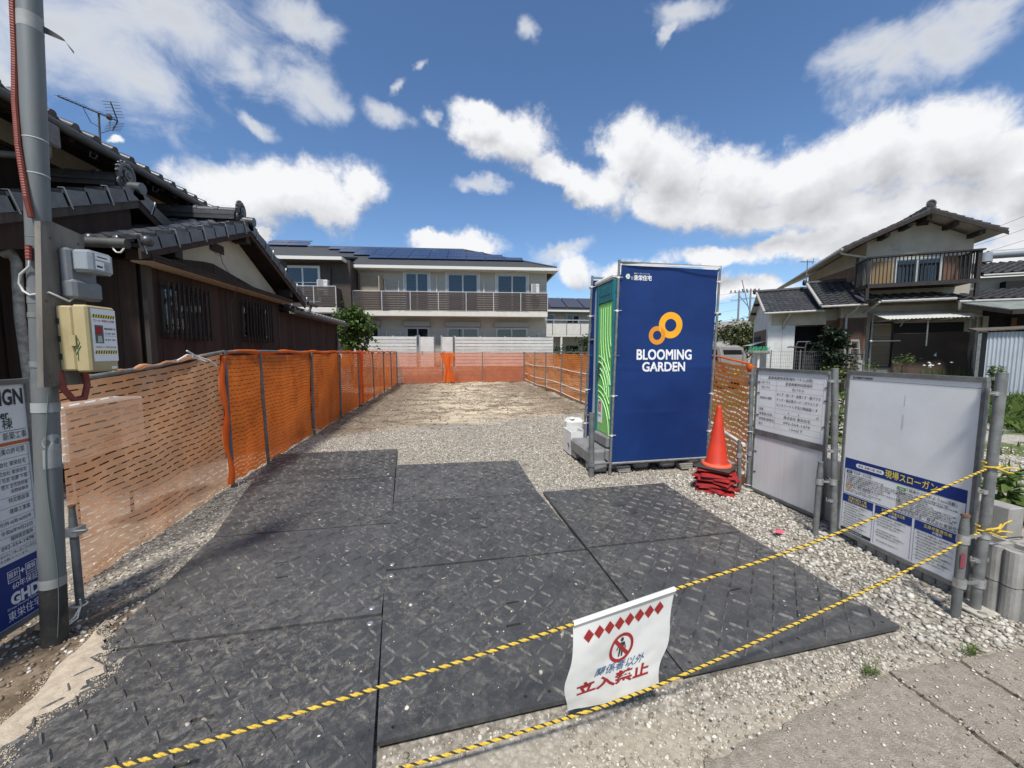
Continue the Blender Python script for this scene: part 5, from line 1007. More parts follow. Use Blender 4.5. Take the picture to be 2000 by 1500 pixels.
# ================================================================== shared building materials
wood_dark = M_('dark_stained_boards', (.050, .031, .024), .8, 0, (.033, .022, .018), 9, 8, bump=.35, bs=40, stretch=(1, 1, .06), rand=.22, spec=.25)
wood_black = M_('black_timber', (.022, .016, .014), .8, 0, (.035, .027, .023), 7, bump=.3, bs=30, stretch=(1, 1, .1))
plaster = M_('cream_plaster', (.47, .43, .345), .9, 0, (.42, .38, .30), 3, 7, bump=.1, bs=60, dirt=(.30, .27, .215), ds=1.6, dlo=.55, dhi=.85)
kawara = M_('dark_glazed_tile', (.082, .085, .092), .34, 0, (.058, .060, .066), 9, 6, bump=.12, bs=60, rand=.30, spec=.5, dirt=(.11, .115, .11), ds=5, dlo=.58, dhi=.8)
tile_dark = M_('black_weathered_tile', (.032, .033, .036), .6, 0, (.052, .053, .056), 6, 7, bump=.2, bs=40, rand=.25, dirt=(.075, .078, .078), ds=4, dlo=.55, dhi=.8)
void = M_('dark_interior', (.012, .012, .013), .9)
curtain = M_('pale_curtain', (.50, .50, .48), .9, 0, (.42, .42, .41), 6, trans=.2)
glassm = glass_mat('window_glass', (.50, .54, .56), .55)
alu = M_('silver_window_frame', (.50, .50, .49), .45, .3, (.44, .44, .43), 6); alu_dark = M_('bronze_frame', (.05, .043, .038), .5, .2)
gutter_dark = M_('dark_gutter', (.055, .055, .055), .55, 0, (.08, .08, .078), 9); gutter_pale = M_('pale_gutter', (.40, .385, .36), .55, 0, (.33, .32, .30), 6)
clipm = M_('pale_tile_clip', (.52, .53, .53), .4, .4)
def tile_me(w, l, name, m, h=.034, th=.016, n=9):
    """one S-shaped roof tile: x across (0..w), y up the slope (0..l), z out of the slope; rolled side, open front lip"""
    b = MB(); xs = np.linspace(0, w, n)
    zf = lambda x: h * (.5 - .5 * math.cos(2 * math.pi * min(1, (x / w) / .42))) * (x / w < .42) - .35 * h * math.sin(math.pi * max(0, (x / w - .42) / .58)) * (x / w >= .42)
    top = [(x, 0, zf(x) + th) for x in xs] + [(x, l, zf(x)) for x in xs]
    b.add(top, [(i, i + 1, n + i + 1, n + i) for i in range(n - 1)], 0, True)
    b.add([(x, 0, zf(x) + th) for x in xs] + [(x, 0, zf(x) - .006) for x in xs], [(n + i, n + i + 1, i + 1, i) for i in range(n - 1)])
    return b.mesh(name, m)
def tile_field(parent, o, U, V, nu, nv, w, l, m, jitter=.003, skip=None, name='roof_tile'):
    """individual roof tiles on the slope through o (eave, left end), U along the eave, V up the slope; all in the root's frame"""
    U, V = Vector(U).normalized(), Vector(V).normalized(); me = tile_me(w, l * 1.12, name, m); out = []
    for j in range(nv):
        for i in range(nu):
            if skip and skip(i, j): continue
            p = Vector(o) + U * (w * i) + V * (l * j) + U.cross(V) * (.010 + random.uniform(-1, 1) * jitter * .6)
            M = frame(p + U * random.uniform(-1, 1) * jitter, U, V) @ Matrix.Rotation(random.uniform(-1, 1) * .012, 4, 'Z'); out.append(place(name, me, parent, M))
    return out
def tile_sheet(b, o, U, V, nu, nv, w, l, m=0, h=.034, th=.018, keep=None):
    """the same tiles joined, for roofs too far off to pick single tiles"""
    U, V = Vector(U).normalized(), Vector(V).normalized(); N = U.cross(V); n = 6; xs = np.linspace(0, w, n + 1)
    zf = lambda x: h * (.5 - .5 * math.cos(2 * math.pi * min(1, (x / w) / .45))) * (x / w < .45) - .3 * h * math.sin(math.pi * max(0, (x / w - .45) / .55)) * (x / w >= .45)
    for j in range(nv):
        for i in range(nu):
            if keep and not keep((i + .5) * w, (j + .5) * l): continue
            p = Vector(o) + U * (w * i) + V * (l * j) + N * random.uniform(0, .006)
            f = [p + U * x + N * (zf(x) + th) for x in xs]; r = [p + U * x + V * l + N * zf(x) for x in xs]; lo = [p + U * x + N * (zf(x) - .004) for x in xs]
            b.add(f + r, [(k, k + 1, n + 2 + k, n + 1 + k) for k in range(n)], m, True); b.add(f + lo, [(n + 1 + k, n + 2 + k, k + 1, k) for k in range(n)], m)
def onigawara(b, c, axis, s=1.0):
    """ridge-end ornament: a round boss in a scrolled horseshoe, facing along axis"""
    c = Vector(c); a = Vector(axis).normalized(); t = Vector((-a.y, a.x, 0)); z = Vector((0, 0, 1))
    def P(x, h, d): return c + t * x * s + z * h * s + a * d * s
    b.tube([P(.135 * math.cos(q), .13 + .15 * math.sin(q), 0) for q in np.linspace(-.5, 3.64, 18)], .042 * s, 8)
    for k in range(9): q = 3.14 * k / 8; b.lathe([(0, .03 * s), (.02 * s, .022 * s), (.028 * s, 0)], P(.175 * math.cos(q), .13 + .19 * math.sin(q), 0), 7)
    b.tube([P(0, .12, -.05), P(0, .12, .045)], .085 * s, 14); b.tube([P(0, .12, .04), P(0, .12, .06)], [.06 * s, .03 * s], 12)
    for sg in (-1, 1):
        b.tube([P(sg * (.10 + .07 * math.cos(q)), -.02 - .0 + .07 * math.sin(q), .0) for q in np.linspace(1.6, 7.2, 16)], [.04 * s - .0015 * i * s for i in range(16)], 8)
    b.prism([P(-.13, -.09, -.04), P(.13, -.09, -.04), P(.13, .16, -.04), P(.07, .25, -.04), P(-.07, .25, -.04), P(-.13, .16, -.04)], a * .05 * s)
def ridge_run(parent, p, q, s=1.0, m=None, layers=4, name='ridge_tile', step=.30):
    """stacked flat courses with a row of half-round cap tiles and collars"""
    p, q = Vector(p), Vector(q); d = (q - p).normalized(); L = (q - p).length; t = Vector((-d.y, d.x, 0)).normalized(); z = Vector((0, 0, 1))
    for k in range(layers):
        b = MB(); w = (.12 - .012 * (k % 2) - .008 * k) * s; h0 = .036 * k * s; b.bar(p + z * (h0 + .016 * s), q + z * (h0 + .016 * s), 2 * w, .030 * s); b.build('ridge_course', m, parent)
    n = max(1, int(L / (step * s))); h = layers * .036 * s + .012
    for i in range(n):
        b = MB(); a, c = p + d * (L * i / n), p + d * (L * (i + 1) / n)
        b.tube([a + z * h, c + z * h], .062 * s, 10); b.tube([a + z * h, a + d * .05 * s + z * h], .075 * s, 10); b.build(name, m, parent)
def verge(parent, p, q, n, m, out, clips=True, w=.20, name='verge_tile', up=None):
    """row of verge tiles hanging over a gable edge from p (eave) to q (apex); out = outward direction"""
    p, q, out = Vector(p), Vector(q), Vector(out); d = (q - p).normalized(); N = out.cross(d).normalized(); N = N if N.z > 0 else -N
    for i in range(n):
        a = p + (q - p) * (i / n); c = p + (q - p) * ((i + 1.08) / n); lift = N * .03; b = MB()
        t = [a - out * w + N * .012 + lift, a + N * .012 + lift, c + N * .0, c - out * w + N * .0]
        b.add(t, [(0, 1, 2, 3)]); dn = -N * .155
        b.prism([a + lift + N * .012, c, c + dn * .85, a + lift + dn], -out * .018); b.add([a - out * w + lift + N * .012, a + lift + N * .012, a + lift - N * .02, a - out * w + lift - N * .02], [(3, 2, 1, 0)])
        b.build(name, m, parent)
        if clips and i % 2 == 0: b = MB(); e = a + (q - p) / n * .12 + lift; b.bar(e + N * .024 - out * .05, e + N * .024 + out * .008, .012, .004); b.bar(e + N * .024 + out * .006, e + N * -.185 + out * .006, .012, .005, up=d); b.build('tile_clip', clipm, parent)
def boards(parent, o, U, W, z0, z1, n, m, th=.014, name='wall_board', gap=.006, ztop=None):
    """vertical boards side by side along U from o; each its own piece"""
    U = Vector(U).normalized(); N = U.cross(Vector((0, 0, 1))); w = W / n
    for i in range(n):
        b = MB(); a = Vector(o) + U * (w * i + gap / 2); c = Vector(o) + U * (w * (i + 1) - gap / 2); d = N * (th + random.uniform(-.003, .003))
        ta, tb = (z1, z1) if ztop is None else (ztop(w * i), ztop(w * (i + 1)))
        if min(ta, tb) <= z0 + .01: ta, tb = max(ta, z0 + .02), max(tb, z0 + .02)
        vs = [(a.x, a.y, z0), (c.x, c.y, z0), (c.x, c.y, tb), (a.x, a.y, ta)]; b.prism(vs, d); b.build(name, m, parent)
def window(parent, o, U, w, h, frame_m, panes=2, fw=.045, depth=.09, cur=None, sill=True, name='window', dark=0, glass=None):
    """sliding window: o is the lower-left corner on the wall face, U runs right as seen from outside; frame > pane, curtain, recess"""
    U = Vector(U).normalized(); Z = Vector((0, 0, 1)); N = U.cross(Z); o = Vector(o)           # N points out of the wall
    def B(b, x0, x1, z0, z1, d0, d1, m=0): b.prism([o + U * x0 + Z * z0 + N * d0, o + U * x1 + Z * z0 + N * d0, o + U * x1 + Z * z1 + N * d0, o + U * x0 + Z * z1 + N * d0], N * (d1 - d0), m)
    b = MB(); B(b, 0, w, 0, fw, -.02, .035); B(b, 0, w, h - fw, h, -.02, .035); B(b, 0, fw, fw, h - fw, -.02, .035); B(b, w - fw, w, fw, h - fw, -.02, .035)
    f = b.build(name, frame_m, parent, local=True); pw = (w - 2 * fw) / panes
    for i in range(panes):
        b = MB(); x0, x1 = fw + pw * i, fw + pw * (i + 1); e = .004 + .008 * (i % 2); s = fw * .6
        B(b, x0, x1, fw, fw + s, e, e + .012); B(b, x0, x1, h - fw - s, h - fw, e, e + .012); B(b, x0, x0 + s, fw + s, h - fw - s, e, e + .012); B(b, x1 - s, x1, fw + s, h - fw - s, e, e + .012); b.build('sash', frame_m, f, local=True)
        b = MB(); B(b, x0 + s, x1 - s, fw + s, h - fw - s, e + .003, e + .008); b.build('pane', glass or glassm, f, local=True)
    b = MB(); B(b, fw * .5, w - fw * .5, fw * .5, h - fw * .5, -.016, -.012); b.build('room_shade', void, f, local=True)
    if cur:
        for (a, c) in cur:
            b = MB(); n = max(6, int((c - a) * w / .045)); x = lambda u: fw + (w - 2 * fw) * (a + (c - a) * u)
            b.grid(lambda u, v: o + U * x(u) + Z * (fw + (h - 2 * fw) * v) + N * (-.006 + .0035 * math.sin(u * n * 3.14)), n * 2, 1); b.build('curtain', curtain, f, local=True)
    return f

# ================================================================== LEFT: DARK WOODEN HOUSE
def make_left_house():
    h = thing('wooden_house', 'dark brown wooden house with grey tiled gables left of the plot', 'house', (0, 0, 0))
    X = -3.60; Z = Vector((0, 0, 1))
    # lower gabled wing: walls
    b = MB(); b.box(-5.05, X - .016, 5.36, 9.0, -.1, 2.66); b.build('wall', wood_black, h)
    boards(h, (X - .016, 5.36, 0), (0, 1, 0), 3.64, .05, 2.60, 17, wood_dark)
    b = MB(); b.prism([(X - .04, 5.36, 2.66), (X - .04, 9.05, 2.66), (X - .04, 9.05, 2.78), (X - .04, 7.38, 3.56), (X - .04, 5.36, 2.72)], (-.02, 0, 0)); b.build('gable_plaster', plaster, h)
    # boarded lower part of the gable: its top edge rises with the roof then steps level
    def top(s):
        y = 5.36 + s; return 2.70 + .16 * (y - 5.36) if y < 6.75 else max(2.70, 2.92 - (y - 6.75) * .12)
    boards(h, (X - .032, 5.36, 0), (0, 1, 0), 3.60, 2.66, 2.99, 15, wood_dark, ztop=top)
    # pent strip with pale underside
    b = MB(); b.prism([(X + .26, 5.10, 2.60), (X + .26, 9.05, 2.60), (X + .26, 9.05, 2.655), (X - .0, 9.05, 2.72), (X - .0, 5.10, 2.72), (X + .26, 5.10, 2.655)][:0] or [(X + .26, 5.10, 2.595), (X + .26, 5.10, 2.655), (X, 5.10, 2.74), (X, 5.10, 2.595)], (0, 3.97, 0)); b.build('pent_strip', wood_black, h)
    b = MB(); b.box(X + .02, X + .255, 5.14, 9.03, 2.575, 2.592); b.build('pent_soffit', M_('beige_soffit', (.40, .335, .245), .85, 0, (.35, .29, .21), 5), h)
    b = MB(); b.box(X + .262, X + .285, 5.08, 9.10, 2.585, 2.625); b.build('pent_edge', wood_dark, h)
    b = MB(); b.box(X + .262, X + .275, 5.08, 9.10, 2.632, 2.662); b.build('pent_edge', wood_dark, h)
    b = MB(); b.box(X + .001, X + .05, 5.30, 5.40, -.05, 2.6); b.build('corner_post', M_('greyed_timber', (.075, .062, .054), .85, 0, (.05, .04, .035), 8, bump=.3, bs=40, stretch=(1, 1, .1)), h)
    b = MB(); b.box(X - .01, X + .012, 8.98, 9.02, -.05, 2.57); b.build('joint_strip', M_('greyed_timber', .1), h)
    # windows with upright bars
    for (y0, y1, z0, z1) in ((5.56, 6.46, 1.74, 2.42), (7.49, 8.50, 1.76, 2.43)):
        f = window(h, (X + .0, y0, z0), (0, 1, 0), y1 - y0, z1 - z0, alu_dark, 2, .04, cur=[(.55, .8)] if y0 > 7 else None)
        n = 10
        for i in range(n): b = MB(); y = y0 + .02 + (y1 - y0 - .04) * i / (n - 1); b.box(X + .085, X + .110, y - .011, y + .011, z0 - .03, z1 + .02); b.build('window_bar', wood_black, f, local=True)
        for z in (z0 + .03, z1 - .05): b = MB(); b.box(X + .060, X + .083, y0, y1, z, z + .03); b.build('bar_rail', wood_black, f, local=True)
    # wing roof: eave at y 4.94, ridge at y 7.40, far eave 9.85
    xg = -3.33; ez, rz_ = 2.735, 3.70; sl = Vector((0, 2.46, rz_ - ez)).normalized()
    for sgn, ye in ((1, 4.94), (-1, 9.86)):
        V = Vector((0, sgn * 2.46, rz_ - ez)); b = MB(); N = V.normalized().cross(Vector((1, 0, 0))) * (1 if sgn < 0 else -1); N = N if N.z > 0 else -N
        b.prism([Vector((xg - .02, ye, ez)), Vector((-5.6, ye, ez)), Vector((-5.6, 7.40, rz_)), Vector((xg - .02, 7.40, rz_))], -N * .045); b.build('roof_deck', wood_black, h)
        b = MB(); b.prism([Vector((xg - .03, ye, ez - .05)), Vector((xg - .03, 7.40, rz_ - .05)), Vector((xg - .03, 7.40, rz_ - .19)), Vector((xg - .03, ye, ez - .17))], (.028, 0, 0)); b.build('barge_board', wood_dark, h)
    L = (Vector((0, 2.46, rz_ - ez))).length; nv = 11
    tile_field(h, (-5.52, 4.93, ez + .01), (1, 0, 0), (0, 2.46, rz_ - ez), 8, nv, .268, L / nv, kawara)
    tile_field(h, (xg - .04, 9.87, ez + .01), (-1, 0, 0), (0, -2.46, rz_ - ez), 8, nv, .268, L / nv, kawara)
    verge(h, (xg + .015, 4.90, ez + .03), (xg + .015, 7.42, rz_ + .045), 9, kawara, (1, 0, 0)); verge(h, (xg + .015, 9.90, ez + .03), (xg + .015, 7.38, rz_ + .045), 9, kawara, (1, 0, 0))
    ridge_run(h, (-4.78, 7.40, rz_ + .05), (-3.52, 7.40, rz_ + .05), 1.0, kawara, 4)
    b = MB(); onigawara(b, (-3.46, 7.40, rz_ + .12), (1, 0, 0), .78); b.tube([(-3.48, 7.40, rz_ + .06), (-3.26, 7.40, rz_ + .045)], .075, 12); b.build('ridge_ornament', kawara, h)
    for i in range(9): b = MB(); b.lathe([(0, .03), (.04, .024), (.055, 0), (.055, -.06)], (-5.40 + .268 * i - .02, 4.93, ez + .03), 10, axis='y'); b.v = [(x, 4.93 - (y - 4.93), z) for x, y, z in b.v]; b.build('eave_cap', kawara, h)
    # rafter end and purlin stubs under the gable overhang
    for y, z in ((5.62, 2.80), (7.40, 3.46), (9.15, 2.80)): b = MB(); b.box(-3.60, -3.37, y - .07, y + .07, z - .07, z + .07); b.build('purlin_end', wood_black, h)
    b = MB(); b.box(-3.625, -3.612, 6.78, 7.12, 3.12, 3.25); b.build('gable_vent', wood_black, h)
    b = MB(); b.tube([(-5.6, 4.86, ez - .01), (-3.40, 4.86, ez - .03)], .052, 10); b.build('gutter', gutter_dark, h)
    b = MB(); b.tube([(-3.56, 4.86, ez - .03), (-3.52, 4.84, ez - .10), (-3.49, 4.83, ez - .13), (-3.45, 4.83, ez - .13), (-3.42, 4.84, ez - .08)], .008, 6); b.build('gutter_hook', rope_tie, h)
    b = MB(); b.tube([(-3.50, 6.75, 3.16), (-3.51, 6.85, 2.95), (-3.42, 6.9, 2.74), (-3.33, 6.9, 2.60), (-3.46, 6.92, 2.3), (-3.50, 7.0, 1.8), (-3.49, 7.05, 1.45)], .0045, 5); b.tube([(-3.55, 6.6, 3.1), (-3.50, 6.75, 3.02), (-3.50, 6.9, 3.12)], .004, 5); b.build('loose_wire', gutter_dark, h)
    # main two-storey body: wall, plaster band, eave
    b = MB(); b.box(-12, -5.06, 2.2, 13.5, -.1, 4.35); b.build('wall', wood_black, h)
    boards(h, (-5.058, 2.4, 0), (0, 1, 0), 6.4, .05, 3.92, 24, wood_dark)
    b = MB(); b.box(-5.06, -5.045, 2.4, 9.6, 3.96, 4.22); b.build('plaster_band', plaster, h); b = MB(); b.box(-5.05, -5.01, 2.4, 9.6, 3.91, 3.955); b.build('band_rail', wood_dark, h)
    ys, ye2, ex, ezm = 2.2, 9.2, -4.28, 4.05
    V = Vector((-1, 0, .40)); b = MB(); N = Vector((.40, 0, 1)).normalized(); b.prism([Vector((ex, ys, ezm)), Vector((ex, ye2, ezm + .09)), Vector((ex, ye2, ezm + .09)) + V * 4.5, Vector((ex, ys, ezm)) + V * 4.5], -N * .05); b.build('roof_deck', wood_black, h)
    for i in range(24): b = MB(); y = ys + .1 + .29 * i; b.bar(Vector((ex - .04, y, ezm - .075 + .0128 * (y - ys))), Vector((-5.06, y, ezm + .24 + .0128 * (y - ys))), .06, .06); b.build('rafter', wood_black, h)
    b = MB(); tile_sheet(b, (ex + .02, ys, ezm + .02), (0, 1, .0128), V, 26, 16, .268, .29); b.build('roof_tiles', kawara, h, kind='stuff')
    for i in range(26): y = ys + .268 * i + .03; b = MB(); b.tube([(ex - .10, y, ezm + .09 + .0128 * (y - ys)), (ex + .035, y, ezm + .04 + .0128 * (y - ys))], .052, 10); b.build('eave_cap', kawara, h)
    b = MB(); b.tube([(ex + .05, ys, ezm - .05), (ex + .05, ye2, ezm + .04)], .050, 10); b.build('gutter', gutter_dark, h)
    b = MB(); b.rbox(ex - .02, ex + .12, 4.98, 5.16, ezm - .30, ezm - .06, .02); b.tube([(ex + .05, 5.07, ezm - .29), (ex + .05, 5.07, ezm - .40), (ex - .10, 5.03, ezm - .44), (-5.0, 4.95, ezm - .46)], .035, 10); b.build('rain_hopper', M_('old_grey_gutter', (.17, .165, .155), .7, 0, (.13, .125, .118), 10), h)
    for y in (4.15, 5.6, 6.6): b = MB(); b.tube([(ex + .05, y, ezm - .1), (ex + .02, y + .02, ezm - .15), (ex + .06, y + .04, ezm - .17), (ex + .09, y + .04, ezm - .12)], .007, 6); b.build('gutter_hook', rope_tie if y < 5 else gutter_dark, h)
    # porch gable between: verge on x = -3.98
    xp = -3.98; az, ay = 3.62, 5.92
    b = MB(); b.prism([(xp - .02, 4.0, 2.78), (xp - .02, ay, az), (xp - .02, 6.75, 3.24), (xp - .02, 6.75, 3.18), (xp - .02, ay, az - .06), (xp - .02, 4.0, 2.72)], (-1.1, 0, 0)); b.build('porch_roof_deck', wood_black, h)
    b = MB(); b.prism([(xp - .02, 4.0, 2.70), (xp - .02, ay, az - .075), (xp - .02, ay, az - .20), (xp - .02, 4.0, 2.58)], (.02, 0, 0)); b.build('barge_board', M_('greyed_timber', .1), h)
    b = MB(); b.prism([(xp - .10, 4.2, 2.66), (xp - .10, ay, az - .20), (xp - .10, ay, 2.9), (xp - .10, 4.2, 2.45)], (-.02, 0, 0)); b.build('porch_gable', wood_dark, h)
    for z in (.0, .11, .22): b = MB(); b.prism([(xp - .09, 4.6, 2.68 - z), (xp - .09, ay + .4, 3.20 - z * .6), (xp - .09, ay + .4, 3.17 - z * .6), (xp - .09, 4.6, 2.65 - z)], (.018, 0, 0)); b.build('batten', wood_dark, h)
    b = MB(); b.prism([(xp - .02, 6.75, 3.16), (xp - .02, ay, az - .075), (xp - .02, ay, az - .20), (xp - .02, 6.75, 3.03)], (.02, 0, 0)); b.build('barge_board', wood_dark, h)
    verge(h, (xp + .015, 3.80, 2.73), (xp + .015, ay + .02, az + .045), 8, kawara, (1, 0, 0)); verge(h, (xp + .015, 6.8, 3.24), (xp + .015, ay - .02, az + .045), 3, kawara, (1, 0, 0))
    ridge_run(h, (-5.02, ay, az + .03), (-4.16, ay, az + .03), .9, kawara, 4); b = MB(); onigawara(b, (-4.10, ay, az + .10), (1, 0, 0), .80); b.tube([(-4.10, ay, az + .05), (-3.92, ay, az + .04)], .075, 12); b.build('ridge_ornament', kawara, h)
    b = MB(); b.box(-5.0, -4.0, 5.30, 5.355, 0, 2.70); b.build('porch_wall', wood_black, h)
    boards(h, (-5.0, 5.302, 0), (1, 0, 0), 1.36, .05, 2.62, 7, wood_dark)
    b = MB(); b.tube([(-4.30, 4.62, 2.50), (-4.22, 4.60, 2.52), (-4.18, 4.59, 2.42), (-4.19, 4.58, 1.9), (-4.15, 4.57, .9), (-4.14, 4.57, 0)], .038, 10); b.build('drain_pipe', M_('lichened_pipe', (.33, .32, .285), .9, 0, (.19, .18, .155), 14, 8, bump=.5, bs=50), h)
    # low rear extension
    b = MB(); b.box(-5.4, X - .05, 9.02, 13.55, -.1, 2.42); b.build('wall', wood_black, h); boards(h, (X - .05, 9.03, 0), (0, 1, 0), 4.5, .05, 2.42, 18, wood_dark, .010)
    V = Vector((-1, 0, .32)); b = MB(); b.prism([Vector((-3.42, 9.05, 2.47)), Vector((-3.42, 13.7, 2.47)), Vector((-3.42, 13.7, 2.47)) + V * 1.9, Vector((-3.42, 9.05, 2.47)) + V * 1.9], (-.01, 0, -.05)); b.build('roof_deck', wood_black, h)
    b = MB(); tile_sheet(b, (-3.40, 9.05, 2.48), (0, 1, 0), V, 18, 8, .26, .24); b.build('roof_tiles', kawara, h, kind='stuff')
    for i in range(18): y = 9.10 + .26 * i; b = MB(); b.tube([(-3.50, y, 2.54), (-3.385, y, 2.505)], .045, 8); b.build('eave_cap', kawara, h)
    b = MB(); b.tube([(-3.35, 9.1, 2.44), (-3.35, 13.75, 2.42)], .045, 8); b.tube([(-3.36, 13.55, 2.42), (-3.38, 13.5, 2.25), (-3.62, 13.4, 2.12), (-3.64, 13.4, 0)], .035, 8); b.build('gutter', gutter_dark, h)
    b = MB(); b.tube([(-3.30, 9.95, 2.70), (-3.30, 10.5, 2.70)], .05, 8); b.tube([(-3.32, 10.2, 2.68), (-3.36, 10.15, 2.5), (-3.5, 10.1, 2.45)], .035, 8); b.build('gutter', gutter_dark, h)
    # TV aerial on the main roof
    a = thing('tv_antenna', 'thin black television aerial on the wooden house roof', 'antenna', (-5.5, 7.48, 4.6)); b = MB(); b.tube([(-5.5, 7.46, 4.55), (-5.5, 7.49, 5.36)], .014, 8); b.build('mast', gutter_dark, a)
    p, q = Vector((-5.5, 6.82, 5.20)), Vector((-5.5, 7.86, 5.44)); b = MB(); b.tube([p, q], .010, 6); b.build('boom', gutter_dark, a)
    for i in range(15): b = MB(); c = p + (q - p) * (i / 15); w = .05 + .01 * (i % 2); b.tube([c - Vector((w, 0, 0)) + Vector((0, 0, .012)), c + Vector((w, 0, .012))], .0035, 5); b.build('director', gutter_dark, a)
    b = MB(); b.tube([q, q + Vector((.0, -.12, .24))], .010, 6); b.tube([q, q + Vector((.0, -.13, -.22))], .010, 6)
    for i in range(6): f = .2 + .16 * i; b.tube([q + Vector((-.12, -.12 * f, .24 * f)), q + Vector((.12, -.12 * f, .24 * f))], .004, 5); b.tube([q + Vector((-.12, -.13 * f, -.22 * f)), q + Vector((.12, -.13 * f, -.22 * f))], .004, 5)
    b.build('reflector', gutter_dark, a); b = MB(); b.rbox(-5.53, -5.47, 7.66, 7.72, 5.37, 5.45, .01); b.build('feed_box', gutter_dark, a)
    b = MB(); b.tube([(-5.49, 7.2, 5.27), (-5.49, 7.32, 5.12), (-5.49, 7.48, 5.13)], .005, 5); b.tube([(-5.49, 7.69, 5.37), (-5.49, 7.66, 5.18), (-5.49, 7.5, 5.06)], .005, 5); b.build('cable', gutter_dark, a)
make_left_house()
# outdoor unit behind the pale net
def ac_unit(label, o, U, w=.78, h=.56, d=.28, group=None, s=1.0, cat='air conditioner'):
    U = Vector(U).normalized(); N = U.cross(Vector((0, 0, 1))); t = thing('air_conditioner', label, cat, tuple(o), math.atan2(U.y, U.x), group)
    b = MB(); b.rbox(0, w, 0, d, .05, h, .015); b.build('casing', M_('white_appliance', (.62, .62, .59), .5, 0, (.56, .56, .53), 4), t, local=True)
    for i in range(int(h / .05) - 2): b = MB(); z = .12 + .05 * i; b.box(.04, w * .62, -.012, .0 - .001, z, z + .012); b.build('grille_bar', galv_dark, t, local=True)
    b = MB(); b.box(w * .70, w * .90, -.004, -.001, h - .12, h - .09); b.build('label_plate', galv_dark, t, local=True)
    b = MB(); b.box(.05, .12, 0, d, 0, .05); b.box(w - .12, w - .05, 0, d, 0, .05); b.build('foot', galv_dark, t, local=True); return t
ac_unit('white outdoor air conditioner seen through the pale net', (-2.98, 3.50, .62), (0, 1, 0), .80, .50)
b = MB(); b.bar((-3.05, 3.62, 0), (-3.05, 3.62, .64), .02, .02); b.bar((-3.05, 4.16, 0), (-3.05, 4.16, .64), .02, .02); b.build('stand', galv_dark, bpy.data.objects['air_conditioner'])

# ================================================================== BACK: BLOCK WALL, FENCES, APARTMENTS
def make_back_wall():
    w = thing('block_wall', 'long concrete block wall behind the orange net at the far end', 'wall', (0, 20.05, 0), R(3.2)); b = MB(); b.rbox(.008, .392, 0, .12, .008, .192, .010); me = b.mesh('block', blockc)
    for c in range(4):
        for i in range(30):
            x = -6.0 + .4 * i - .2 * (c % 2); place('block', me, w, Matrix.Translation((x, random.uniform(-.003, .003), -.08 + .2 * c)))
    b = MB(); b.box(-6.2, 6.1, .01, .11, -.3, .70); b.build('mortar', M_('dark_mortar', (.18, .17, .155), .95), w, local=True); b = MB(); b.rbox(-6.2, 6.1, -.015, .135, .722, .745, .006); b.build('coping', blockc, w, local=True)
    f = thing('mesh_fence', 'low thin wire mesh fence along the top of the far block wall', 'fence', (0, 20.12, .74), R(3.2)); wire = M_('pale_wire', (.45, .46, .45), .5, .3)
    for i in range(7): b = MB(); b.tube([(-5.8 + 1.9 * i, 0, 0), (-5.8 + 1.9 * i, 0, .72)], .018, 8); b.build('post', wire, f, local=True)
    b = MB()
    for i in range(116): b.bar((-5.8 + .1 * i, 0, .03), (-5.8 + .1 * i, 0, .70), .005, .005)
    for k in range(6): b.bar((-5.8, .006, .05 + .13 * k), (5.8, .006, .05 + .13 * k), .006, .006)
    b.build('wire_mesh', wire, f, local=True, kind='stuff')
    sl = M_('pale_slat', (.56, .555, .525), .6, 0, (.50, .495, .47), 3, rand=.05)
    for lab, x0, x1 in (('pale slatted garden screen behind the leafy tree', -5.2, -1.72), ('long pale slatted garden screen under the apartment balcony', .28, 5.6)):
        f = thing('slat_fence', lab, 'fence', (x0, 20.75, .70), R(0)); L = x1 - x0; n = 9
        for k in range(n): b = MB(); z = .08 + .175 * k; b.box(0, L, -.012, .012, z, z + .150); b.build('slat', sl, f, local=True)
        m = int(L / 1.7) + 1
        for i in range(m + 1): b = MB(); x = L * i / m; b.box(x - .03, x + .03, .013, .06, 0, 1.68); b.build('post', alu, f, local=True)
    for lab, x0, x1 in (('plain pale gate panel next to the left garden screen', -1.52, -.82), ('plain pale gate panel in the middle, by the dark post', -.40, .16)):
        g = thing('garden_gate', lab, 'gate', (x0, 20.72, .70), 0); b = MB(); b.rbox(0, x1 - x0, -.02, .02, .06, 1.62, .008); b.build('panel', sl, g, local=True)
        for x in (-.06, x1 - x0 + .02): b = MB(); b.box(x, x + .05, -.03, .03, 0, 1.7); b.build('post', alu if x < 0 else galv_dark, g, local=True)
        b = MB(); b.box(.08, .11, -.06, -.021, .75, .9); b.build('handle', galv_dark, g, local=True)
make_back_wall()
siding = M_('pale_siding', (.47, .445, .385), .8, 0, (.43, .405, .35), 2.5, bump=.12, bs=30, stretch=(1, 1, 6), rand=.02); siding_brown = M_('brown_siding', (.070, .055, .045), .8, 0, (.058, .046, .038), 2.5, bump=.12, bs=30, stretch=(1, 1, 6))
tan_screen = M_('tan_partition', (.40, .325, .235), .8, 0, (.36, .29, .21), 3)
slate = M_('dark_slate_roof', (.055, .057, .06), .75, 0, (.042, .044, .047), 3, bump=.25, bs=30, stretch=(1, 5, 1)); fascia = M_('white_fascia', (.62, .61, .57), .6)
slat_brown = M_('brown_balcony_slat', (.060, .047, .042), .6, 0, (.052, .041, .037), 4, rand=.10); balc_white = M_('balcony_white', (.60, .58, .53), .7, 0, (.55, .53, .485), 3)
pv = M_('solar_cells', (.022, .035, .085), .22, 0, (.016, .026, .065), 2, rand=.12, spec=.6, coat=.3)
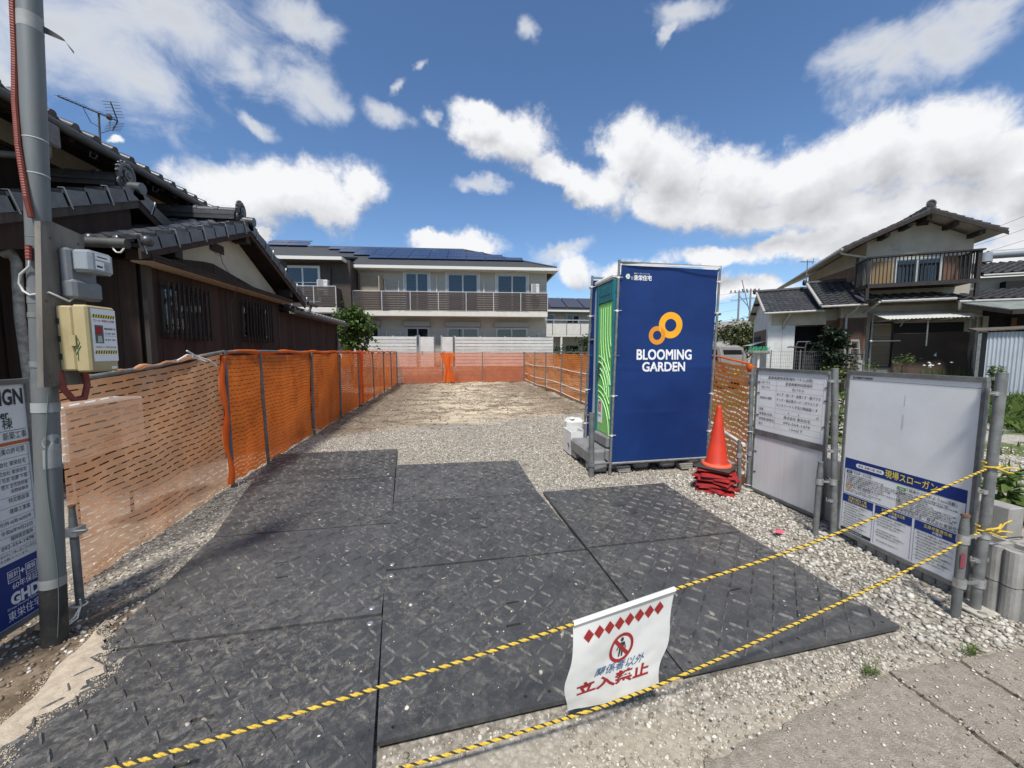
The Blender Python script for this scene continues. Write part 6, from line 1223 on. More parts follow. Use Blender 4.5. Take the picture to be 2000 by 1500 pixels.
def make_apartment():
    t = thing('apartment_building', 'two storey beige apartment block with brown balcony and solar roof', 'apartment', (.3, 21.5, 0), R(-4.5))
    def bx(name, m, *a, parent=None): b = MB(); b.box(*a); return b.build(name, m, parent or t, local=True)
    bx('wall', siding, -5.6, 5.02, 0, 8, .4, 5.95); bx('wall', siding_brown, -11.5, -5.08, -1.2, 0 - .002, .4, 6.1); bx('wall', siding_brown, -11.5, -5.602, 0, 8, .4, 5.95)
    for i in range(28): bx('siding_course', siding, -5.07, 5.03, -.012, -.0015, .62 + .19 * i, .62 + .19 * i + .182) if not (3.44 < .62 + .19 * i < 3.70) else None
    # openings, upper and lower floor
    U = (1, 0, 0)
    for (x0, x1, z0, z1, cur) in ((-2.66, -1.34, 3.75, 5.80, [(.5, .62)]), (-.42, 1.30, 3.75, 5.78, None), (2.26, 3.98, 3.75, 5.76, None)):
        f = window(t, (x0, -.014, z0), U, x1 - x0, z1 - z0, alu, 2, .07, cur=cur)
        b = MB(); b.box(x0 - .07, x0 - .002, -.05, -.013, z0, z1 + .06); b.box(x1 + .002, x1 + .07, -.05, -.013, z0, z1 + .06); b.box(x0 - .002, x1 + .002, -.05, -.013, z1 + .002, z1 + .06); b.build('window_trim', fascia, f, local=True)
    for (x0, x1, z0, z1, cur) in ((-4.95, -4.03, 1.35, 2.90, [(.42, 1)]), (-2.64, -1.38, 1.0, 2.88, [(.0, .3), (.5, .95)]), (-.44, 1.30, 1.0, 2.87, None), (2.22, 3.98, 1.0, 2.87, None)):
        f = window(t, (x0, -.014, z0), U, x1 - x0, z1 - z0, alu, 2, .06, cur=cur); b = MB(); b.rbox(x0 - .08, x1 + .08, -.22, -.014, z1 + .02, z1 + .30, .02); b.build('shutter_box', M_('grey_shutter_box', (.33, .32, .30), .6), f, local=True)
    f = window(t, (-8.2, -1.212, 4.0), U, 1.68, 1.78, fascia, 2, .07, cur=[(.52, 1)])
    for x, z0, z1 in ((-3.68, 3.75, 5.25), (-2.96, 3.75, 5.25), (-.95, 3.75, 5.55), (1.58, 3.75, 5.2), (4.60, 3.75, 5.2), (-3.66, .8, 2.6), (-2.94, .8, 2.55), (1.60, .8, 2.5), (4.58, .8, 2.5)):
        b = MB(); b.tube([(x, -.055, z0), (x, -.055, z1), (x, -.015, z1 + .05)], .038, 8); b.build('duct_cover', fascia, t, local=True)
    bx('partition_screen', tan_screen, -4.92, -3.80, -.10, -.06, 3.72, 5.55); bx('partition_screen', tan_screen, -3.78, -3.74, -.95, -.06, 3.72, 5.4)
    b = MB(); b.tube([(-5.02, -.06, .4), (-5.02, -.06, 5.7)], .05, 8); b.build('downpipe', M_('brown_downpipe', (.16, .125, .10), .6), t, local=True); b = MB(); b.tube([(-6.05, -1.25, 4.8), (-6.05, -1.25, 5.65)], .05, 8); b.build('downpipe', alu_dark, t, local=True)
    # balconies: slab, slats, uprights, handrail
    def balcony(x0, x1, y, z0, bays, side=None):
        bx('balcony_slab', balc_white, x0, x1, y, -.0 - .06, z0 - .24, z0); bx('handrail', alu, x0, x1, y + .005, y + .065, z0 + .985, z0 + 1.02); n = 8
        for i in range(bays):
            a, c = x0 + (x1 - x0) * i / bays, x0 + (x1 - x0) * (i + 1) / bays
            for k in range(n): z = z0 + .05 + .116 * k; bx('balcony_slat', slat_brown, a + .022, c - .022, y + .02, y + .045, z, z + .104)
        for i in range(bays + 1): x = x0 + (x1 - x0) * i / bays; bx('balcony_post', alu, x - .018, x + .018, y + .003, y + .055, z0, z0 + .985)
        if side is not None:
            for k in range(n): z = z0 + .05 + .116 * k; bx('balcony_slat', slat_brown, side - .02, side + .005, y + .08, -.1, z, z + .098)
    balcony(-5.05, 4.92, -1.0, 3.63, 7); balcony(-8.6, -5.53, -2.0, 3.68, 3, -5.55)
    # roof: hip, with the left wing one step forward
    ev, ez = -.62, 6.02; k = .4537; y1 = 3.5; r = ez + k * (y1 - ev)
    b = MB(); b.prism([(-9.2, y1, r), (.35, y1, r), (5.45, ev, ez), (-5.3, ev, ez)], (0, 0, -.10)); b.prism([(.35, y1, r), (.9, y1 + .2, r), (5.45, 8.6, ez), (5.45, ev, ez)], (0, 0, -.10)); b.prism([(.35, y1, r), (-9.2, y1, r), (-9.2, 8.6, ez), (5.45, 8.6, ez)], (0, 0, -.10))
    e2, z2 = -1.82, 6.12; yp = 2.6; rp = z2 + k * (yp - e2) - .12
    b.prism([(-9.7, yp, rp), (-5.28, e2, z2), (-12.2, e2, z2)], (0, 0, -.10)); b.prism([(-9.7, yp, rp), (-9.7, yp + .4, rp), (-5.28, ev + 2.9, z2 + .9), (-5.28, e2, z2)], (0, 0, -.10)); b.prism([(-9.7, yp, rp), (-12.2, e2, z2), (-12.2, 7, z2)], (0, 0, -.1)); b.build('roof', slate, t, local=True)
    bx('eave_gutter', fascia, -5.28, 5.48, ev - .06, ev + .04, ez - .17, ez - .02); bx('eave_gutter', fascia, -12.2, -5.24, e2 - .06, e2 + .04, z2 - .17, z2 - .02); bx('eave_gutter', fascia, -5.30, -5.22, e2 + .04, ev - .06, z2 - .18, z2 - .03); bx('eave_gutter', fascia, 5.46, 5.54, ev - .06, 8, ez - .17, ez - .02)
    bx('soffit', fascia, -5.25, 5.44, ev + .05, 0, ez - .20, ez - .17); bx('soffit', siding_brown, -12, -5.3, e2 + .05, -1.2, z2 - .20, z2 - .17)
    b = MB(); b.tube([(-9.2, y1, r + .02), (.35, y1, r + .02)], .06, 6); b.tube([(.35, y1, r + .02), (5.45, ev, ez + .02)], .05, 6); b.build('ridge_cap', slate, t, local=True)
    U_, V_ = Vector((1, 0, 0)), Vector((0, 1, k)).normalized(); N_ = U_.cross(V_); rows = ((2.62, -7.55, .50, 8), (1.93, -6.75, 1.62, 8), (1.24, -5.70, 2.70, 8), (.55, -4.70, 3.80, 8))
    panel_frame = M_('panel_frame', (.10, .11, .13), .4, .5)
    for y, x0, x1, n in rows:
        w = (x1 - x0) / n
        for i in range(n):
            o = Vector((x0 + w * i, y, ez + k * (y - ev))) + N_ * .06; b = MB(); b.prism([o + U_ * .012, o + U_ * (w - .012), o + U_ * (w - .012) + V_ * .72, o + U_ * .012 + V_ * .72], N_ * .035, 0)
            for q in range(1, 6): c = o + U_ * (w * q / 6) + N_ * .0362; b.quad(c - U_ * .004, c + U_ * .004, c + U_ * .004 + V_ * .72, c - U_ * .004 + V_ * .72, 1)
            b.build('solar_panel', [pv, panel_frame], t, local=True)
    for y, x0, n in ((1.15, -10.1, 2), (.45, -9.9, 2)):
        for i in range(n): o = Vector((x0 + 1.05 * i, y, z2 + k * (y - e2) - .05)) + N_ * .06; b = MB(); b.prism([o, o + U_ * 1.03, o + U_ * 1.03 + V_ * .68, o + V_ * .68], N_ * .035); b.build('solar_panel', pv, t, local=True)
    for lab, o in (('white air conditioner at the right end of the long brown balcony', (4.14, -.36, 4.40)), ('white air conditioner on the forward left balcony of the apartments', (-6.55, -1.60, 4.25))):
        W = ROOT[t.name]; p = W @ Vector(o); ac_unit(lab, p, W.to_3x3() @ Vector((1, 0, 0)), .42 if 'right' in lab else .5, .80)
    b = MB(); [b.bar((-8.2, -1.30, z), (-6.4, -1.30, z), .02, .02) for z in (4.80, 4.95)]; b.build('laundry_rail', alu, t, local=True)
make_apartment()
def make_far_apartment():
    t = thing('apartment_building', 'distant cream apartment block with three solar panels and panelled balcony', 'apartment', (8.9, 34, 0), R(-2))
    def bx(name, m, *a): b = MB(); b.box(*a); return b.build(name, m, t, local=True)
    bx('wall', siding, -1.6, 5.2, 0, 7, 0, 5.3); bx('balcony_front', balc_white, -1.6, 5.2, -1.3, -1.15, 3.05, 3.98); bx('balcony_slab', balc_white, -1.6, 5.2, -1.3, 0, 2.85, 3.04)
    for x in (-.1, 1.15, 2.4, 3.65): bx('panel_joint', galv_dark, x, x + .06, -1.32, -1.302, 3.0, 3.98)
    bx('handrail', alu, -1.6, 5.2, -1.3, -1.25, 4.25, 4.32); bx('top_rail', galv_dark, -1.6, 5.2, -1.31, -1.27, 3.99, 4.05)
    for x in (0, 2.2, 4.2): bx('rail_post', alu, x, x + .05, -1.29, -1.25, 4.05, 4.25)
    for x0, x1 in ((-1.0, .45), (1.45, 2.75)): window(t, (x0, -.012, 3.1), (1, 0, 0), x1 - x0, 1.85, alu, 2, .08, cur=[(.0, .45)])
    window(t, (-.5, -.012, .4), (1, 0, 0), 1.0, 1.9, fascia, 2, .08, cur=[(0, .4)]); window(t, (1.5, -.012, 1.2), (1, 0, 0), 1.1, .9, alu_dark, 1, .06)
    b = MB(); b.tube([(.75, -1.2, 0), (.75, -1.2, 2.85)], .10, 10); b.build('column', fascia, t, local=True)
    b = MB(); b.prism([(-2.0, -1.0, 5.25), (5.4, -1.0, 5.25), (4.9, 2.0, 6.55), (-2.0, 2.0, 6.55)], (0, 0, -.14)); b.build('roof', slate, t, local=True); bx('eave_gutter', fascia, -2, 5.4, -1.1, -1.02, 5.02, 5.18)
    V_ = Vector((0, 3.0, 1.3)).normalized(); N_ = Vector((1, 0, 0)).cross(V_)
    for i in range(4): o = Vector((-1.65 + 1.52 * i, -.85, 5.36)) + N_ * .03; b = MB(); b.prism([o, o + Vector((1.42, 0, 0)), o + Vector((1.42, 0, 0)) + V_ * 2.9, o + V_ * 2.9], N_ * .05); b.build('solar_panel', M_('grey_solar_cells', (.055, .055, .07), .35, 0, spec=.5, rand=.06), t, local=True)
make_far_apartment()
# ================================================================== VEGETATION HELPERS
def leaf_mat(name, a, c, tr=.3): return mat(name, a, .55, 0, c, 3.0, 3, .3, .7, rand=.12, spec=.35, trans=tr)
leaf_mid = leaf_mat('broad_leaf', (.050, .095, .022), (.105, .165, .035)); leaf_dark = leaf_mat('dark_leaf', (.022, .042, .016), (.045, .075, .025), .2); leaf_weed = leaf_mat('weed_leaf', (.075, .125, .025), (.14, .20, .05)); leaf_olive = leaf_mat('olive_leaf', (.065, .085, .030), (.15, .16, .07)); leaf_con = leaf_mat('conifer_leaf', (.016, .030, .016), (.030, .050, .024), .1)
bark = M_('grey_bark', (.11, .09, .07), .9, 0, (.06, .05, .04), 12, bump=.5, bs=30)
def leaves(b, centers, size, droop=.4, aspect=2.6, m=0):
    for c in centers:
        c = Vector(c); s = size * random.uniform(.6, 1.3); d = Vector((random.gauss(0, 1), random.gauss(0, 1), random.gauss(-droop, .5))).normalized(); a = d.cross(Vector((random.gauss(0, .3), random.gauss(0, .3), 1))).normalized(); n = a.cross(d)
        w = s / aspect; b.add([c, c + d * s * .45 + a * w + n * w * .3, c + d * s - n * w * .3, c + d * s * .45 - a * w + n * w * .3], [(0, 1, 2), (0, 2, 3)], m)
def crown_pts(n, clumps, spread):
    out = []
    for _ in range(n): c = random.choice(clumps); out.append(Vector(c[:3]) + Vector((random.gauss(0, 1), random.gauss(0, 1), random.gauss(0, .8))) * (c[3] if len(c) > 3 else spread))
    return out
def make_tree(name, label, base, clumps, leaf, size, n, stems, lm, cat='tree', droop=.5, aspect=2.4, group=None):
    t = thing(name, label, cat, base, 0, group); b = MB()
    for s in stems: k = len(s); b.tube(s, [s_r for s_r in np.linspace(.06 if size > .08 else .02, .012, k)], 7)
    b.build('trunk', bark, t); b = MB(); leaves(b, crown_pts(n, clumps, size * 2.2), size, droop, aspect); b.build('crown', lm, t); return t
def make_back_plants():
    x0, y0 = -4.05, 17.4; cl = []
    for _ in range(34): a = random.uniform(0, 6.28); r = random.uniform(0, .82) ** .8; z = random.uniform(1.75, 3.35); rr = r * (1.0 - abs(z - 2.35) * .42); cl.append((x0 + rr * math.cos(a), y0 + rr * math.sin(a), z, random.uniform(.10, .2)))
    make_tree('tree', 'leafy green tree with drooping leaves beside the wooden house', (x0, y0, 0), cl, None, .17, 2300, [[(x0, y0, 0), (x0 - .1, y0, 1.0), (x0 - .28, y0 + .05, 1.7), (x0 - .3, y0, 2.4)], [(x0 + .05, y0, 0), (x0 + .18, y0, 1.2), (x0 + .22, y0, 1.9), (x0 + .15, y0, 2.9)], [(x0 + .18, y0, 1.2), (x0 + .5, y0, 1.9), (x0 + .62, y0, 2.2)]], leaf_mid)
    # hedge and tree by the distant flats
    cl = [(12.0 + random.gauss(0, .5), 31 + random.gauss(0, .4), random.uniform(.8, 3.3), .3) for _ in range(14)]
    make_tree('tree', 'round dark tree beside the distant cream apartment block', (12, 31, 0), cl, None, .22, 900, [[(12, 31, 0), (12, 31, 2.4)]], leaf_dark)
    cl = [(random.uniform(5.2, 10.2), 21.6 + random.gauss(0, .15), random.uniform(1.2, 1.75), .14) for _ in range(30)]
    make_tree('hedge', 'low ragged hedge along the wall by the distant flats', (7.5, 21.6, 0), cl, None, .13, 1300, [[(6 + i, 21.6, 0), (6 + i, 21.6, 1.2)] for i in range(5)], leaf_dark, 'hedge')
    cl = [(20.2 + random.gauss(0, .9), 24.5 + random.gauss(0, .6), random.uniform(1.4, 3.4), .35) for _ in range(26)]
    make_tree('shrub', 'tall olive green shrub with pale tips behind the silver van', (20.2, 24.5, 0), cl, None, .24, 2400, [[(20.2, 24.5, 0), (20, 24.5, 2)], [(20.6, 24.5, 0), (21, 24.6, 2.2)]], leaf_olive, 'bush')
make_back_plants()

# ================================================================== RIGHT: HOUSE
HP = (17.386, 11.797, 0); HR = R(-32.2)
brown_wall = M_('brown_painted_wall', (.165, .092, .062), .85, 0, (.13, .072, .05), 3, 7, bump=.15, bs=40, dirt=(.08, .045, .032), ds=1.5, dlo=.55, dhi=.8)
brown_sheet = M_('brown_corrugated', (.105, .062, .045), .7, 0, (.085, .05, .037), 3); house_cream = M_('stained_cream_wall', (.40, .375, .315), .9, 0, (.35, .325, .27), 2.5, 7, bump=.15, bs=50, dirt=(.20, .185, .15), ds=1.1, dlo=.56, dhi=.80)
white_wall = M_('whitewashed_wall', (.58, .59, .58), .85, 0, (.50, .51, .50), 3, 7, dirt=(.40, .40, .37), ds=1.5, dlo=.55, dhi=.8)
tarp_brown = M_('brown_tarpaulin', (.062, .042, .030), .75, 0, (.050, .034, .025), 2, bump=.2, bs=8); awn_white = M_('white_corrugated_roofing', (.72, .71, .66), .5, 0, (.66, .65, .60), 3, trans=.25)
shutter_tan = M_('tan_shutter', (.195, .150, .095), .7, 0, (.165, .125, .08), 4, rand=.06); soffit_w = M_('pale_soffit', (.46, .43, .37), .85)
def make_right_house():
    t = thing('house', 'old two storey house with dark tiled roofs, balcony and white awning', 'house', HP, HR)
    def bx(name, m, *a, parent=None): b = MB(); b.box(*a); return b.build(name, m, parent or t, local=True)
    def pr(name, m, pts, vec, parent=None): b = MB(); b.prism(pts, vec); return b.build(name, m, parent or t, local=True)
    # --- upper storey: gable end towards the plot
    pr('gable_wall', house_cream, [(-1.90, 0, 3.3), (1.06, 0, 3.3), (1.06, 0, 5.55), (-.40, 0, 6.36), (-1.90, 0, 5.72)], (0, 7.2, 0))
    pr('side_band', brown_wall, [(-1.905, .05, 3.3), (-1.905, 7.0, 3.3), (-1.905, 7.0, 5.35), (-1.905, .9, 5.0), (-1.905, .05, 5.0)], (-.012, 0, 0))
    ax_, az_ = -.46, 6.52; lx, lz = -2.80, 5.44; rx, rz_ = 1.50, 5.56
    for sx, sz, tag_ in ((lx, lz, 'l'), (rx, rz_, 'r')):
        V = Vector((ax_ - sx, 0, az_ - sz)); Uv = Vector((0, 1, 0)) if tag_ == 'r' else Vector((0, -1, 0)); N = (Uv.cross(V)).normalized(); N = N if N.z > 0 else -N
        y0, y1 = -.72, 10.6
        pr('roof_deck', soffit_w, [Vector((sx, y0, sz)), Vector((ax_, y0, az_)), Vector((ax_, y1, az_)), Vector((sx, y1, sz))], -N * .06)
        b = MB(); L = V.length; nv = max(4, int(L / .27)); nu = 40
        tile_sheet(b, (sx, y0 if tag_ == 'r' else y1, sz + .01), (0, 1 if tag_ == 'r' else -1, 0), V, nu, nv, (y1 - y0) / nu, L / nv, 0, .04, .025); b.build('roof_tiles', tile_dark, t, local=True, kind='stuff')
        pr('barge_board', wood_black, [Vector((sx, y0 - .012, sz - .03)), Vector((ax_, y0 - .012, az_ - .03)), Vector((ax_, y0 - .012, az_ - .16)), Vector((sx, y0 - .012, sz - .15))], (0, -.03, 0))
        n = 9
        for i in range(n): # verge tiles step along the gable edge
            a = Vector((sx, y0 - .03, sz + .05)) + V * (i / n); c = Vector((sx, y0 - .03, sz + .02)) + V * ((i + 1.05) / n); b = MB(); b.prism([a, c, c - N * .13, a - N * .15], (0, .05, 0)); b.add([a + N * .01, c + N * .0, c + Vector((0, .2, 0)), a + N * .01 + Vector((0, .2, 0))], [(0, 1, 2, 3)]); b.build('verge_tile', tile_dark, t, local=True)
    for x, z in ((-1.55, 5.80), (-.95, 6.08), (-.46, 6.26), (.25, 5.98), (.92, 5.62)): bx('purlin_end', wood_black, x - .07, x + .07, -.66, -.001, z - .09, z + .05)
    b = MB(); onigawara(b, (ax_, -.70, az_ + .06), (0, -1, 0), .75); b.build('ridge_ornament', tile_dark, t, local=True)
    ridge_run2(t, (ax_, -.7, az_ + .02), (ax_, 10.5, az_ + .02), .8, tile_dark)
    bx('gable_vent', wood_black, -.52, -.20, -.03, -.001, 6.14, 6.25)
    b = MB(); b.tube([(lx - .03, -.65, lz - .04), (lx - .03, 10.5, lz + .0)], .05, 8); b.tube([(lx - .02, -.4, lz - .06), (lx + .02, -.4, lz - .16), (-1.98, -.1, lz - .30), (-1.96, -.06, lz - .4), (-1.96, -.06, 3.4)], .04, 8); b.build('gutter', gutter_pale, t, local=True)
    # upper window, shutters
    f = window(t, (-1.06, -.004, 3.98), (1, 0, 0), 1.32, 1.02, alu, 2, .05, cur=[(.5, 1)])
    bx('shutter', M_('yellow_bamboo_blind', (.25, .175, .085), .8, 0, (.20, .14, .07), 20, stretch=(1, 1, 20)), -1.70, -1.10, -.03, -.002, 4.0, 4.95); bx('shutter', brown_wall, .29, .72, -.03, -.002, 4.0, 4.98); bx('shutter', void, .74, 1.02, -.02, -.002, 4.0, 4.95)
    # --- balcony
    bk = M_('dark_iron_balcony', (.024, .020, .018), .6, .1, (.034, .028, .025), 9); x0, x1, y = -2.18, .68, -1.10; zb, zt = 3.98, 4.92
    bx('balcony_beam', bk, x0, x1, y - .04, y + .05, zb - .14, zb); bx('balcony_beam', bk, x0 - .03, x0 + .05, y + .05, .0, zb - .14, zb); bx('balcony_floor', bk, x0 + .06, x1, y + .06, -.002, zb - .10, zb - .03)
    bx('handrail', bk, x0 - .05, x1 + .10, y - .10, y + .10, zt - .03, zt + .02); bx('handrail', bk, x0 - .05, x0 + .06, y + .11, .0, zt - .03, zt + .015)
    for i in range(27): x = x0 + .10 + (x1 - x0 - .12) * i / 26; bx('baluster', bk, x - .012, x + .012, y - .012, y + .012, zb + .001, zt - .031)
    for i in range(8): yy = y + .16 + .115 * i; bx('baluster', bk, x0 - .012, x0 + .012, yy - .012, yy + .012, zb + .001, zt - .031)
    for x in (x0, x1): bx('balcony_post', bk, x - .045, x + .045, y - .05, y + .04, 3.40, zb - .141); bx('balcony_post', bk, x - .05, x + .05, y - .045, y + .045, zb + .001, zt - .031)
    bx('balcony_post', bk, x0 - .04, x0 + .04, -.10, -.02, zb, 5.15); bx('handrail', bk, x1 - .02, x1 + .06, y + .11, .0, zt - .03, zt + .015)
    for i in range(8): yy = y + .16 + .115 * i; bx('baluster', bk, x1 - .012, x1 + .012, yy - .012, yy + .012, zb + .001, zt - .031)
    for z in (.2, .45, .7): bx('balcony_shade', bk, .72, 1.0, -.035, -.022, zb + z, zb + z + .10)
    # --- ground floor
    bx('ground_floor_wall', house_cream, -1.80, 1.45, .0, 6.5, -.1, 3.40)
    V = Vector((0, 1.55, .46)); L = V.length
    for (xa, xb, y0, z) in ((-2.15, .27, -.95, 3.40), (.27, 4.2, -.98, 3.30)):
        b = MB(); b.prism([Vector((xa, y0, z)), Vector((xb, y0, z)), Vector((xb, y0, z)) + V, Vector((xa, y0, z)) + V], Vector((0, .02, -.06))); b.build('lean_to_roof', wood_black, t, local=True)
        n = int((xb - xa) / .25); b = MB(); tile_sheet(b, (xa, y0 - .02, z + .02), (1, 0, 0), V, n, 6, (xb - xa) / n, L / 6, 0, .04, .028); b.build('roof_tiles', tile_dark, t, local=True, kind='stuff')
    b = MB(); b.tube([(-1.72, -1.0, 3.36), (.27, -1.0, 3.36)], .045, 8); b.tube([(.33, -1.02, 3.25), (4.2, -1.02, 3.25)], .045, 8); b.tube([(-2.18, -.95, 3.44), (-2.15, .4, 3.84)], .05, 6); b.tube([(-1.75, -.98, 3.35), (-1.86, -.6, 3.15), (-1.92, -.1, 3.0), (-1.90, -.06, 2.8), (-1.84, -.06, -.05)], .042, 8); b.build('gutter', gutter_pale, t, local=True)
    b = MB(); b.tube([(.36, -1.0, 3.22), (.40, -.95, 3.10), (.60, -.5, 2.98), (1.28, -.08, 2.80), (1.30, -.07, -.05)], .045, 8); b.build('downpipe', gutter_pale, t, local=True)
    b = MB()
    aw = [Vector((-1.80, -.02, 3.08)), Vector((.75, -.02, 3.06)), Vector((.92, -1.25, 2.72)), Vector((-1.60, -1.25, 2.70))]
    b.grid(lambda u, v: (aw[0] * (1 - u) + aw[1] * u) * (1 - v) + (aw[3] * (1 - u) + aw[2] * u) * v + Vector((0, 0, .012 * math.sin(u * 150))), 100, 3); a_ = b.build('awning', awn_white, t, local=True)
    for x in (-1.5, -1.0, -.45, .1, .65): bx('awning_bracket', alu, x - .02, x + .02, -1.2, -.02, 2.66, 2.69, parent=a_)
    b = MB(); b.tube([(-.45, -1.1, 2.68), (-.45, -1.1, 1.75)], .022, 6); b.tube([(.62, -1.1, 2.68), (.60, -1.1, 2.2)], .02, 6); b.tube([(-1.0, -.9, 2.66), (-1.1, -.9, 2.45)], .02, 6); b.build('hanging_pole', galv, t, local=True)
    for k in range(22): z = 1.06 + .069 * k; bx('shutter_slat', shutter_tan, -1.56, -1.0, -.045, -.030, z, z + .063)
    for q in ((-1.62, -1.565, 1.0, 2.62), (-.995, -.94, 1.0, 2.62)): bx('shutter_frame', wood_black, q[0], q[1], -.06, -.001, q[2], q[3])
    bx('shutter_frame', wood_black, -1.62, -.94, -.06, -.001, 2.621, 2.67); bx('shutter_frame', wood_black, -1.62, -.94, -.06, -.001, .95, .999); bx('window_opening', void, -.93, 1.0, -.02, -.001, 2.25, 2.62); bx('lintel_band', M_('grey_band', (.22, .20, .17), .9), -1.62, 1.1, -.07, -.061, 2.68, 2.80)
    b = MB(); b.grid(lambda u, v: (-.96 + 2.10 * u - .12 * u * (1 - v), -.10 - .25 * (1 - v) ** 1.4 - .04 * math.sin(u * 9 + v * 3) * (1 - v * .6) - .03 * nz(u * 4, v * 4, 3), .45 + (1.80 - .03 * math.sin(u * 6)) * v), 34, 24); tp = b.build('tarpaulin', tarp_brown, t, local=True)
    b = MB(); b.add([(.13, -.30, 1.42), (.20, -.30, 1.52), (.21, -.30, 1.37)], [(0, 1, 2)]); b.build('torn_hole', white_print, tp, local=True)
    b = MB(); b.tube([(-1.80, -.55, 1.95), (-.92, -.55, 1.95)], .016, 6); b.lathe([(0, .04), (.04, .02), (.04, -.03), (0, -.05)], (-1.76, -.55, 1.95), 8); b.build('laundry_bar', fascia, t, local=True)
    b = MB(); b.tube([(-1.72, -.4, -.05), (-1.70, -.4, 3.0)], .035, 8); b.build('awning_post', galv, t, local=True)
    for k in range(9): bx('lattice_slat', wood_black, 1.24, 1.60, -.05, -.02, .85 + .085 * k, .90 + .085 * k)
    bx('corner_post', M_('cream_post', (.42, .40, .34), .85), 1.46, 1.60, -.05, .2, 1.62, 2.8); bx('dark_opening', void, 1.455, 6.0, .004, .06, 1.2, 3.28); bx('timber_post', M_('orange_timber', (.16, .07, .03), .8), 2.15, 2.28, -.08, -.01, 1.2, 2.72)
    pr('carport_roof', M_('weathered_green_roofing', (.20, .225, .205), .7, 0, (.15, .17, .155), 4, bump=.2, bs=20), [(.42, -1.05, 3.17), (4.0, -1.05, 3.17), (4.0, -2.2, 2.86), (.98, -2.2, 2.82)], (0, 0, .03)); pr('carport_beam', wood_black, [(.40, -1.03, 3.16), (.96, -2.18, 2.81), (.96, -2.18, 2.70), (.40, -1.03, 3.05)], (.05, 0, 0)); bx('carport_beam', wood_black, .96, 4.0, -2.23, -2.205, 2.70, 2.85)
    # --- left: brown bay, porch, small gabled wing
    bx('brown_bay', brown_wall, -2.62, -1.81, -.22, 5, -.1, 2.86); bx('brown_bay_top', house_cream, -2.62, -1.81, -.218, 5, 2.861, 3.40)
    for i in range(20): x = -2.52 + .033 * i; bx('corrugation', brown_sheet, x, x + .017, -.237, -.2205, .05, 2.82)
    bx('bay_return', brown_wall, -3.0, -2.621, .15, 5, -.1, 2.80); bx('bay_return_top', house_cream, -3.2, -2.621, .148, 5, 2.801, 3.35)
    b = MB(); b.tube([(-2.28, -.86, 3.30), (-2.32, -.7, 3.12), (-2.46, -.33, 2.95), (-2.46, -.28, 2.8), (-2.42, -.28, -.05)], .042, 8); b.build('downpipe', gutter_pale, t, local=True)
    V = Vector((0, 2.0, 1.12)); L = V.length; b = MB(); b.prism([Vector((-3.40, -.80, 3.28)), Vector((-2.02, -.80, 3.30)), Vector((-2.02, -.8, 3.3)) + V, Vector((-3.40, -.8, 3.28)) + V], Vector((0, .03, -.06))); b.build('roof_deck', wood_black, t, local=True)
    b = MB(); tile_sheet(b, (-3.42, -.82, 3.30), (1, 0, 0), V, 8, 10, .25, L / 10, 0, .045, .03, keep=lambda a, c: a < 1.42 + .28 * c); b.build('roof_tiles', tile_dark, t, local=True, kind='stuff')
    b = MB(); b.tube([(-3.42, -.86, 3.26), (-2.05, -.86, 3.28)], .045, 8); b.tube([(-3.44, -.84, 3.33), Vector((-3.44, -.84, 3.33)) + V], .055, 8); b.tube([(-2.02, -.82, 3.36), Vector((-1.92, .95, 4.35))], .05, 8); b.build('gutter', gutter_pale, t, local=True)
    b = MB(); b.tube([(-3.45, 1.2, 4.46), (-2.1, 1.2, 4.50)], .09, 10); b.lathe([(0, .06), (.11, .05), (.13, 0), (.11, -.06)], (-3.50, 1.2, 4.50), 12, axis='x'); b.build('ridge_cap', tile_dark, t, local=True)
    # small wing: individual tiles on the slope that faces us
    V = Vector((0, 2.05, 1.05)); L = V.length; ex0, ex1 = -5.20, -3.30
    pr('roof_deck', soffit_w, [Vector((ex0, -.52, 3.12)), Vector((ex1, -.52, 3.16)), Vector((ex1, -.52, 3.16)) + V, Vector((ex0, -.52, 3.12)) + V], Vector((0, .03, -.06)))
    pr('roof_deck', soffit_w, [Vector((ex0, 3.6, 3.12)), Vector((ex0, 1.53, 4.17)), Vector((ex1 + 1, 1.53, 4.21)), Vector((ex1 + 1, 3.6, 3.16))], Vector((0, 0, -.06)))
    nu, nv = 13, 10; tile_field(t, (ex0 + .02, -.54, 3.15), (1, 0, .02), V, nu, nv, (ex1 - ex0 + .5) / nu, L / nv, tile_dark, .004)
    b = MB(); b.tube([(ex0 - .02, -.58, 3.10), (ex1 + .05, -.58, 3.14)], .045, 8); b.tube([(ex0 - .02, -.55, 3.17), Vector((ex0 - .02, -.55, 3.17)) + V], .05, 8); b.build('gutter', gutter_pale, t, local=True)
    b = MB(); b.tube([(ex0 - .05, 1.53, 4.25), (ex1 + .4, 1.53, 4.30)], .085, 10); b.lathe([(0, .06), (.10, .05), (.13, 0), (.10, -.06)], (ex0 - .08, 1.53, 4.27), 12, axis='x'); b.build('ridge_cap', tile_dark, t, local=True)
    for y, z in ((2.9, 3.38), (2.2, 3.74), (1.5, 4.02)): bx('purlin_end', wood_black, ex0 + .02, -4.95, y - .05, y + .05, z - .06, z + .04)
    pr('wing_wall', white_wall, [(-4.96, .0, -.1), (-4.96, 3.4, -.1), (-4.96, 3.4, 3.18), (-4.96, 1.53, 4.08), (-4.96, .0, 3.28)], (.10, 0, 0)); bx('wing_front', white_wall, -4.86, -4.02, .002, .10, -.1, 2.62); bx('wing_front', house_cream, -4.86, -3.0, .001, .10, 2.63, 3.22); bx('porch_recess', void, -4.0, -3.02, .9, 1.0, -.1, 2.62); bx('porch_side', void, -3.02, -3.0, .14, .9, 0, 2.62); bx('panel_joint', galv, -4.46, -4.45, -.002, .001, 0, 2.6)
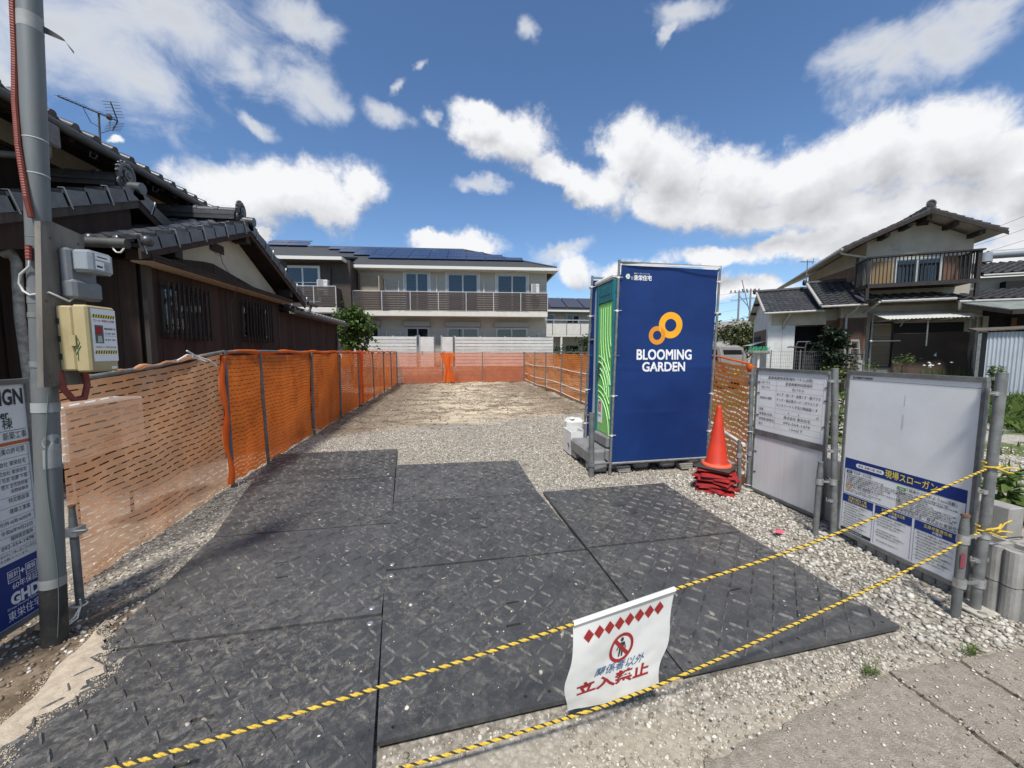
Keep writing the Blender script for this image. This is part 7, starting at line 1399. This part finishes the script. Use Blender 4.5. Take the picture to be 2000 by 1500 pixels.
    bx('wing_brown_band', brown_wall, -4.975, -4.961, .35, 3.2, 1.6, 2.5); bx('wing_window', void, -4.985, -4.976, 1.4, 2.9, 1.75, 2.25); pr('small_awning', awn_white, [(-4.98, .3, 1.98), (-4.98, 2.4, 1.98), (-5.55, 2.4, 1.80), (-5.55, .3, 1.80)], (0, 0, .025))
    b = MB(); b.tube([(-4.30, -.5, 3.1), (-4.34, -.3, 2.95), (-4.42, -.06, 2.75), (-4.42, -.05, 2.5)], .04, 8); b.build('downpipe', gutter_pale, t, local=True)
    b = MB(); b.tube([(-3.75, .4, 3.7), (-3.6, .45, 3.55), (-3.45, .2, 3.3), (-3.5, -.1, 3.25), (-3.42, -.45, 3.2)], .008, 5); b.build('loose_wire', gutter_dark, t, local=True)
    # --- right: further roofs
    V = Vector((0, 1.6, .62)); L = V.length; b = MB(); b.prism([Vector((1.85, .9, 4.38)), Vector((6, .9, 4.38)), Vector((6, .9, 4.38)) + V, Vector((1.6, .9, 4.38)) + V], Vector((0, .02, -.08))); b.build('roof_deck', wood_black, t, local=True)
    b = MB(); tile_sheet(b, (1.72, .88, 4.41), (1, 0, 0), V, 16, 6, .26, L / 6, 0, .05, .03); b.build('roof_tiles', tile_dark, t, local=True, kind='stuff'); b = MB(); b.tube([(1.80, .84, 4.34), (6, .84, 4.34)], .045, 8); b.build('gutter', gutter_pale, t, local=True)
    bx('wall', house_cream, 1.5, 6, 1.2, 5, 3.3, 4.30); bx('eave_shade_box', void, 2.45, 6, .9, 1.19, 3.7, 4.1)  # near-black box painted in as the shade under this eave
    hd = MB(); hd.tube([(2.55, 2.3, 5.05), (2.55, 2.3, 5.40)], .20, 14); hd.tube([(2.6, 2.3, 5.32), (4.0, 2.3, 5.32)], .16, 14); hd.build('solar_water_tank', M_('grey_tank', (.33, .35, .37), .4, .3), t, local=True)
    b = MB(); onigawara(b, (4.2, 1.0, 4.9), (0, -1, 0), .8); b.build('ridge_ornament', tile_dark, t, local=True)
    return t
def ridge_run2(t, p, q, s, m):
    p, q = Vector(p), Vector(q); d = (q - p).normalized(); L = (q - p).length
    b = MB(); b.bar(p + Vector((0, 0, .05)), q + Vector((0, 0, .05)), .2 * s, .11 * s); b.build('ridge_course', m, t, local=True); n = int(L / .4)
    for i in range(n): b = MB(); a = p + d * (L * i / n) + Vector((0, 0, .12)); c = p + d * (L * (i + 1) / n) + Vector((0, 0, .12)); b.tube([a, c], .06 * s, 8); b.tube([a, a + d * .05], .075 * s, 8); b.build('ridge_tile', m, t, local=True)
make_right_house()
def HW(s, w, z=0): return ROOT['house'] @ Vector((s, w, z))
def make_house_yard():
    hx = HW(-3.45, 1.2, 4.5); a = thing('tv_antenna', 'small thin television aerial on the old house lower ridge', 'antenna', tuple(hx)); b = MB(); b.tube([hx, hx + Vector((0, 0, .95))], .018, 6); b.build('mast', galv, a); b = MB(); b.tube([hx + Vector((-.35, 0, .86)), hx + Vector((.30, 0, .90))], .010, 5); b.build('boom', galv, a)
    for i in range(7): b = MB(); c = hx + Vector((-.33 + .1 * i, 0, .865)); b.tube([c - Vector((0, .1, 0)), c + Vector((0, .1, 0))], .006, 5); b.build('director', galv, a)
    b = MB(); b.tube([hx + Vector((.26, 0, .78)), hx + Vector((.30, 0, 1.05))], .012, 5); b.tube([hx + Vector((-.08, -.0, .30)), hx + Vector((.08, 0, .32))], .03, 6); b.build('reflector', galv, a)
    # stepladder
    t = thing('stepladder', 'aluminium stepladder leaning against the brown house wall', 'ladder', tuple(HW(-2.2, -.5))); al = M_('dull_aluminium', (.40, .40, .38), .5, .3)
    P = lambda x, z: HW(x, -.62 + .13 * z, z)
    for s in (-1, 1): b = MB(); b.bar(P(-2.19 + s * .235, 0), P(-2.19 + s * .11, 2.0), .06, .035); b.build('rail', al, t)
    for k in range(7): z = .25 + .285 * k; w = .235 - .0625 * z; b = MB(); b.bar(P(-2.19 - w, z), P(-2.19 + w, z), .06, .03); b.build('rung', al, t)
    b = MB(); b.bar(P(-2.31, 2.0), P(-2.07, 2.0), .07, .03); b.build('top_cap', al, t)
    b = MB(); c = HW(-2.08, -.72); b.rbox(c.x - .13, c.x + .13, c.y - .05, c.y + .05, .62, 1.22, .02); tagged(b.build('grey_board', M_('pale_grey_board', (.34, .34, .35), .7)), 'pale grey board propped at the foot of the stepladder', 'board')
    b = MB(); b.box(c.x - .3, c.x + .3, c.y - .1, c.y + .3, 0, .615); tagged(b.build('planter_box', blockc), 'grey block bed below the stepladder and the grey board', 'planter')
    # corrugated shed
    S0 = Vector((15.55, 9.05, 0)); ang = R(-54); t = thing('shed', 'pale grey corrugated metal shed at the right edge', 'shed', tuple(S0), ang); cs = M_('pale_blue_corrugated_sheet', (.42, .46, .50), .5, .1, (.37, .41, .45), 2, dirt=(.30, .31, .31), ds=1.2, dlo=.6, dhi=.85)
    for k in range(4):
        b = MB(); x0 = .62 * k
        b.grid(lambda u, v: (x0 + .62 * u, .012 * math.sin(u * .62 / .076 * 6.283) + .006 * (k % 2), .12 + 2.0 * v), 64, 1); b.build('wall_sheet', cs, t, local=True)
    b = MB(); b.box(0, 2.5, .03, 2.0, 0, 2.1); b.build('shed_core', galv_dark, t, local=True); b = MB(); b.prism([(-.22, -.12, 2.14), (2.6, -.12, 2.26), (2.6, 2.1, 2.4), (-.22, 2.1, 2.3)], (0, 0, .035)); b.build('roof', M_('rusty_brown_roof', (.14, .115, .095), .85, 0, (.09, .075, .06), 6, bump=.3, bs=30), t, local=True)
    b = MB(); b.bar((-.15, -.05, 0), (-.15, -.05, 2.1), .07, .07); b.build('corner_post', galv, t, local=True); b = MB(); b.bar((-.18, -.05, 2.08), (-.02, -.02, 2.08), .06, .06); b.build('beam_end', wood_black, t, local=True)
    # tray post with green bristles, mesh fence, barrow frame
    c = Vector((9.4, 10.6, 0)); t = thing('brush_tray', 'green bristled brush tray standing on a pale post', 'tray', tuple(c)); b = MB(); b.tube([c, c + Vector((0, 0, 1.48))], .035, 8); b.build('post', fascia, t)
    b = MB(); b.rbox(c.x - .30, c.x + .28, c.y - .14, c.y + .10, 1.48, 1.58, .02); b.build('tray', M_('weathered_tray', (.16, .15, .125), .8, 0, (.24, .22, .18), 14), t)
    b = MB()
    for i in range(70): p = c + Vector((random.uniform(-.26, .34), random.uniform(-.02, .16), 1.575)); b.bar(p, p + Vector((random.uniform(-.02, .08), random.uniform(-.03, .03), random.uniform(.08, .15))), .012, .012)
    b.build('bristles', M_('green_bristle', (.04, .27, .15), .6), t, kind='stuff')
    f = thing('mesh_fence', 'grey wire mesh fence in front of the whitewashed house wing', 'fence', tuple(HW(-6.0, -1.3)), HR); wire = M_('dark_wire', (.17, .175, .17), .5, .3)
    for i in range(5): b = MB(); b.tube([(.95 * i, 0, 0), (.95 * i, 0, 1.62)], .022, 6); b.build('post', wire, f, local=True)
    b = MB(); [b.bar((.06 * i, 0, .3), (.06 * i, 0, 1.58), .006, .006) for i in range(64)]; [b.bar((0, .006, .4 + .145 * k), (3.8, .006, .4 + .145 * k), .007, .007) for k in range(9)]; b.build('wire_mesh', wire, f, local=True, kind='stuff')
    c = HW(-4.05, -1.05); t = thing('hand_cart', 'dark tubular hand cart frame standing behind the wire fence', 'cart', tuple(c)); ti = M_('dark_tube', (.06, .06, .058), .5, .3); q = lambda s, w, z: HW(-4.05 + s, -1.05 + w, z)
    for s in (-.14, .16): b = MB(); b.tube([q(s - .06, 0, .3), q(s, 0, 1.8), q(s + .04, 0, 1.92), q(s + .14, .05, 1.94)], .026, 8); b.build('tube', ti, t)
    b = MB(); b.tube([q(-.42, 0, 1.72), q(-.36, 0, 1.74), q(.12, 0, 1.70)], .026, 8); b.tube([q(-.10, 0, 1.93), q(.25, 0, 1.93)], .026, 8); b.build('handle', ti, t)
    b = MB(); p = HW(-3.55, -.9); b.rbox(p.x - .28, p.x + .28, p.y - .2, p.y + .2, 0, 1.38, .03); tagged(b.build('water_butt', M_('black_plastic_tub', (.03, .03, .032), .6, 0, (.045, .045, .046), 5)), 'black plastic tub under the dark porch', 'tub')
    # dark spreading conifer before the porch
    c = HW(-3.05, -1.1); t = thing('conifer', 'dark layered conifer bush in front of the brown wall', 'bush', tuple(c)); b = MB(); b.tube([c, c + Vector((0, 0, 2.2))], [.05, .012], 7); b.build('trunk', bark, t); b = MB()
    for _ in range(90):
        z = random.uniform(.45, 2.45); rr = (.30 + .62 * (1 - abs(z - 1.35) / 1.25)) * random.uniform(.5, 1.1); a = random.uniform(0, 6.28); d = Vector((math.cos(a), math.sin(a), random.uniform(-.1, .22))); p0 = c + Vector((0, 0, z))
        for k in range(22): f = random.uniform(.15, 1); p = p0 + d * rr * f; sd = Vector((-d.y, d.x, 0)) * random.uniform(-.12, .12) * (1.3 - f); leaves(b, [p + sd, p + sd * .5], .14, .2, 3.2)
    b.build('crown', leaf_con, t)
    for lab, s, w, h, n, lm in (('low yellow green bush under the dark conifer', -3.25, -1.75, .75, 260, leaf_weed), ('small grey green bush at the foot of the brown wall', -2.75, -1.7, .8, 200, leaf_olive), ('small weed by the house drain pipe', -1.95, -1.5, .95, 90, leaf_weed), ('young bush before the tan shutter', -1.2, -1.5, 1.1, 200, leaf_mid), ('tall bush by the end of the brown tarpaulin', 1.05, -1.4, 1.3, 420, leaf_mid)):
        p = HW(s, w); cl = [(p.x + random.gauss(0, .16), p.y + random.gauss(0, .12), random.uniform(.3, 1) * h + .25, .10) for _ in range(9)]; make_tree('shrub', lab, tuple(p), cl, None, .09, n, [[p, p + Vector((0, 0, h))]], lm, 'bush', .1, 2.6)
    fl = thing('flower_bed', 'grassy bed with a few white flowers in front of the tarpaulin', 'plant', tuple(HW(.2, -1.6))); b = MB(); bw = MB()
    for _ in range(420): p = HW(random.uniform(-.75, 1.0), random.uniform(-1.9, -1.3), random.uniform(.55, .75)); h = random.uniform(.12, .42); d = Vector((random.gauss(0, .25), random.gauss(0, .25), 1)).normalized(); a = Vector((d.y, -d.x, .0)).normalized() * .012; b.add([p - a, p + a, p + d * h], [(0, 1, 2)])
    for _ in range(9): p = HW(random.uniform(-.75, -.1), random.uniform(-1.9, -1.4), random.uniform(.98, 1.2)); bw.lathe([(0, .03), (.035, .02), (.04, 0), (.0, -.02)], p, 7)
    b.build('foliage', leaf_weed, fl, kind='stuff'); bw.build('blossom', white_print, fl, kind='stuff'); b = MB(); p = HW(-.8, -2.0); q = HW(1.1, -1.25); cs2 = [HW(-.8, -2.0), HW(1.1, -2.0), HW(1.1, -1.25), HW(-.8, -1.25)]; b.prism([(v.x, v.y, 0) for v in cs2], (0, 0, .58)); b.build('bed_edge', blockc, fl)
make_house_yard()
def make_field_plants():
    b = MB()
    for _ in range(16000):
        x, y = random.uniform(5.2, 24), random.uniform(2.2, 13)
        far = nz(x * .35, y * .35, 3) + .5 * nz(x * 1.2, y * 1.2, 6) + (.55 if y > .62 * x - .9 and x > 11 else -.12)
        if y > .75 * x + .5 or y < .38 * x - 1 or random.random() > far + .35: continue
        h = random.uniform(.05, .22) * (2.2 if far > .4 else 1); d = Vector((random.gauss(0, .4), random.gauss(0, .4), 1)).normalized(); a = Vector((d.y + .01, -d.x, .0)).normalized() * .010 * (1 + x / 14); p = Vector((x, y, -.01)); b.add([p - a, p + a, p + d * h + Vector((random.gauss(0, .04), random.gauss(0, .04), 0))], [(0, 1, 2)])
    for _ in range(9000):
        x = random.uniform(9.5, 24); y = x * random.uniform(.50, .64) + random.gauss(0, .2)
        if x < 13 and nz(x * .8, y * .8, 9) < .0: continue
        h = random.uniform(.18, .55) * (1 if x > 12.5 else .55); d = Vector((random.gauss(0, .3), random.gauss(0, .3), 1)).normalized(); a = Vector((d.y + .01, -d.x, .0)).normalized() * .016; p = Vector((x, y, -.01)); b.add([p - a, p + a, p + d * h * .6 + a * .7, p + d * h + Vector((random.gauss(0, .1), random.gauss(0, .1), 0))], [(0, 1, 2), (0, 2, 3)])
    o = b.build('grass', leaf_weed, kind='stuff'); o['label'] = 'patchy green grass over the gravel yard behind the sign boards'
    for lab, x, y, h, n, sz in (('tall leafy weed standing before the corrugated shed', 14.2, 8.05, 1.15, 520, .16), ('spiky leafy weed close behind the roadside post', 5.15, 2.72, .46, 190, .20), ('weed clump beside the middle sign post', 6.4, 5.6, .9, 320, .14)):
        t = thing('weed', lab, 'plant', (x, y, 0), 0, None); b = MB(); st = []
        for i in range(6): dx, dy = random.gauss(0, .10), random.gauss(0, .10); s = [(x + dx, y + dy, 0), (x + dx * 1.6, y + dy * 1.6, h * .5), (x + dx * 2.0, y + dy * 2.0, h)]; b.tube(s, [.009, .007, .003], 5); st.append(s)
        b.build('stem', leaf_weed, t); b = MB()
        for _ in range(n): s = random.choice(st); f = random.uniform(.12, 1); p = Vector(s[0]) * (1 - f) + Vector(s[2]) * f; leaves(b, [p], sz * (1.15 - .5 * f), -.1, 4.5)
        b.build('foliage', leaf_weed, t)
    for k, (x, y) in enumerate(((1.98, 1.452), (2.63, 1.475))):
        t = thing('grass_tuft', ('small grass tuft growing in the slab joint nearest the mats', 'small grass tuft by the slab corner under the roadside post')[k], 'grass tuft', (x, y, 0)); b = MB()
        for _ in range(34): d = Vector((random.gauss(0, .6), random.gauss(0, .5), 1)).normalized(); a = Vector((d.y, -d.x, 0)).normalized() * .0022; p = Vector((x + random.gauss(0, .02), y + random.gauss(0, .008), .0)); h = random.uniform(.03, .085); m = p + d * h * .6; b.add([p - a, p + a, m + a * .7, m - a * .7, p + d * h + Vector((d.x, d.y, -.3)) * .03], [(0, 1, 2, 3), (3, 2, 4)])
        b.build('blade', leaf_weed, t, kind='stuff')
make_field_plants()

# ================================================================== VAN, FAR HOUSE, POLES, WIRES
def make_van():
    c = Vector((11.75, 14.45, 0)); t = thing('parked_van', 'silver beige minivan parked behind the blue toilet', 'van', tuple(c), R(102))
    paint = M_('champagne_paint', (.44, .40, .36), .3, .5, (.40, .365, .33), 2, coat=.5); gl = M_('dark_car_glass', (.015, .017, .02), .08, 0, spec=.6); tyre = M_('tyre_rubber', (.02, .02, .02), .85); lamp = M_('red_tail_lamp', (.38, .01, .012), .25, 0, coat=.5)
    # local x = forward, rear at x = 0; y = left side
    prof = [(0.0, .35), (-.02, .62), (.0, .95), (.10, 1.35), (.22, 1.72), (.45, 1.80), (2.2, 1.80), (2.65, 1.55), (2.95, 1.08), (3.40, .92), (3.42, .38)]
    b = MB(); n = len(prof); W = .74
    ring = lambda y, k: [(x, y, z) for x, z in prof]
    sec = []
    for y, ins in ((-W, 0), (-W + .05, 1), (W - .05, 1), (W, 0)): sec.append([(x, y * (1 - .10 * max(0, z - 1.0)), z + (.02 if ins else 0)) for x, z in prof])
    vs = [p for s in sec for p in s]; b.add(vs, [(j * n + i, (j + 1) * n + i, (j + 1) * n + (i + 1) % n, j * n + (i + 1) % n) for j in range(3) for i in range(n - 1)], 0, False); b.add(sec[0] + sec[3], [tuple(range(n)), tuple(range(2 * n - 1, n - 1, -1))]); b.add([sec[0][0], sec[3][0], sec[3][-1], sec[0][-1]], [(0, 1, 2, 3)]); b.build('body', paint, t, local=True)
    def qd(name, m, pts, vec, parent=None): b = MB(); b.prism(pts, vec); return b.build(name, m, parent or t, local=True)
    qd('rear_window', gl, [(.055, -.58, 1.10), (.055, .58, 1.10), (.19, .53, 1.62), (.19, -.53, 1.62)], (-.02, 0, .006))
    for sg in (-1, 1):
        y = sg * .735
        for x0, x1, top in ((.28, .62, 1.64), (.72, 1.55, 1.66), (1.65, 2.4, 1.62)): qd('side_window', gl, [(x0 - .05, y, 1.12), (x1, y, 1.12), (x1 - (.22 if x1 > 2 else 0), y * .945, top), (x0 + .06, y * .945, top)], (0, sg * .014, .004))
        qd('tail_lamp', lamp, [(-.01, sg * .60, .72), (-.01, sg * .735, .72), (.02, sg * .73, 1.04), (.02, sg * .62, 1.04)], (-.03, 0, 0))
        for x in (.62, 2.75):
            b = MB(); b.tube([(x, sg * .60, .30), (x, sg * .752, .30)], .29, 22); w = b.build('wheel', tyre, t, local=True); b = MB(); b.tube([(x, sg * .752, .30), (x, sg * .762, .30)], .18, 18); b.build('rim', alu, w, local=True)
            b = MB(); b.tube([(x, sg * .70, .31), (x, sg * .748, .31)], .345, 22); b.build('wheel_arch', gl, t, local=True)
        b = MB(); b.box(.78, .92, sg * .742 - .012, sg * .742 + .012, .93, .96); b.build('handle', paint, t, local=True)
    qd('bumper', paint, [(-.06, -.72, .30), (-.06, .72, .30), (-.06, .72, .60), (-.06, -.72, .60)], (.10, 0, 0)); b = MB(); b.box(-.085, -.062, -.17, .17, .62, .79); b.build('number_plate', yellow_print, t, local=True); b = MB(); b.box(-.03, -.005, -.35, .35, .80, .84); b.build('rear_trim', alu, t, local=True)
    # car by the distant flats: only its glass and roof show over the net
    c = Vector((9.55, 27.5, 0)); t = thing('parked_car', 'dark car with bright reflections parked before the distant flats', 'car', tuple(c), R(0)); b = MB(); pr2 = [(-1.7, .3), (-1.7, .85), (-1.0, .95), (-.62, 1.42), (.75, 1.45), (1.15, .98), (1.75, .88), (1.75, .3)]
    b.prism([(x, -.75, z) for x, z in pr2], (0, 1.5, 0)); b.build('body', M_('dark_car_paint', (.05, .055, .06), .25, .4, coat=.6), t, local=True); b = MB(); b.prism([(-.85, -.755, 1.0), (.95, -.755, 1.0), (.70, -.74, 1.38), (-.55, -.74, 1.38)], (0, -.01, 0)); b.build('side_window', glassm, t, local=True)
    for x in (-1.05, 1.1): b = MB(); b.tube([(x, -.78, .3), (x, -.6, .3)], .3, 16); b.build('wheel', tyre, t, local=True)
make_van()
def make_far():
    t = thing('house', 'distant cream house half hidden behind the blue toilet', 'house', (23.2, 33, 0), R(-14)); b = MB(); b.box(-5, .3, 0, 6, 0, 5.0); b.build('wall', siding, t, local=True); b = MB(); b.prism([(-6, -.8, 5.0), (1.3, -.8, 5.0), (-1.5, 3, 6.5), (-4, 3, 6.5)], (0, 0, -.14)); b.prism([(1.3, -.8, 5.0), (1.3, 6.8, 5.0), (-1.5, 3, 6.5)], (0, 0, -.14)); b.build('roof', slate, t, local=True); window(t, (-1.3, -.01, 3.0), (1, 0, 0), 1.2, 1.5, alu, 2, .08, cur=[(0, 1)])
    wp = M_('concrete_utility_pole', (.20, .205, .21), .8); poles = []
    for lab, x, y, h, g in (('distant utility pole with a wide crossarm, left of the pair', 34.6, 42.5, 8.9, 1), ('distant utility pole with a slanting brace, right of the pair', 37.0, 43.5, 9.3, 2), ('short dark leaning pole before the distant utility poles', 31.0, 38.5, 4.4, 3)):
        t = thing('utility_pole', lab, 'utility pole', (x, y, 0)); b = MB(); b.tube([(x, y, 0), (x - (.0 if g < 3 else -.5), y, h)], [.14, .10], 10); b.build('pole_tube', wp if g < 3 else wood_black, t)
        if g < 3:
            for z, w in ((h - .25, 1.0), (h - 1.1, .8), (h - 3.4, .6)): b = MB(); b.bar((x - w, y + .4, z), (x + w, y - .4, z), .07, .07); b.build('crossarm', wp, t)
            for i in range(5): b = MB(); q = -.9 + .45 * i; b.lathe([(0, .28), (.07, .24), (.09, .1), (.06, 0)], (x + q, y - .3 * q, h - .2), 7); b.build('insulator', galv_dark, t)
        if g == 2: b = MB(); b.tube([(x - .1, y, h - 2.6), (x - 1.3, y, h + 1.1)], .045, 6); b.tube([(x, y, h - 2.4), (x - 1.6, y, h - .8)], .045, 6); b.build('brace', wp, t)
        poles.append((x, y, h))
    wr = M_('black_wire', (.05, .05, .055), .6)
    def wire(name, lab, p, q, sag, r=.010): b = MB(); p, q = Vector(p), Vector(q); b.tube([p + (q - p) * u - Vector((0, 0, sag * 4 * u * (1 - u))) for u in np.linspace(0, 1, 18)], r, 5); tagged(b.build(name, wr), lab, 'wire', 'overhead wires between the distant utility poles')
    (x, y, h), (x2, y2, h2), _ = poles; hs = HW(-1.5, 9, 6.2)
    for k in range(4): wire('overhead_wire', ('highest overhead wire from the distant poles to the old house', 'second overhead wire from the top, running to the old house', 'third overhead wire from the top, running to the old house', 'lowest overhead wire running to the old house')[k], (x2, y2, h2 - .2 - .95 * k), (48, 33.0, 10.0 - 1.0 * k), .7)
    for k in range(5): wire('overhead_wire', ('topmost', 'second', 'middle', 'fourth', 'lowest')[k] + ' overhead wire leaving the distant poles towards the toilet', (x + .2, y, h - .1 - 1.05 * k), (14.5, 52, 9.0 - 1.2 * k), 1.0)
    for k, (z0, z1) in enumerate(((8.6, 9.9), (7.9, 8.9), (7.3, 8.1))): p = HW(1.4, 4.5 + k, z0); ps = HW(.7, 3 + k, 5.55 - .25 * k); wire('overhead_wire', ('upper', 'middle', 'lower')[k] + ' thin wire slanting up at the right edge behind the old house', tuple(ps), (p.x + 12, p.y - 1, z1 + .8), .2, .008)
    lw = thing('house', 'long low pale house far behind the olive shrub', 'house', (27, 34, 0), R(-20)); b = MB(); b.box(-3, 6, 0, 5, 0, 3.4); b.build('wall', siding, lw, local=True); b = MB(); b.prism([(-3.6, -.6, 3.3), (6.6, -.6, 3.9), (6.6, 3, 5.0), (-3.6, 3, 4.3)], (0, 0, .12)); b.build('roof', M_('pale_slate', (.25, .24, .22), .8), lw, local=True)
make_far()
